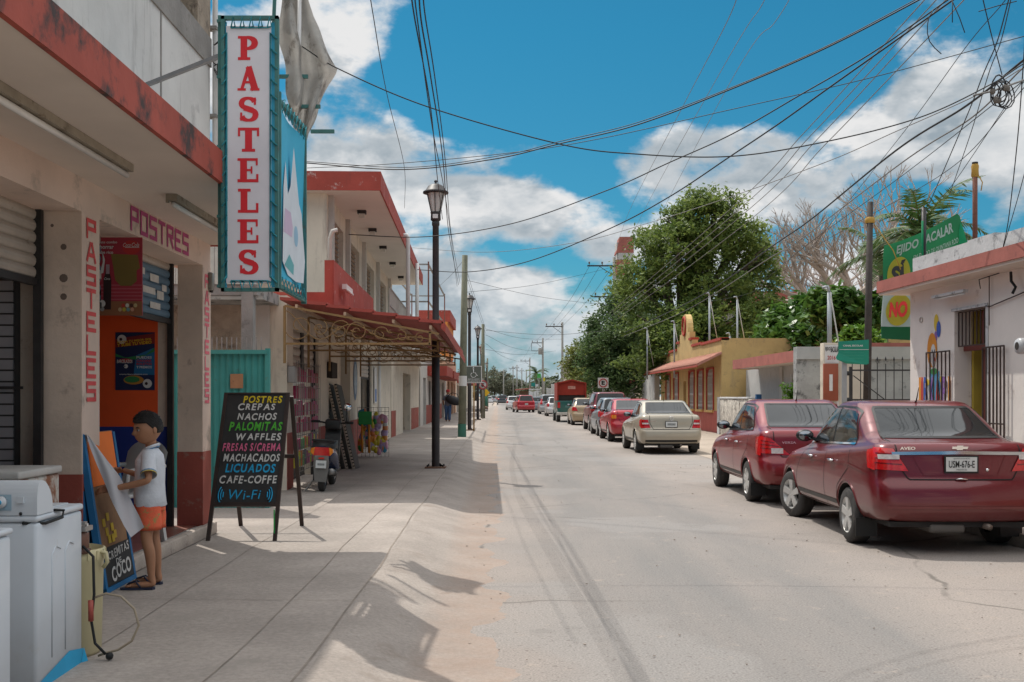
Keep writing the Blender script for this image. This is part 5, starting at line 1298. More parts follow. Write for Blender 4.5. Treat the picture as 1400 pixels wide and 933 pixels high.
    g = MB(); seam(g, bv, 'B', [(-hw_b,zl-.0),(-hw_t,zt2),(hw_t,zt2),(hw_b,zl)], .022, trimb, .006, 40); seam(g, bv, 'B', [(-hw_b,zl),(hw_b,zl)], .02, trimb, .006, 20); t.part('window_seal', g, parent=rw)
    g = MB(); patch(g, bv, 'F', [(-hw_b,bz+.06),(hw_b,bz+.06)], [(-hw_t,zt2),(hw_t,zt2)], glassm, 14, 8, .004); t.part('windscreen', g)
    # tail lights
    (tx0, tz0, tx1, tz1, wrap) = s['tail']
    for sg in (-1,1):
        g = MB(); side = 'L' if sg < 0 else 'R'
        poly_low = s.get('tail_low') or [(tx0,tz0),(W*.90,tz0)]; poly_top = s.get('tail_top') or [(tx1,tz1),(W*.86,tz1)]
        patch(g, bv, 'B', [(sg*x,z) for x,z in poly_low], [(sg*x,z) for x,z in poly_top], taill, 10, 8, .010)
        ys_ = -L+.08
        while ys_ < -L+.5 and abs(proj(bv, side, ys_, (tz0+tz1)/2)[0].x) < W*.90: ys_ += .01
        patch(g, bv, side, [(ys_,tz0+.01),(ys_+wrap*.45,tz0+.03)], [(ys_,tz1-.01),(ys_+wrap*.7,tz1-.04)], taill, 8, 8, .010)
        tl_ = t.part('tail_light', g)
        if D > 1:
            g = MB()
            for f_ in (.30,.52,.74):
                a_ = Vector(poly_low[0]).lerp(Vector(poly_top[0]), f_); b_ = Vector(poly_low[-1]).lerp(Vector(poly_top[-1]), f_); seam(g, bv, 'B', [(sg*(a_.x+.02),a_.y),(sg*(b_.x-.01),b_.y)], .012, mat('dark_red_lens', (.16,.004,.006), .2, coat=.8), .0125, 10)
            for f_ in (.12,): seam(g, bv, 'B', [(sg*poly_low[0][0],poly_low[0][1]),(sg*poly_top[0][0],poly_top[0][1])], .010, seamm, .009, 10)
            t.part('lens_ridge', g, parent=tl_)
        if D > 0 and s.get('tail_clear'):
            x0,z0,x1,z1 = s['tail_clear']; g = MB(); patch(g, bv, 'B', [(sg*x0,z0),(sg*x1,z0)], [(sg*(x0),z1),(sg*(x1),z1)], clearl if not s.get('indicator') else amber, 6, 4, .014); t.part('indicator', g, parent=tl_)
    if D > 0:
        # boot lid seam, bumper seam, plate, trim
        g = MB(); lx = s.get('lidx', W*.70); zl_ = s.get('lidz', .70)
        seam(g, bv, 'B', [(-lx,zl+.0),(-lx*1.0,lerp(zl_,db,.45)),(-lx*.84,zl_),(lx*.84,zl_),(lx*1.0,lerp(zl_,db,.45)),(lx,zl)], .013, seamm, .004, 60)
        seam(g, bv, 'B', [(-W*.93,s.get('bz',.655)+.0),(W*.93,s.get('bz',.655))], .008, seamm, .003, 30) if s.get('bumperline') else None
        t.part('boot_seam', g)
        px_, pz = s.get('plate', (0,.80)); h, nn = proj(bv, 'B', px_, pz)
        g = MB(); g.box((px_-.165,h.y-.024,pz-.085),(px_+.165,h.y-.006,pz+.085), trimb); g.box((px_-.15,h.y-.028,pz-.068),(px_+.15,h.y-.024,pz+.072), platem); pl_ = t.part('number_plate', g)
        g = MB(); tx_ = s.get('plate_text')
        if tx_: put_text(g, tx_, (px_-.125,h.y-.029,pz-.032), U, V, .25, .07, trimb, .01); put_text(g, 'QUINTANA ROO', (px_-.08,h.y-.029,pz+.050), U, V, .16, .014, trimb); put_text(g, 'MEXICO', (px_-.05,h.y-.029,pz-.058), U, V, .10, .014, trimb)
        else: g.box((px_-.11,h.y-.0295,pz-.03),(px_+.11,h.y-.0285,pz+.03), mat('plate_blur', (.22,.23,.23), .6, .5, 60))
        t.part('plate_text', g, parent=pl_)
        if s.get('chromebar'):
            z_ = s['chromebar']; g = MB(); seam(g, bv, 'B', [(-W*.76,z_-.0),(0,z_+.010),(W*.76,z_)], .030, chrome, .014, 30); t.part('chrome_strip', g)
        g = MB(); seam(g, bv, 'B', [(-W*.84,.47),(W*.84,.47)], .022, paint, .012, 30); t.part('bumper_crease', g)
        if s.get('lowtrim'):
            g = MB(); seam(g, bv, 'B', [(-W*.80,s['lowtrim']),(W*.80,s['lowtrim'])], .05, trimb, .006, 30); t.part('bumper_trim', g)
        g = MB(); g.box((-W*.8,-L+.12,lo-.03),(W*.8,L-.3,lo+.02), under); g.box((-.3,-L+.1,lo-.09),(.05,-L+.55,lo-.0), mat('exhaust_box', (.12,.11,.10), .7, metal=.4), .03); g.cyl((.25,-L+.02,lo-.02),(.25,-L+.6,lo-.02), .03, mat('exhaust_pipe', (.16,.13,.11), .5, metal=.6), 10)
        g.bar((-track,ry,wr),(track,ry,wr), .07,.07, under); t.part('underbody', g)
        if D > 1:
            for sg in (-1,1):
                g = MB(); g.box((sg*(track-.11),ry-wr-.06,.11),(sg*(track+.11),ry-wr-.05,.30), trimb); t.part('mud_flap', g)
            h, nn = proj(bv, 'T', 0, rbk+.12); g = MB(); g.tube([h, h+Vector((0,-.03,.02)), h+Vector((0,-.10,.16))], [.012,.008,.003], trimb, 6); t.part('antenna', g)
    for (wy, st) in ((ry,0),(fy,s.get('steer',0))):
        for sg in (-1,1): wheel(t, wy, sg, track, wr, s.get('ww',.20), s.get('spokes',5), st)
    t.bv = bv; t.L = L; t.W = W
    return t
maroon = mud('maroon_paint', (.125,.004,.009)); crimson = mud('crimson_paint', (.19,.005,.011)); gold = mud('champagne_paint', (.38,.335,.26), .3); red2 = mud('bright_red_paint', (.36,.010,.02)); wine = mud('wine_paint', (.17,.015,.025))
beige = mud('beige_paint', (.38,.28,.17), .3); silver = mud('silver_paint', (.36,.37,.38), .3); whitep = mud('white_car_paint', (.62,.62,.62), .3); blackp = mud('black_car_paint', (.02,.022,.025), .25); greyp = mud('grey_blue_paint', (.16,.19,.22), .3)
av = sedan(dict(label='maroon sedan with chrome strip and plate USM-676-E, nearest of the parked cars', loc=(4.41,12.55,0), rz=-.015, L=4.31, W=1.71, H=1.505, wb=2.48, fo=.82, deck=1.075, hood=.80, belt=.94, lift=.10, bz=.70,
    rearbase=-1.60, cowl=.98, roof=(.12,-.95), paint=maroon, sub=2, wr=.295, steer=.30, tail=(.50,.81,.60,1.05,.30), tail_low=[(.50,.815),(.80,.83)], tail_top=[(.63,1.03),(.775,1.04)], tail_clear=(.58,.93,.76,.975),
    chromehandle=True, chromebelt=True, chromebar=.985, plate=(0,.885), plate_text='USM-676-E', lidx=.60, lidz=.735, bumperline=False, bpillar=-.30))
def emblem(t, kind):
    bv = t.bv; g = MB()
    if kind == 'bow':
        h, nn = proj(bv,'B',0,1.045); c = h+Vector((0,-.02,0))
        g.prism([(-.075,-.012),(-.03,-.012),(-.03,-.022),(.03,-.022),(.03,-.012),(.075,-.012),(.085,.012),(.035,.012),(.035,.022),(-.025,.022),(-.025,.012),(-.065,.012)], 0,.008, chrome, 'xz')
        g.v = [(c.x+a, c.y+b, c.z+d) for a,b,d in g.v]; t.part('emblem', g)
        g = MB(); h, nn = proj(bv,'B',-.52,1.035); put_text(g,'AVEO',(-.57,h.y-.012,1.022),U,V,.15,.032,chrome,.03); t.part('model_lettering', g)
        g = MB(); h, nn = proj(bv,'B',0,.735); g.tube([(-.06,h.y-.01,.74),(-.02,h.y-.02,.748),(.05,h.y-.02,.742)], .008, chrome, 6); g.lathe((.26,proj(bv,'B',.26,.83)[0].y-.004,.83), [(0,-.004),(.016,-.004),(.017,.01)], chrome, 12, 'y'); t.part('boot_lock', g)
        g = MB(); seam(g,bv,'B',[(-.46,.99),(-.36,.78),(.36,.78),(.46,.99)], .012, maroon, .006, 30); t.part('pressed_line', g)
    if kind == 'versa':
        g = MB(); h, nn = proj(bv,'B',-.42,.90); put_text(g,'VERSA',(-.52,h.y-.015,.885),U,V,.20,.032,chrome,.02); t.part('model_lettering', g)
    if kind == 'vw':
        g = MB(); h, nn = proj(bv,'B',0,.96); g.tube([(.055*math.cos(a),h.y-.012,.955+.055*math.sin(a)) for a in [2*PI*i/16 for i in range(17)]], .007, chrome, 5)
        g.tube([(-.03,h.y-.012,.985),(-.012,h.y-.012,.955),(0,h.y-.012,.975),(.012,h.y-.012,.955),(.03,h.y-.012,.985)], .005, chrome, 5); t.part('emblem', g)
        g = MB(); h, nn = proj(bv,'B',-.5,.88); put_text(g,'JETTA',(-.56,h.y-.015,.865),U,V,.17,.03,chrome,.02); t.part('model_lettering', g)
emblem(av,'bow')
ve = sedan(dict(label='crimson sedan with black wing mirror parked between the maroon and champagne sedans', loc=(4.32,17.15,0), rz=-.012, L=4.45, W=1.70, H=1.505, wb=2.6, fo=.85, deck=1.06, hood=.80, belt=.95, lift=.08, bz=.66,
    rearbase=-1.72, cowl=1.02, roof=(.18,-.95), paint=crimson, sub=2, wr=.30, tail=(.50,.70,.6,1.0,.34), tail_low=[(.40,.725),(.80,.75)], tail_top=[(.66,.955),(.78,.985)], tail_clear=(.50,.745,.66,.82), chromehandle=True, plate=(0,.80), lidx=.62, lidz=.70, bpillar=-.28, antenna=True, spokes=6))
emblem(ve,'versa')
je = sedan(dict(label='dusty champagne sedan parked before the yellow house', loc=(4.20,30.75,0), rz=.022, L=4.38, W=1.735, H=1.445, wb=2.51, fo=.87, deck=1.04, hood=.78, belt=.90, lift=.06, bz=.66,
    rearbase=-1.62, cowl=.92, roof=(.10,-.92), paint=gold, sub=2, wr=.31, tail=(.58,.72,.6,.95,.14), tail_low=[(.56,.70),(.80,.70)], tail_top=[(.62,.92),(.77,.92)], tail_clear=(.60,.80,.76,.84), plate=(.0,.80), lidx=.57, lidz=.665, lowtrim=.36, bpillar=-.28, bumperline=True))
emblem(je,'vw')
m3 = sedan(dict(label='bright red sedan with lit amber lamp parked behind the champagne sedan', loc=(4.12,38.2,0), rz=.02, L=4.5, W=1.75, H=1.47, wb=2.64, fo=.88, deck=1.05, hood=.80, belt=.93, lift=.05,
    rearbase=-1.75, cowl=1.0, roof=(.15,-.95), paint=red2, sub=1, wr=.32, tail=(.45,.80,.5,.95,.30), tail_low=[(.42,.80),(.80,.80)], tail_top=[(.50,.93),(.78,.95)], tail_clear=(.66,.80,.80,.92), indicator=True, plate=(0,.80), lidz=.68))
gb = sedan(dict(label='grey blue hatchback squeezed between the bright red sedan and the wine red wagon', loc=(4.10,43.3,0), rz=.02, L=3.9, W=1.66, H=1.50, wb=2.4, fo=.75, deck=1.0, hood=.82, belt=.95, style='hatch', rearbase=-1.75, cowl=.95, roof=(.20,-1.45), paint=greyp, sub=1, detail=1, wr=.29, tail=(.6,.75,.6,1.0,.2), plate=(0,.70)))
sv = sedan(dict(label='tall wine red wagon with roof higher than its neighbours in the parked row', loc=(4.30,49.3,0), rz=.02, L=4.6, W=1.83, H=1.74, wb=2.66, fo=.88, deck=1.12, hood=.98, belt=1.08, lift=.10, bz=.72, style='suv', rearbase=-2.12, cowl=1.05, roof=(.35,-1.95), paint=wine, sub=1, detail=1, wr=.35, tail=(.55,.90,.6,1.10,.28), tail_low=[(.50,.93),(.84,.93)], tail_top=[(.56,1.10),(.80,1.12)], plate=(0,.86)))
gc = sedan(dict(label='beige rounded hatchback parked just before the pickup with the red canvas', loc=(3.98,59.1,0), rz=.02, L=4.1, W=1.70, H=1.47, wb=2.5, fo=.8, deck=1.03, hood=.80, belt=.93, style='hatch', rearbase=-1.80, cowl=.95, roof=(.20,-1.2), paint=beige, sub=1, detail=1, wr=.30, tail=(.5,.75,.6,.98,.28), tail_low=[(.52,.76),(.80,.78)], tail_top=[(.62,.98),(.77,.98)], plate=(0,.72)))
wc = sedan(dict(label='small white car parked just beyond the pickup', loc=(3.42,84.5,0), rz=.02, L=3.8, W=1.64, H=1.50, wb=2.4, fo=.75, deck=1.0, hood=.82, belt=.95, style='hatch', rearbase=-1.72, cowl=.95, roof=(.20,-1.4), paint=whitep, sub=1, detail=1, wr=.29, tail=(.6,.75,.6,1.0,.2), plate=(0,.70)))
sm2 = sedan(dict(label='silver people carrier parked beyond the small white car', loc=(3.18,94.5,0), rz=.02, L=4.4, W=1.76, H=1.70, wb=2.6, fo=.85, deck=1.08, hood=.95, belt=1.05, style='suv', rearbase=-2.02, cowl=1.05, roof=(.35,-1.85), paint=silver, sub=1, detail=1, wr=.32, tail=(.6,.85,.6,1.3,.2), plate=(0,.80)))
rc = sedan(dict(label='red wagon driving away down the middle of the street', loc=(1.10,104,0), rz=.13, group='cars driving along the street', parked=False, L=4.4, W=1.78, H=1.66, wb=2.6, fo=.85, deck=1.08, hood=.95, belt=1.05, lift=.05, style='suv', rearbase=-2.02, cowl=1.05, roof=(.35,-1.8), paint=red2, sub=1, detail=1, wr=.33, tail=(.6,.85,.6,1.3,.2), tail_low=[(.68,.95),(.84,.95)], tail_top=[(.66,1.3),(.76,1.3)], plate=(0,.80)))
wc2 = copy_thing(wc, (.15,123,0), .02, 'white hatchback following the dark van far down the street', 1.05); wc2['group'] = 'cars driving along the street'
bc = sedan(dict(label='black wagon far down the street left of the white hatchback', loc=(-1.75,196,0), rz=.02, group='cars driving along the street', parked=False, L=4.8, W=1.95, H=1.78, wb=2.8, fo=.9, deck=1.12, hood=1.0, belt=1.1, lift=.1, style='suv', rearbase=-2.2, cowl=1.15, roof=(.4,-2.0), paint=blackp, sub=0, detail=0, wr=.36, tail=(.6,.95,.6,1.15,.2), plate=(0,.80)))
for (x,y,src,lab) in ((-4.9,232,wc,'white car farthest left in the distant traffic'),(-4.6,262,sm2,'silver car in the distant traffic left of the black wagon'),(-2.6,300,wc,'tiny white car beyond the black wagon'),(2.5,112,gb,'dark hatchback parked beside the red wagon far away'),(2.1,140,gb,'dark car parked in front of the white slatted trucks')):
    copy_thing(src, (x,y,0), .03, lab)
# pickup with red canvas
t = T('pickup_truck', 'green pickup truck with a peaked red canvas cover over its bed', 'pickup truck', (3.52,66.6,0), .02, 'cars parked along the right kerb')
gr = mud('dark_green_paint', (.01,.10,.09)); canv = mat('red_canvas', (.27,.03,.018), .9, .12, 2.); 
g = MB(); g.box((-.86,-2.45,.55),(.86,.35,1.28), gr, .04); t.part('bed', g)
g = MB(); g.box((-.80,-2.47,.62),(.80,-2.45,1.25), gr); g.box((-.4,-2.475,.88),(.4,-2.472,1.0), mat('faded_lettering_grey', (.10,.22,.21), .6, .5, 30)); tg_ = t.part('tailgate', g)
g = MB(); g.box((-.9,-2.62,.42),(.9,-2.45,.60), mat('dusty_bumper', (.50,.47,.42), .5), .02); t.part('bumper', g)
for sg in (-1,1): g = MB(); g.box((sg*.70,-2.475,.85),(sg*.855,-2.45,1.2), taill); t.part('tail_light', g)
g = MB(); pr = [(-.88,1.28),(-.88,2.36),(0,2.56),(.88,2.36),(.88,1.28),(.80,1.28),(.80,2.3),(0,2.48),(-.80,2.3),(-.80,1.28)]
vs = [(a,-2.4,b) for a,b in pr]+[(a,.3,b) for a,b in pr]; n = 10
g.add(vs, [(0,1,8,9),(1,2,7,8),(2,3,6,7),(3,4,5,6)][0:0]+[(i,(i+1)%n,n+(i+1)%n,n+i) for i in range(n)]+[(9,8,1,0),(8,7,2,1),(7,6,3,2),(6,5,4,3),(10,11,18,19),(11,12,17,18),(12,13,16,17),(13,14,15,16)], canv)
g.add([(-.8,-2.3,1.62),(.8,-2.3,1.62),(.8,-2.3,2.3),(0,-2.3,2.48),(-.8,-2.3,2.3)], [(0,1,2,3,4)], canv); g.box((-.8,.2,1.28),(.8,.28,2.3), canv); g.box((-.78,-2.25,1.28),(.78,-2.2,1.62), dark); g.box((-.22,-2.31,1.98),(.22,-2.305,2.16), mat('faded_print', (.5,.25,.2), .8, .4, 9)); t.part('canvas_cover', g)
g = MB(); g.prism([(.40,.5),(2.45,.5),(2.5,.9),(1.6,1.15),(1.05,1.72),(.45,1.75)], -.84,.84, gr, 'yz'); t.part('cab', g)
for sg in (-1,1): g = MB(); g.prism([(.55,1.15),(1.45,1.15),(1.02,1.62),(.55,1.65)], sg*.842,sg*.85, glassm, 'yz'); t.part('side_window', g)
for wy in (-1.55,1.7):
    for sg in (-1,1): wheel(t, wy, sg, .76, .36, .24, 6)
# trucks with white slatted sides
def stake(x, y, lab):
    t = T('flatbed_truck', lab, 'truck', (x,y,0), .02, 'slatted trucks far down the street')
    g = MB(); 
    for k in range(6): g.box((-1.1,-2.5,1.1+k*.27),(1.1,-2.46,1.27+k*.27), whitep)
    for k in range(6):
        for sg in (-1,1): g.box((sg*1.1,-2.5,1.1+k*.27),(sg*1.06,1.2,1.27+k*.27), whitep)
    for xx in (-1.08,0,1.04): g.box((xx,-2.52,1.0),(xx+.05,-2.44,2.75), whitep)
    t.part('stake_side', g); g = MB(); g.box((-1.1,-2.5,.9),(1.1,1.2,1.05), dark); t.part('bed', g)
    g = MB(); g.prism([(1.3,.5),(3.2,.5),(3.2,1.3),(2.7,2.2),(1.3,2.25)], -1,1, whitep, 'yz'); t.part('cab', g)
    for wy in (-1.6,2.3):
        for sg in (-1,1): wheel(t, wy, sg, .95, .40, .26, 5)
    return t
stake(3.6,158,'truck with white slatted sides, left one of the two'); stake(5.8,150,'truck with white slatted sides, right one of the two')
# scooter seen from behind
t = T('scooter', 'blue and black motor scooter with a round mirror parked on the pavement facing away', 'scooter', (-2.80,15.85,.15), .05); t.o.rotation_euler = (0,.05,.05)
bk = mat('black_plastic', (.018,.018,.018), .45, .2, 8); bl_ = mat('blue_fairing', (.02,.04,.12), .25, .2, 6, coat=.6); gy = mat('grey_fender', (.16,.15,.14), .5, .15, 7)
def swheel(y): 
    g = MB(); g.lathe((0,y,.22), [(.14,-.05),(.19,-.05),(.218,-.03),(.22,0),(.218,.03),(.19,.05),(.14,.05)], tyrem, 24, 'x'); e = t.part('wheel', g)
    g = MB(); g.lathe((0,y,.22), [(.14,-.04),(.12,0),(.14,.04)], rimm, 20, 'x'); g.lathe((0,y,.22), [(0,-.03),(.05,-.03),(.05,.03),(0,.03)], rimm, 12, 'x')
    for k in range(5): a = 2*PI*k/5; g.bar((0,y,.22),(0,y+.13*math.cos(a),.22+.13*math.sin(a)), .02,.03, rimm, up=(1,0,0))
    t.part('rim', g, parent=e)
swheel(0); swheel(1.22)
g = MB()
prof = [(-.22,.62,.09,.04),(-.16,.60,.15,.10),(.0,.58,.17,.13),(.25,.52,.18,.14),(.45,.42,.17,.12),(.60,.32,.17,.06)]
def sct(y, zc, hw, hh): return [(hw*math.cos(a), y, zc+hh*math.sin(a)) for a in [2*PI*i/14 for i in range(14)]]
vs = []; 
for p_ in prof: vs += sct(*p_)
fs = [(r*14+i, r*14+(i+1)%14, (r+1)*14+(i+1)%14, (r+1)*14+i) for r in range(len(prof)-1) for i in range(14)]+[tuple(range(14))]
g.add(vs, fs, bl_, True); t.part('rear_fairing', g)
g = MB(); g.add([(-.15,-.2,.70),(.15,-.2,.70),(.17,.05,.76),(.16,.35,.74),(.12,.62,.72),(-.12,.62,.72),(-.16,.35,.74),(-.17,.05,.76)]+[(-.14,-.18,.62),(.14,-.18,.62),(.17,.05,.64),(.16,.35,.62),(.12,.62,.62),(-.12,.62,.62),(-.16,.35,.62),(-.17,.05,.64)], [tuple(range(8))]+[(i,i+8,(i+1)%8+8,(i+1)%8) for i in range(8)], bk, True)
g.tube([(-.14,.0,.74),(-.15,-.22,.76),(0,-.30,.77),(.15,-.22,.76),(.14,0,.74)], .014, bk, 7); t.part('seat', g)
g = MB(); g.prism([(-.10,.66),(.10,.66),(.15,.62),(.12,.54),(-.12,.54),(-.15,.62)], -.262,-.19, taill, 'xz'); tl_ = t.part('tail_light', g)
for sg in (-1,1): g = MB(); g.prism([(sg*.10,.66),(sg*.155,.64),(sg*.165,.59),(sg*.12,.54)][::sg], -.268,-.19, amber, 'xz'); t.part('indicator', g, parent=tl_)
g = MB(); g.prism([(-.10,.54),(.10,.54),(.11,.40),(.085,.16),(-.085,.16),(-.11,.40)], -.27,-.25, gy, 'xz'); t.part('rear_fender', g)
g = MB(); g.box((-.075,-.30,.36),(.075,-.285,.47), platem); g.box((-.05,-.302,.40),(.05,-.3005,.43), mat('plate_blur', (.22,.23,.23))); g.box((-.04,-.29,.49),(.04,-.275,.515), mat('reflector_red', (.5,.03,.02), .3)); t.part('number_plate', g)
g = MB(); g.tube([(.13,-.18,.30),(.14,.15,.26),(.13,.4,.22)], [.06,.055,.03], mat('muffler', (.05,.05,.05), .4, metal=.5), 12); g.lathe((.135,-.185,.30), [(0,0),(.05,0),(.06,.02)], mat('muffler_cap', (.25,.24,.23), .4, metal=.6), 12, 'y'); g.box((-.14,-.05,.15),(-.05,.3,.34), bk, .02); t.part('engine', g)
g = MB(); g.box((-.15,.45,.24),(.15,.95,.31), bk, .02); g.prism([(.85,.3),(1.0,.3),(1.12,.85),(1.05,.9)], -.12,.12, bk, 'yz'); g.tube([(0,1.22,.24),(0,1.12,.55),(0,1.05,.92)], .035, bk, 8); t.part('leg_shield', g)
g = MB(); g.tube([(-.27,.86,1.0),(-.16,.95,.99),(0,1.02,.95),(.16,.95,.99),(.27,.86,1.0)], .014, bk, 8); g.cyl((-.32,.84,1.0),(-.20,.91,1.0), .02, rub_, 8); g.cyl((.20,.91,1.0),(.32,.84,1.0), .02, rub_, 8); g.box((-.12,.92,.88),(.12,1.12,1.04), bk, .03); hb_ = t.part('handlebar', g)
for sg, zz_ in ((1,1.24),):
    g = MB(); g.tube([(sg*.22,.93,1.0),(sg*.20,.92,1.10),(sg*.22,.90,zz_-.04)], .007, rub_, 6); g.ball((sg*.22,.89,zz_),(.072,.02,.065), bk, 12); mrr = t.part('mirror', g, parent=hb_)
    g = MB(); g.lathe((sg*.22,.867,zz_), [(0,0),(.062,0),(.064,.01)], mat('mirror_sky_glass', (.75,.8,.82), .04, metal=1), 16, 'y'); t.part('mirror_glass', g, parent=hb_)
g = MB(); g.bar((-.12,.1,.2),(-.24,-.05,.0), .02,.02, grey); t.part('side_stand', g)
# ---------------------------------------------------------------- right hand building with the barred door
pinkw = mat('pinkish_white_wall', (.74,.68,.63), .9, .07, 1.2, .18, spots=((.44,.37,.33), .40, 2.2), streak=((.45,.39,.36), .36, 3), low=((.5,.24,.18), .1, .5, .3))
roofr = mat('roof_edge_red', (.36,.12,.095), .85, .16, 2.5, .1, spots=((.22,.08,.07), .42, 6))
parw = mat('peeling_white_parapet', (.50,.50,.50), .95, .12, 2, .3, spots=((.16,.16,.16), .44, 5.))
RB = T('house', 'pinkish white house with red roof edge, barred door and painted clown at the right', 'house', (6.26,16.9,.14), .045)
# local x<0 faces the street; local y negative comes towards the camera
g = MB(); ops = [(-2.45,-1.52,0,2.62)]
k_ = MB(); wall_open(k_, 0, .25, -12, 0, 0, 3.02, ops, pinkw); g.add(k_.v, k_.f, pinkw); g.box((.25,-.25,0),(7,0,3.02), pinkw); RB.part('wall', g)
g = MB(); g.box((-.012,-12,0),(-.001,-2.46,.62), mat('orange_dado', (.52,.17,.10), .85, .12, 3, spots=((.5,.4,.35), .36, 5))); RB.part('dado', g)
g = MB(); g.box((-.38,-12,3.021),(7,.30,3.10), soff); RB.part('roof_soffit', g)
g = MB(); g.box((-.41,-12,3.06),(-.381,.33,3.24), roofr); g.box((-.381,.301,3.06),(7,.33,3.24), roofr); g.box((-.381,-12,3.101),(7,.30,3.23), grey); RB.part('roof_edge', g)
g = MB()
random.seed(8)
yy = -12.
while yy < -.9:
    y2 = min(yy+random.uniform(.5,1.4), -.75); g.box((-.28,yy,3.241),(-.12,y2,3.46+random.uniform(-.02,.03)), parw); yy = y2
g.box((-.12,-.9,3.235),(6,-.76,3.45), parw); RB.part('parapet', g)
g = MB(); wood_r = mat('dark_red_door', (.16,.04,.03), .6, .15, 4); yw = mat('yellow_inner_wall', (.50,.37,.06), .9, .1, 3)
g.box((.26,-1.56,0),(3.2,-1.50,2.7), yw); g.box((3.1,-4,0),(3.2,-1.5,2.7), yw); RB.part('inner_wall', g)
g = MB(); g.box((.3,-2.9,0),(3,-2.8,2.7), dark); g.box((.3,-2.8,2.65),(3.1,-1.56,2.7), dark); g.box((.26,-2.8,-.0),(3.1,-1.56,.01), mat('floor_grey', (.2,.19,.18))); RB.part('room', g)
g = MB(); g.box((.12,-2.42,2.05),(.17,-1.55,2.12), wood_r); g.box((.20,-2.40,0),(.24,-1.98,2.05), wood_r); g.box((.20,-2.0,0),(.28,-1.93,2.6), wood_r); g.box((.22,-2.40,2.12),(.24,-1.93,2.6), mat('reddish_board', (.28,.09,.06), .7)); RB.part('door', g)
def bars(g, x, y0, y1, z0, z1, n, m, r=.012, mids=()):
    for k in range(n): yk = lerp(y0,y1,k/(n-1)); g.bar((x,yk,z0),(x,yk,z1), r*1.6,r*1.6, m)
    for z in (z0,z1,*mids): g.bar((x,y0,z),(x,y1,z), r*2,r*2, m)
brownm = mat('brown_iron', (.05,.028,.022), .6, .2, 9)
g = MB(); bars(g, .05,-2.42,-1.55,2.12,2.60,9,brownm,.009); RB.part('transom_grille', g)
g = MB(); g.box((-.02,-2.52,2.62),(.04,-1.46,2.66), parw); g.box((-.012,-2.53,0),(.03,-2.46,2.62), parw); RB.part('door_frame', g)
for (a,b,n) in ((-1.50,-.72,7),(-3.05,-2.48,7)):
    g = MB(); bars(g, -.06,a,b,.25,2.06,n,brownm,.010,(1.05,)); RB.part('gate_leaf', g)
g = MB(); g.box((-.10,-2.75,.45),(-.03,-2.65,.62), brownm); RB.part('lock_box', g)
# painted clown with balloons, and the coloured letters
def wp(g, pts, m, k=0): poly(g,(-.004,0,0),(0,-1,0),(0,0,1),pts,m,k)
def wd(g, cx, cy, rx, ry, m, k=0): disc(g,(-.004,0,0),(0,-1,0),(0,0,1),cx,cy,rx,m,k,ry)
# local horizontal h = -y (h grows towards the camera)
pc = {n: mat('mural_'+n, c, .85, .12, 12, spots=((.55,.48,.44), .36, 14)) for n, c in dict(orange=(.62,.24,.03),yellow=(.62,.45,.05),blue=(.04,.10,.42),red=(.50,.04,.04),green=(.08,.32,.10),violet=(.25,.12,.35),white=(.6,.58,.56),black=(.03,.03,.03),skyblue=(.12,.35,.55)).items()}
g = MB(); cx = .62; z0 = 1.95
wd(g,.72,2.50,.08,.13,pc['yellow'],1); wd(g,.80,2.40,.07,.12,pc['blue'],2); wd(g,.70,2.30,.05,.08,pc['violet'],1)
wd(g,.58,2.10,.17,.26,pc['orange'],2); wd(g,.62,2.02,.09,.17,pc['white'],3); wd(g,.66,1.96,.035,.035,pc['red'],4)
for dx in (-.03,.05): wd(g,.62+dx,2.08,.015,.03,pc['black'],4)
wp(g,[(.50,1.78),(.82,1.78),(.86,1.55),(.80,1.30),(.52,1.30),(.46,1.55)],pc['skyblue'],1); wd(g,.64,1.78,.12,.05,pc['green'],2); wd(g,.42,1.62,.07,.05,pc['yellow'],2); wd(g,.90,1.66,.07,.05,pc['yellow'],2)
wp(g,[(.54,1.30),(.80,1.30),(.92,.98),(.78,.94),(.66,1.12),(.52,.92),(.40,.98)],pc['yellow'],2); wd(g,.60,1.20,.06,.08,pc['orange'],3); wd(g,.72,1.08,.05,.07,pc['green'],3)
for hx in (.36,.96): wd(g,hx,.84,.12,.17,pc['orange'],3); wd(g,hx,.86,.06,.11,pc['yellow'],4)
g.v = [(a,b-.22,c) for a,b,c in g.v]; RB.part('painted_clown', g, label='painted clown holding balloons')
g = MB()
for ch, h_, n_ in (('J',.02,'orange'),('I',.17,'red'),('R',.26,'blue'),('K',.46,'violet'),('A',.66,'red'),('P',.88,'violet'),('I',1.08,'orange')):
    put_text(g, ch, (-.016,-h_-.28,1.28), (0,-1,0),(0,0,1), .06 if ch == 'I' else .14, .42, pc[n_], .04)
RB.part('mural_lettering', g)
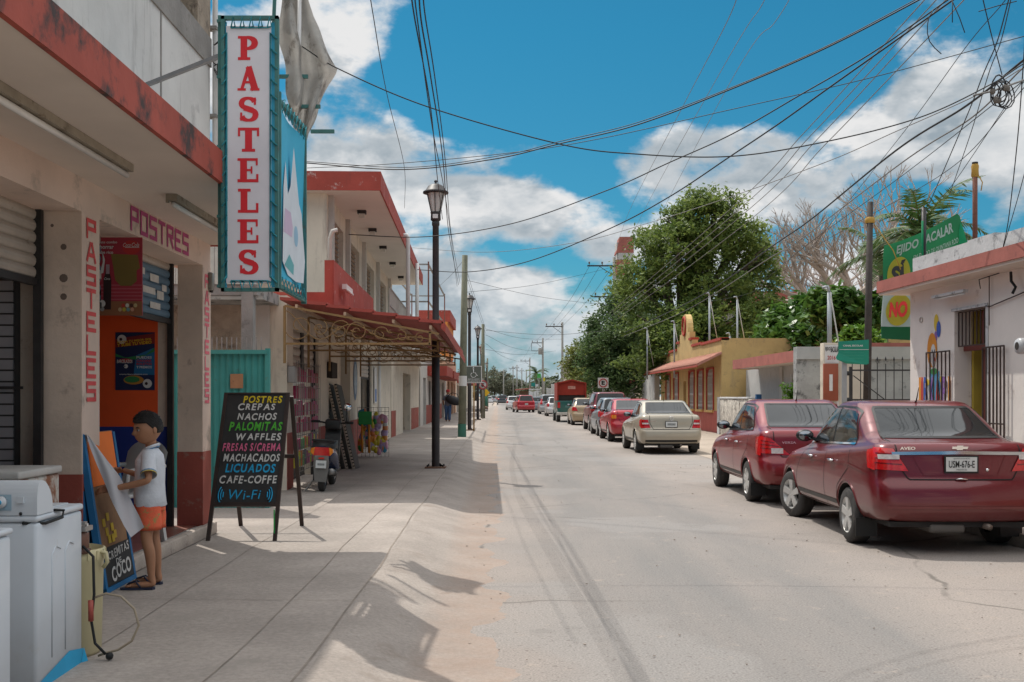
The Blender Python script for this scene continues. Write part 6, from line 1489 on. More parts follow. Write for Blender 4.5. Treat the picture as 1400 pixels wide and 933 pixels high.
# electric meter with conduit, strip light bracket, cables on the wall
g = MB(); g.box((-.07,-3.95,1.88),(-.001,-3.72,2.14), mat('meter_grey', (.30,.29,.28)), .01); g.lathe((-.07,-3.83,2.02), [(.12,0),(.12,-.10),(.10,-.13),(.10,-.20),(.085,-.225),(0,-.23)], mat('meter_light_grey', (.46,.47,.48), .3, .1, 9), 22, 'x'); g.lathe((-.07,-3.83,2.02), [(.05,-.232),(0,-.233)], dark, 12, 'x'); g.cyl((-.05,-3.83,1.78),(-.05,-3.83,1.90), .03, brownm, 8); RB.part('electric_meter', g)
g = MB(); g.tube([(-.03,-3.83,2.14),(-.03,-3.83,2.95)], .015, greyw, 6); g.tube([(-.03,-3.83,2.75),(-.03,-2.6,2.60),(-.03,-2.5,2.62)], .008, brownm, 5); g.tube([(-.06,-3.95,2.12),(-.06,-4.10,2.12),(-.06,-4.10,1.88),(-.06,-3.98,1.84)], .012, greyw, 6); g.tube([(-.04,-2.62,3.0),(-.04,-2.62,2.35)], .007, brownm, 5); RB.part('conduit', g)
g = MB(); g.tube([(-.05,-2.40,2.86),(-.08,-2.42,2.98),(-.10,-3.0,3.0)], .007, rub_, 5); RB.part('loose_cable', g); g = MB(); g.tube([(-.1,-3.3,2.98),(-.12,-3.35,2.86),(-.10,-3.42,2.78),(-.12,-3.38,2.70)], .018, rub_, 6); RB.part('loose_cable', g); g = MB(); g.tube([(-.01,-.42+.05*math.cos(a),2.58+.04*math.sin(a)) for a in [i*.6 for i in range(12)]], .008, greyw, 5); RB.part('loose_cable', g)
t = T('strip_light', 'thin strip light bracket above the barred door of the pinkish house', 'ceiling light', (6.22,15.2,2.97), .045); g = MB(); g.box((-.10,-.55,0),(-.03,.45,.04), parw); t.part('fitting', g); g = MB(); g.cyl((-.07,-.53,-.02),(-.07,.42,-.02), .012, wht, 6); t.part('tube', g)
# blue chair inside the door
t = T('plastic_chair', 'bright blue plastic chair just inside the barred door', 'chair', (6.95,14.62,.15), 1.2)
bch = mat('blue_plastic', (.01,.22,.55), .4, .08, 5)
g = MB(); g.box((-.22,-.22,.42),(.22,.22,.45), bch, .01); t.part('seat', g); g = MB(); g.grid(lambda u,v:(lerp(-.22,.22,u),.20+.07*v,.45+.45*v),8,6,bch); g.box((-.22,.22,.80),(.22,.28,.92), bch, .02); t.part('backrest', g)
for a in (-1,1):
    for b in (-1,1): g = MB(); g.bar((a*.2,b*.2,.43),(a*.24,b*.24,0), .045,.03, bch); t.part('leg', g)
# rusty pipe on the roof, dark post with teal top
g = MB(); pt_ = P(1333,222,15.6); g.cyl((pt_.x,15.6,3.3),(pt_.x+.0,15.6,pt_.z), .035, mat('rusty_pipe', (.16,.06,.04), .8, .2, 9), 10); g.lathe((pt_.x,15.6,pt_.z-.22), [(.04,0),(.055,.02),(.05,.10),(.055,.16),(.04,.2)], mat('ochre_tape', (.42,.24,.04), .7), 10); g.cyl((pt_.x,15.6,pt_.z-.03),(pt_.x,15.6,pt_.z), .045, dark, 8)
g.tube([(pt_.x+.04,15.57,pt_.z-.2),(pt_.x+.09,15.56,pt_.z-.3),(pt_.x+.07,15.56,pt_.z-.42)], .008, mat('ochre_tape', (.42,.24,.04)), 5)
solo('roof_pipe', g, 'rusty upright pipe with an ochre cap on the roof of the pinkish house', 'pipe')
# concrete yard wall and iron gate between the houses
g = MB(); cw = mat('stained_block_concrete', (.36,.36,.35), .95, .15, 2, .4, spots=((.12,.12,.12), .46, 3.5)); g.box((7.3,27.6,0),(12,27.9,2.82), cw); g.box((7.3,27.55,2.5),(12,27.595,2.82), mat('top_coat', (.40,.40,.39), .95, .12, 2))
solo('yard_wall', g, 'mottled grey concrete wall behind the iron gate', 'wall')
t = T('iron_gate', 'black spiked iron gate with a diagonal brace beside the pinkish house', 'gate', (7.6,24.4,.02))
g = MB()
for k in range(10):
    x = .22+k*.19-.1; g.bar((x,0,.1),(x,0,2.35-.02*k%.1), .016,.016, blackm); g.lathe((x,0,2.34), [(.018,0),(.022,.03),(0,.10)], blackm, 6)
for z in (.15,1.45,2.12): g.bar((.1,0,z),(1.75,0,z), .035,.035, blackm)
g.bar((.15,.02,2.0),(1.2,.02,1.2), .02,.02, blackm); g.bar((.08,0,0),(.08,0,2.2), .05,.05, blackm); t.part('bars', g)
for z in (1.45,2.05): g = MB(); g.lathe((.03,0,z), [(0,-.05),(.05,-.05),(.05,.05),(0,.05)], rub_, 8); t.part('hinge', g)
g = MB(); g.ball((1.52,-.08,1.95),(.11,.05,.12), mat('white_bag', (.6,.6,.6), .6), 8); solo('plastic_bag', g, 'white plastic bag tied to the iron gate', 'bag').location = (7.6,24.4,.02)
g = MB(); g.ball((1.60,-.08,1.55),(.06,.04,.14), mat('green_bottle', (.03,.30,.20), .3), 8); solo('plastic_bottle', g, 'green plastic bottle hanging on the iron gate below the bag', 'bottle').location = (7.6,24.4,.02)
# cream gate pillar with painted notice
t = T('gate_pillar', 'cream gate pillar with stencilled notices and a red brown notice case', 'pillar', (7.55,26.2,0))
cp = mat('cream_pillar', (.54,.47,.38), .9, .08, 2, .15, spots=((.3,.27,.22), .38, 4))
X0 = (1126-700)/56.1; g = MB(); g.box((X0-7.55,0,0),(X0-7.55+1.05,.3,2.85), cp, .01); t.part('shaft', g)
g = MB(); xa = X0-7.55+.03; g.box((xa,-.004,2.36),(xa+.34,-.001,2.80), wht); g.box((xa,-.004,.9),(xa+.34,-.001,1.42), wht); t.part('white_field', g)
g = MB(); put_text(g,'EJIDO',(xa+.01,-.006,2.64),U,V,.12,.11,rub_,.03); put_text(g,'BACALAR',(xa+.14,-.006,2.62),U,V,.20,.14,rub_,.03); put_text(g,'2016',(xa+.06,-.006,2.44),U,V,.2,.1,redS,.02)
put_text(g,'PROHIBIDO',(xa+.02,-.006,1.30),U,V,.28,.07,redS,.02); put_text(g,'ESTACIONARSE',(xa+.01,-.006,1.18),U,V,.32,.06,rub_,.02); put_text(g,'GRACIAS',(xa+.02,-.006,1.02),U,V,.3,.1,redS,.03); t.part('notice_lettering', g)
g = MB(); g.box((xa-.05,-.10,1.44),(xa+.30,-.001,2.34), mat('red_brown_case', (.28,.07,.035), .6, .1, 4), .01); c_ = t.part('notice_case', g); g = MB(); g.box((xa+.08,-.104,1.68),(xa+.16,-.101,2.08), wht); t.part('paper', g, parent=c_)
# green road sign
t = T('road_sign', 'bent green information sign on a grey post before the iron gate', 'sign', ((1155-700)/68.5,21.45,.02))
grn = mat('sign_green', (.005,.20,.13), .5, .1, 3)
g = MB(); g.bar((0,.04,0),(.0,.04,2.60), .09,.05, mat('galvanised_post', (.28,.29,.30), .5, .1, 5, metal=.5)); t.part('post', g)
g = MB(); g.add([(-.14,-.02,2.62),(.47,-.02,2.66),(.47,-.02,2.18),(.42,-.03,2.16),(.02,-.03,2.18),(-.18,-.06,2.26),(-.20,-.07,2.30),(-.14,-.03,2.40)], [(7,6,5,4,3,2,1,0)], grn); g.add([(-.14,-.01,2.62),(.47,-.01,2.66),(.47,-.01,2.18),(.42,-.02,2.16),(.02,-.02,2.18),(-.18,-.05,2.26),(-.20,-.06,2.30),(-.14,-.02,2.40)], [tuple(range(8))], grey); t.part('panel', g)
g = MB(); put_text(g,'CANAL ESCOLAR',(-.05,-.035,2.52),U,V,.40,.035,wht,.02); g.box((-.12,-.034,2.455),(.46,-.032,2.463), wht); 
for k in range(3): g.box((-.05,-.034,2.40-k*.06),(.36,-.0335,2.402-k*.06), mat('faint_line', (.10,.34,.24)))
t.part('lettering', g)
upole(8.33,25.3,.02,6.1,'dark slim pole between the green sign and the big green banner', .085, m=mat('dark_bark_pole', (.045,.035,.03), .8, .3, 6), lean=.10)
g = MB(); g.lathe((8.42,25.3,5.62), [(.10,0),(.12,.04),(.11,.12),(.09,.14)], mat('ochre_tape', (.42,.24,.04)), 10); g.tube([(8.52,25.3,5.6),(9.0,25.4,5.0),(9.22,25.5,4.55)], .012, mat('ochre_tape', (.42,.24,.04)), 5); solo('rope', g, 'yellow rope from the dark slim pole to the banner corner', 'rope')
# big green banner
t = T('banner', 'y', 'banner', (9.2,25.6,2.0))
t.o['label'] = 'large green banner with SI and NO in yellow circles behind the pinkish house'
bgn = mat('banner_green', (.015,.14,.055), .6, .12, 1.5, transl=.55); byl = mat('banner_yellow', (.62,.50,.06), .6, .06, 3, transl=.55); bwh = mat('banner_white', (.64,.64,.68), .6, .06, 3, transl=.55); blk = mat('banner_black', (.02,.02,.02), .6); bgl = mat('banner_light_green', (.01,.34,.15), .6, transl=.5)
YB_ = 25.6
def BPt(u, v, off=0):
    """u 0..1 left-right, v 0..1 bottom-top, in world"""
    top = P(lerp(1211,1313,min(u/.82,1))+max(0,u-.82)/.18*17, lerp(335,290,min(u/.82,1)**1.3)+max(0,u-.82)/.18*62, YB_)
    bot = P(lerp(1205,1350,u), lerp(463,470,u), YB_)
    p = bot.lerp(top, v); p.y += .10*math.sin(u*7+v*2.)+.05*math.sin(v*9+u*4)-off; return p
g = MB(); g.grid(lambda u,v: BPt(u,v), 30, 24, bgn); sh_ = t.part('sheet', g, world=True)
def bmesh_piece(nm, fn, m, off): 
    g = MB(); g.grid(lambda u,v: BPt(*fn(u,v), off), 10, 10, m); t.part(nm, g, world=True)
def bdisc(cx, cy, rx, ry, m, off, nm='circle'):
    g = MB(); pts = [BPt(cx,cy,off)]+[BPt(cx+rx*math.cos(a),cy+ry*math.sin(a),off) for a in [2*PI*i/28 for i in range(28)]]; g.add(pts, [(0,1+i,1+(i+1)%28) for i in range(28)], m); t.part(nm, g, world=True)
bmesh_piece('white_field', lambda u,v:(u*1.0,.13+v*.345), bwh, .012); bdisc(.155,.66,.115,.18,byl,.03); bdisc(.16,.30,.12,.16,byl,.03)
def btext(s_, u0, v0, w_, h_, m, off, bold=.02, slope=0.):
    g = MB(); vs, fs = text2d(s_, bold); xs = [a for a,b in vs]; ys = [b for a,b in vs]; x0,x1,y0,y1 = min(xs),max(xs),min(ys),max(ys)
    g.add([BPt(u0+(a-x0)/(x1-x0)*w_, v0+(b-y0)/(y1-y0)*h_+slope*(a-x0)/(x1-x0), off) for a,b in vs], fs, m); t.part('lettering', g, world=True)
btext('SÍ',.085,.56,.14,.24,blk,.045,.05); btext('NO',.075,.225,.17,.16,mat('banner_red', (.60,.03,.03), .6),.045,.05)
btext('EJIDO BACALAR',.13,.85,.60,.11,bwh,.03,.03,-.0); btext('EN EL EDO DE QUINTANA ROO',.30,.76,.48,.05,bwh,.03,.01,.01); btext('AL DESARROLLO SUSTENTABLE',.32,.68,.5,.04,bwh,.03,.0,.01)
bmesh_piece('green_foot', lambda u,v:(u*1.0,v*.13), bgn, .014); bdisc(.89,.80,.10,.17,bgl,.03,'emblem'); btext('/',.86,.70,.06,.17,bwh,.05,.08)
g = MB(); pt_ = P(1263,300,16.6); g.cyl((pt_.x,16.6,3.3),(pt_.x,16.6,4.45), .036, blackm, 10); g.cyl((pt_.x-.04,16.55,3.5),(pt_.x-.04,16.55,4.25), .016, bgl, 8); solo('roof_post', g, 'short dark service post standing on the roof in front of the green banner', 'post')
# ---------------------------------------------------------------- low white house with the red slab, stone wall, hedge
H2 = T('house', 'low white house with red slab roof between the yellow house and the gate pillar', 'house', (9.6,28.6,.0))
wh2 = mat('old_whitewash', (.47,.46,.44), .9, .1, 1.5, .25, spots=((.30,.28,.25), .42, 2.5), streak=((.3,.28,.26), .4, 3))
g = MB(); k_ = MB(); wall_open(k_, 0, .2, 0, 15.5, 0, 2.62, [(7.0,8.2,0,2.15),(3.5,4.3,1.1,2.0)], wh2); g.add(k_.v,k_.f,wh2); g.box((.2,0,0),(5,.2,2.62), wh2); g.box((.2,15.3,0),(5,15.5,2.62), wh2); H2.part('wall', g)
g = MB(); g.box((-.95,-.4,2.621),(5,13.2,2.68), soff); g.box((-1.0,-.45,2.60),(-.951,13.3,2.95), roofr); g.box((-.95,-.45,2.681),(5,-.401,2.949), roofr); g.box((-.95,-.4,2.682),(5,13.2,2.94), roofr); g.box((-.95,13.21,2.60),(5,13.3,2.949), roofr); H2.part('roof', g)
g = MB(); g.box((.1,7.05,0),(.14,8.15,2.12), mat('grey_brown_door', (.20,.16,.14), .7)); g.box((.08,7.58,0),(.099,7.62,2.1), dark); H2.part('door', g); g = MB(); g.box((.08,3.5,1.1),(.12,4.3,2.0), mat('teal_shutter', (.04,.14,.16), .7)); H2.part('window', g)
g = MB(); 
for y in (5.5,9.4): g = MB(); g.box((-.06,y,0),(-.001,y+.4,2.6), greyw); H2.part('pilaster', g)
g = MB()
g.box((-.03,8.2,0),(-.001,8.4,2.3), parw); H2.part('pilaster', g)
stw = mat('rubble_stone_wall', (.52,.48,.42), .95, .35, 8, .6, spots=((.16,.13,.11), .49, 5.), bscale=9)
g = MB()
random.seed(2); y = 28.9
while y < 43.6:
    y2 = y+random.uniform(.5,.9); g.box((8.42+random.uniform(-.02,.02),y,0),(8.78,y2,1.42+random.uniform(-.03,.03)), stw, .02); y = y2
g.box((8.40,38.4,1.44),(8.80,43.7,1.52), parw, .02); g.box((8.38,43.5,0),(8.82,43.95,1.52), parw); g.box((8.62,37.9,0),(8.8,38.1,1.62), mat('blue_post', (.01,.07,.18), .6))
solo('stone_wall', g, 'rubble stone garden wall in front of the low white house', 'wall')
# ---------------------------------------------------------------- yellow house
yel_ = mat('ochre_yellow_wall', (.52,.36,.15), .9, .12, 1.2, .2, spots=((.38,.27,.13), .44, 3), streak=((.36,.27,.15), .45, 3)); ytrim = mat('yellow_trim', (.60,.38,.14), .85, .08, 3); tiler = mat('pink_roof_tile', (.40,.19,.14), .85, .2, 7, .4); reddk = mat('window_red_trim', (.36,.05,.03), .8)
YH = T('house', 'yellow house with red dado, arched barred windows and a tiled eave', 'house', (8.65,44.4,0), .0)
OPY = [(1.7,3.2,.95,2.72),(4.2,5.6,.95,2.72),(6.6,8.0,.95,2.72),(9.0,9.9,.15,2.3),(11.4,12.9,.95,2.72),(14.3,15.8,.95,2.72)]
g = MB(); k_ = MB(); wall_open(k_, 0, .3, 0, 18, .0, 3.55, OPY, yel_); g.add(k_.v,k_.f,yel_); g.box((.3,0,0),(8,.3,3.95), yel_); g.box((.0,.0,3.55),(.3,.3,3.95), yel_); g.box((.3,17.7,0),(8,18,3.5), yel_); g.box((.3,.3,3.4),(8,17.7,3.5), yel_); YH.part('wall', g)
g = MB(); g.box((-.03,.0,0),(-.001,8.9,.93), mat('rose_dado', (.38,.09,.07), .85, .12, 3, streak=((.5,.25,.2), .4, 5))); g.box((-.03,10,0),(-.001,18,.93), mat('rose_dado', (.38,.09,.07))); YH.part('dado', g)
for (a,b,z0,z1) in OPY:
    if z0 < .5:
        g = MB(); g.box((.15,a,z0),(.2,b,z1), wood_r); YH.part('door', g); continue
    g = MB(); g.box((-.05,a-.12,z0),(-.002,a,z1), reddk); g.box((-.05,b,z0),(-.002,b+.12,z1), reddk); g.box((-.05,a-.12,z1),(-.002,b+.12,z1+.08), reddk); g.box((-.12,a-.15,z0-.10),(-.002,b+.15,z0-.001), ytrim)
    # corner pieces that round the head of the opening
    for ya, sg in ((a,1),(b,-1)): g.prism([(ya,z1),(ya+sg*.30,z1),(ya+sg*.12,z1-.10),(ya,z1-.30)], .0,.02, reddk, 'yz')
    w_ = YH.part('window', g)
    g = MB(); g.box((.2,a,z0),(.24,b,z1), mat('curtained_pane', (.30,.29,.32), .4, .2, 3)); YH.part('pane', g, parent=w_)
    g = MB(); wi = mat('white_window_bars', (.55,.54,.52), .6)
    n = 8
    for k in range(n+1): yk = lerp(a,b,k/n); g.bar((.03,yk,z0),(.03,yk,z1), .02,.02, wi)
    for z in (z0+.03,z0+.35,z0+1.1,z1-.35): g.bar((.03,a,z),(.03,b,z), .02,.02, wi)
    for k in range(n): 
        yk = lerp(a,b,(k+.5)/n)
        for zc in (z0+.18,z0+.7,z1-.18): g.ball((.02,yk,zc),(.012,.05,.07), wi, 6)
    YH.part('window_bars', g, parent=w_)
g = MB(); ns = 30
for k in range(ns):
    y0_ = -.1+k*.607; g.add([(-1.0,y0_,2.86),(-1.0,y0_+.59,2.86),(.0,y0_+.59,3.35),(.0,y0_,3.35)]+[(-1.0,y0_,2.80),(-1.0,y0_+.59,2.80),(.0,y0_+.59,3.29),(.0,y0_,3.29)], [(0,3,2,1),(4,5,6,7),(0,1,5,4),(0,4,7,3),(1,2,6,5)], tiler)
    for j in range(3): g.tube([(-1.02,y0_+.1+j*.2,2.875),(.0,y0_+.1+j*.2,3.365)], .045, tiler, 5)
g.box((-1.04,-.12,2.76),(-1.0,18.1,2.82), reddk); YH.part('tiled_eave', g)
g = MB()
steps = [(0,4.6,3.95),(4.6,7.2,4.0),(7.2,8.0,4.35),(11,11.9,4.35),(11.9,14.6,4.0),(14.6,18,3.85)]
for (a,b,z) in steps: g.box((0,a+.3 if a == 0 else a,3.55),(.28,b,z-.08), yel_)
g.box((0,8.0,3.55),(.28,11.0,4.7), yel_); g.prism([(8.4,4.7)]+[(9.5+1.0*math.cos(PI-i*PI/12),4.7+.95*math.sin(i*PI/12)) for i in range(13)]+[(10.6,4.7)], .0,.28, yel_, 'yz'); YH.part('parapet', g)
g = MB()
for (a,b,z) in steps: g.box((-.06,a,z-.08),(.32,b,z+.03), reddk)
g.tube([(-.03,9.5+.45*math.cos(a),5.05+.45*math.sin(a)) for a in [2*PI*i/20 for i in range(21)]], .06, reddk, 6); YH.part('parapet_coping', g)
for (px,top,Y,lab) in ((970,405,50,'thin service mast on the roof, tallest above the yellow house'),(1008,410,52,'thin service mast above the right end of the yellow house'),(922,443,56,'short service mast on the yellow roof near the crest'),(885,452,60,'grey mast pair at the far end of the yellow house'),(1134,400,27.5,'grey mast behind the gate pillar'),(998,460,49,'shortest mast stub on the yellow roof')):
    p_ = P(px,top,Y); g = MB(); g.cyl((p_.x,Y,2.5),(p_.x,Y,p_.z), .045 if Y > 30 else .06, mat('mast_grey', (.36,.38,.40), .5, metal=.3), 8); g.tube([(p_.x,Y,p_.z),(p_.x-.05,Y,p_.z+.15),(p_.x-.18,Y,p_.z+.12)], .04, mat('mast_grey', (.36,.38,.40)), 6); g.tube([(p_.x,Y-.05,p_.z),(p_.x+.2,Y-.05,p_.z-1.2),(p_.x+.35,Y-.05,p_.z-2)], .02, greyw, 5)
    solo('service_mast', g, lab, 'mast')
# white wall and column fence beyond the yellow house
g = MB(); g.box((8.3,62.6,0),(8.6,68,2.85), wh2); g.box((8.25,67.6,0),(8.65,68.2,3.0), wh2); solo('white_wall', g, 'white plastered wall joining the far end of the yellow house', 'wall')
t = T('column_fence', 'fence of white columns with red caps under the big tree', 'fence', (7.7,68.5,0), .02)
for k in range(16):
    g = MB(); y = k*1.9; g.box((-.14,y,0),(.14,y+.28,2.35), wh2); g.prism([(y-.06,2.35),(y+.34,2.35),(y+.14,2.62)], -.2,.2, roofr, 'yz'); t.part('column', g)
g = MB(); g.box((-.08,.2,0),(.08,30,.6), wh2); g.box((-.04,.2,2.0),(.04,30,2.08), wh2)
for k in range(90): g.bar((0,.3+k*.33,.6),(0,.3+k*.33,2.0), .03,.03, greyw)
t.part('railing', g)
t = T('parking_sign', 'square white parking sign with a red ringed E beside the column fence', 'sign', (5.55,65.5,0))
g = MB(); g.cyl((0,0,0),(0,0,2.3), .03, grey, 8); t.part('post', g); g = MB(); g.box((-.32,-.05,2.05),(.32,-.03,2.68), wht); t.part('panel', g)
g = MB(); g.tube([(.24*math.cos(a),-.055,2.36+.24*math.sin(a)) for a in [2*PI*i/24 for i in range(25)]], .035, redS, 5); put_text(g,'E',(-.10,-.055,2.24),U,V,.2,.25,rub_,.05); t.part('symbol', g)
g = MB(); g.cyl((4.55,70,0),(4.55,70,2.2), .03, grey, 8); g.box((4.45,69.95,1.7),(4.7,69.97,2.25), grn); solo('road_sign', g, 'tiny green sign between the pickup and the column fence', 'sign')
# belfry
t = T('bell_tower', 'narrow white tower with red cap rising behind the big tree', 'tower', (8.0,80,0))
g = MB(); g.box((-.2,0,0),(1.0,1.6,13.0), wh2); t.part('shaft', g); g = MB(); g.box((-.25,-.1,10.6),(1.05,1.7,11.7), roofr); g.prism([(-.25,12.2),(.0,13.4),(1.05,13.4),(1.05,12.2)], -.1,1.7, roofr, 'xz'); g.box((-.1,-.12,11.7),(1.0,1.7,12.2), wh2); t.part('cap', g)
# red roofed hall behind the trees
g = MB(); g.box((22,78,0),(36,90,6.5), wh2); t = T('hall', 'building with a pinkish red roof behind the leafless tree', 'building', (22,78,0)); g.v = [(a-22,b-78,c) for a,b,c in g.v]; t.part('wall', g)
g = MB(); g.prism([(-6,8.0),(14,8.0),(12,9.1),(-6,9.1)], -.5,12, mat('pink_metal_roof', (.42,.13,.11), .7, .08, 1), 'xz'); g.box((-5.5,0,0),(-.01,11,8.0), wh2); t.part('roof', g)
# far houses on the right
t = T('house', 'stone coloured gabled house with an arched barred window far down on the right', 'house', (5.9,118,0))
g = MB(); g.prism([(0,0),(9,0),(9,5.6),(5.5,8.6),(0,5.2)], 0,12, stonem, 'xz'); t.part('wall', g)
g = MB(); g.prism([(1.7,3.0),(4.6,3.0),(4.6,4.5)]+[(3.15+1.45*math.cos(a),4.5+.6*math.sin(a)) for a in [i*PI/8 for i in range(1,8)]]+[(1.7,4.5)], -.05,-.02, dark, 'xz'); w_ = t.part('window', g)
g = MB()
for k in range(8): g.bar((1.7+k*.41,-.08,3.0),(1.7+k*.41,-.08,4.9), .04,.04, pgrey)
for z in (3.6,4.2): g.bar((1.7,-.08,z),(4.6,-.08,z), .04,.04, pgrey)
t.part('window_bars', g, parent=w_); g = MB(); g.prism([(-.4,5.2),(5.5,8.9),(9.5,5.7),(9.5,5.5),(5.5,8.65),(-.4,5.0)], -.4,12, mat('weathered_roof', (.30,.24,.18), .95, .2, 4), 'xz'); t.part('roof', g)
g = MB(); g.box((-1.6,-.3,1.6),(0,.2,2.9), wh2); t.part('porch', g)
t = T('house', 'low stall with a dark red roof at the far right bend of the street', 'house', (1.0,205,0)); g = MB(); g.box((.5,0,0),(8,6,2.6), mat('brown_wall', (.14,.08,.05), .9)); t.part('wall', g); g = MB(); g.prism([(-.4,2.7),(9,3.4),(9,3.6),(-.4,2.9)], -1,6, roofr, 'xz'); t.part('roof', g)
for (px,py,w_,h_,Y,m,lab) in ((737,514,5,6,140,mat('board_green', (.05,.30,.06), .6),'small green shop board far down on the right'),(744,519,2.6,5,138,mat('board_yellow', (.5,.42,.03), .6),'yellow edge of a shop board far down on the right'),(729,526,5,5,150,mat('board_teal', (.01,.20,.18), .6),'round teal shop sign far down the street'),(734,528,4,5,152,mat('board_white', (.6,.6,.6), .6),'white board beside the round teal sign')):
    p_ = P(px,py,Y); s_ = F/Y; g = MB(); g.box((p_.x-w_/s_/2,Y,p_.z-h_/s_/2),(p_.x+w_/s_/2,Y+.1,p_.z+h_/s_/2), m); g.cyl((p_.x,Y+.05,0),(p_.x,Y+.05,p_.z), .05, pgrey, 6); solo('shop_sign', g, lab, 'sign')
# ---------------------------------------------------------------- people
def skinmesh(verts, edges, root=0, sub=2):
    """verts: list of (co, rx, ry)"""
    me = bpy.data.meshes.new('sk'); me.from_pydata([v[0] for v in verts], edges, []); ob = bpy.data.objects.new('sk', me); C.objects.link(ob)
    ob.modifiers.new('s','SKIN'); 
    for i, v in enumerate(verts):
        d = me.skin_vertices[0].data[i]; d.radius = (v[1], v[2] if len(v) > 2 else v[1]); d.use_root = (i == root)
    sb = ob.modifiers.new('u','SUBSURF'); sb.levels = sub; sb.render_levels = sub
    dg = bpy.context.evaluated_depsgraph_get(); res = bpy.data.meshes.new_from_object(ob.evaluated_get(dg))
    vs = [v.co[:] for v in res.vertices]; fs = [tuple(p.vertices) for p in res.polygons]
    bpy.data.objects.remove(ob); bpy.data.meshes.remove(me); bpy.data.meshes.remove(res)
    return vs, fs
def gss(x, y, cx, cy, sx_, sy_): return math.exp(-((x-cx)/sx_)**2-((y-cy)/sy_)**2)
def head_pts(H_=.215, nu=48, nv=36):
    """face along +y, centre at the origin"""
    vs = []; fs = []
    for j in range(nv+1):
        la = -PI/2+PI*j/nv; z = math.sin(la); c = math.cos(la)
        for i in range(nu):
            lo = 2*PI*i/nu; x = c*math.sin(lo); y = c*math.cos(lo)
            wx = .395*(1-(.24*max(0,-z)**1.3)); wy = .46
            X, Y_, Z = x*wx, y*wy*(1-.10*max(0,-z) if y < 0 else 1), z*.5
            if y < 0 and z < -.2: Y_ *= 1-.35*min(1,(-z-.2)/.7)
            if y > 0:
                f = y**1.5
                if z < -.35: Y_ += .05*f*min(1,(-z-.35)*3)*(1-min(1,abs(x)*1.7))+.02*f
                Y_ += f*(.115*gss(x,z,0,-.22,.10,.13)+.055*gss(x,z,0,-.02,.07,.20))          # nose
                Y_ -= f*(.050*gss(x,z,.30,.03,.17,.10)+.050*gss(x,z,-.30,.03,.17,.10))       # eye sockets
                Y_ += f*.022*(gss(x,z,.30,.18,.26,.07)+gss(x,z,-.30,.18,.26,.07))            # brow
                Y_ += f*(.032*gss(x,z,0,-.47,.16,.05)+.032*gss(x,z,0,-.56,.13,.045)-.020*gss(x,z,0,-.515,.18,.015)) # lips
                Y_ += f*.03*gss(x,z,0,-.80,.20,.12); Y_ += f*.02*(gss(x,z,.42,-.30,.2,.2)+gss(x,z,-.42,-.30,.2,.2))
            vs.append(Vector((X, Y_, Z))*H_)
    for j in range(nv):
        for i in range(nu): fs.append((j*nu+i, j*nu+(i+1)%nu, (j+1)*nu+(i+1)%nu, (j+1)*nu+i))
    return vs, fs
skin_b = mat('tan_skin', (.37,.18,.10), .5, .08, 8); skin_l = mat('lip_skin', (.30,.09,.07), .5); hairm = mat('black_hair', (.012,.010,.009), .6, .4, 60, .6, bscale=160)
eyew = mat('eye_white', (.38,.36,.34), .3); eyed = mat('eye_dark', (.01,.008,.006), .2); 
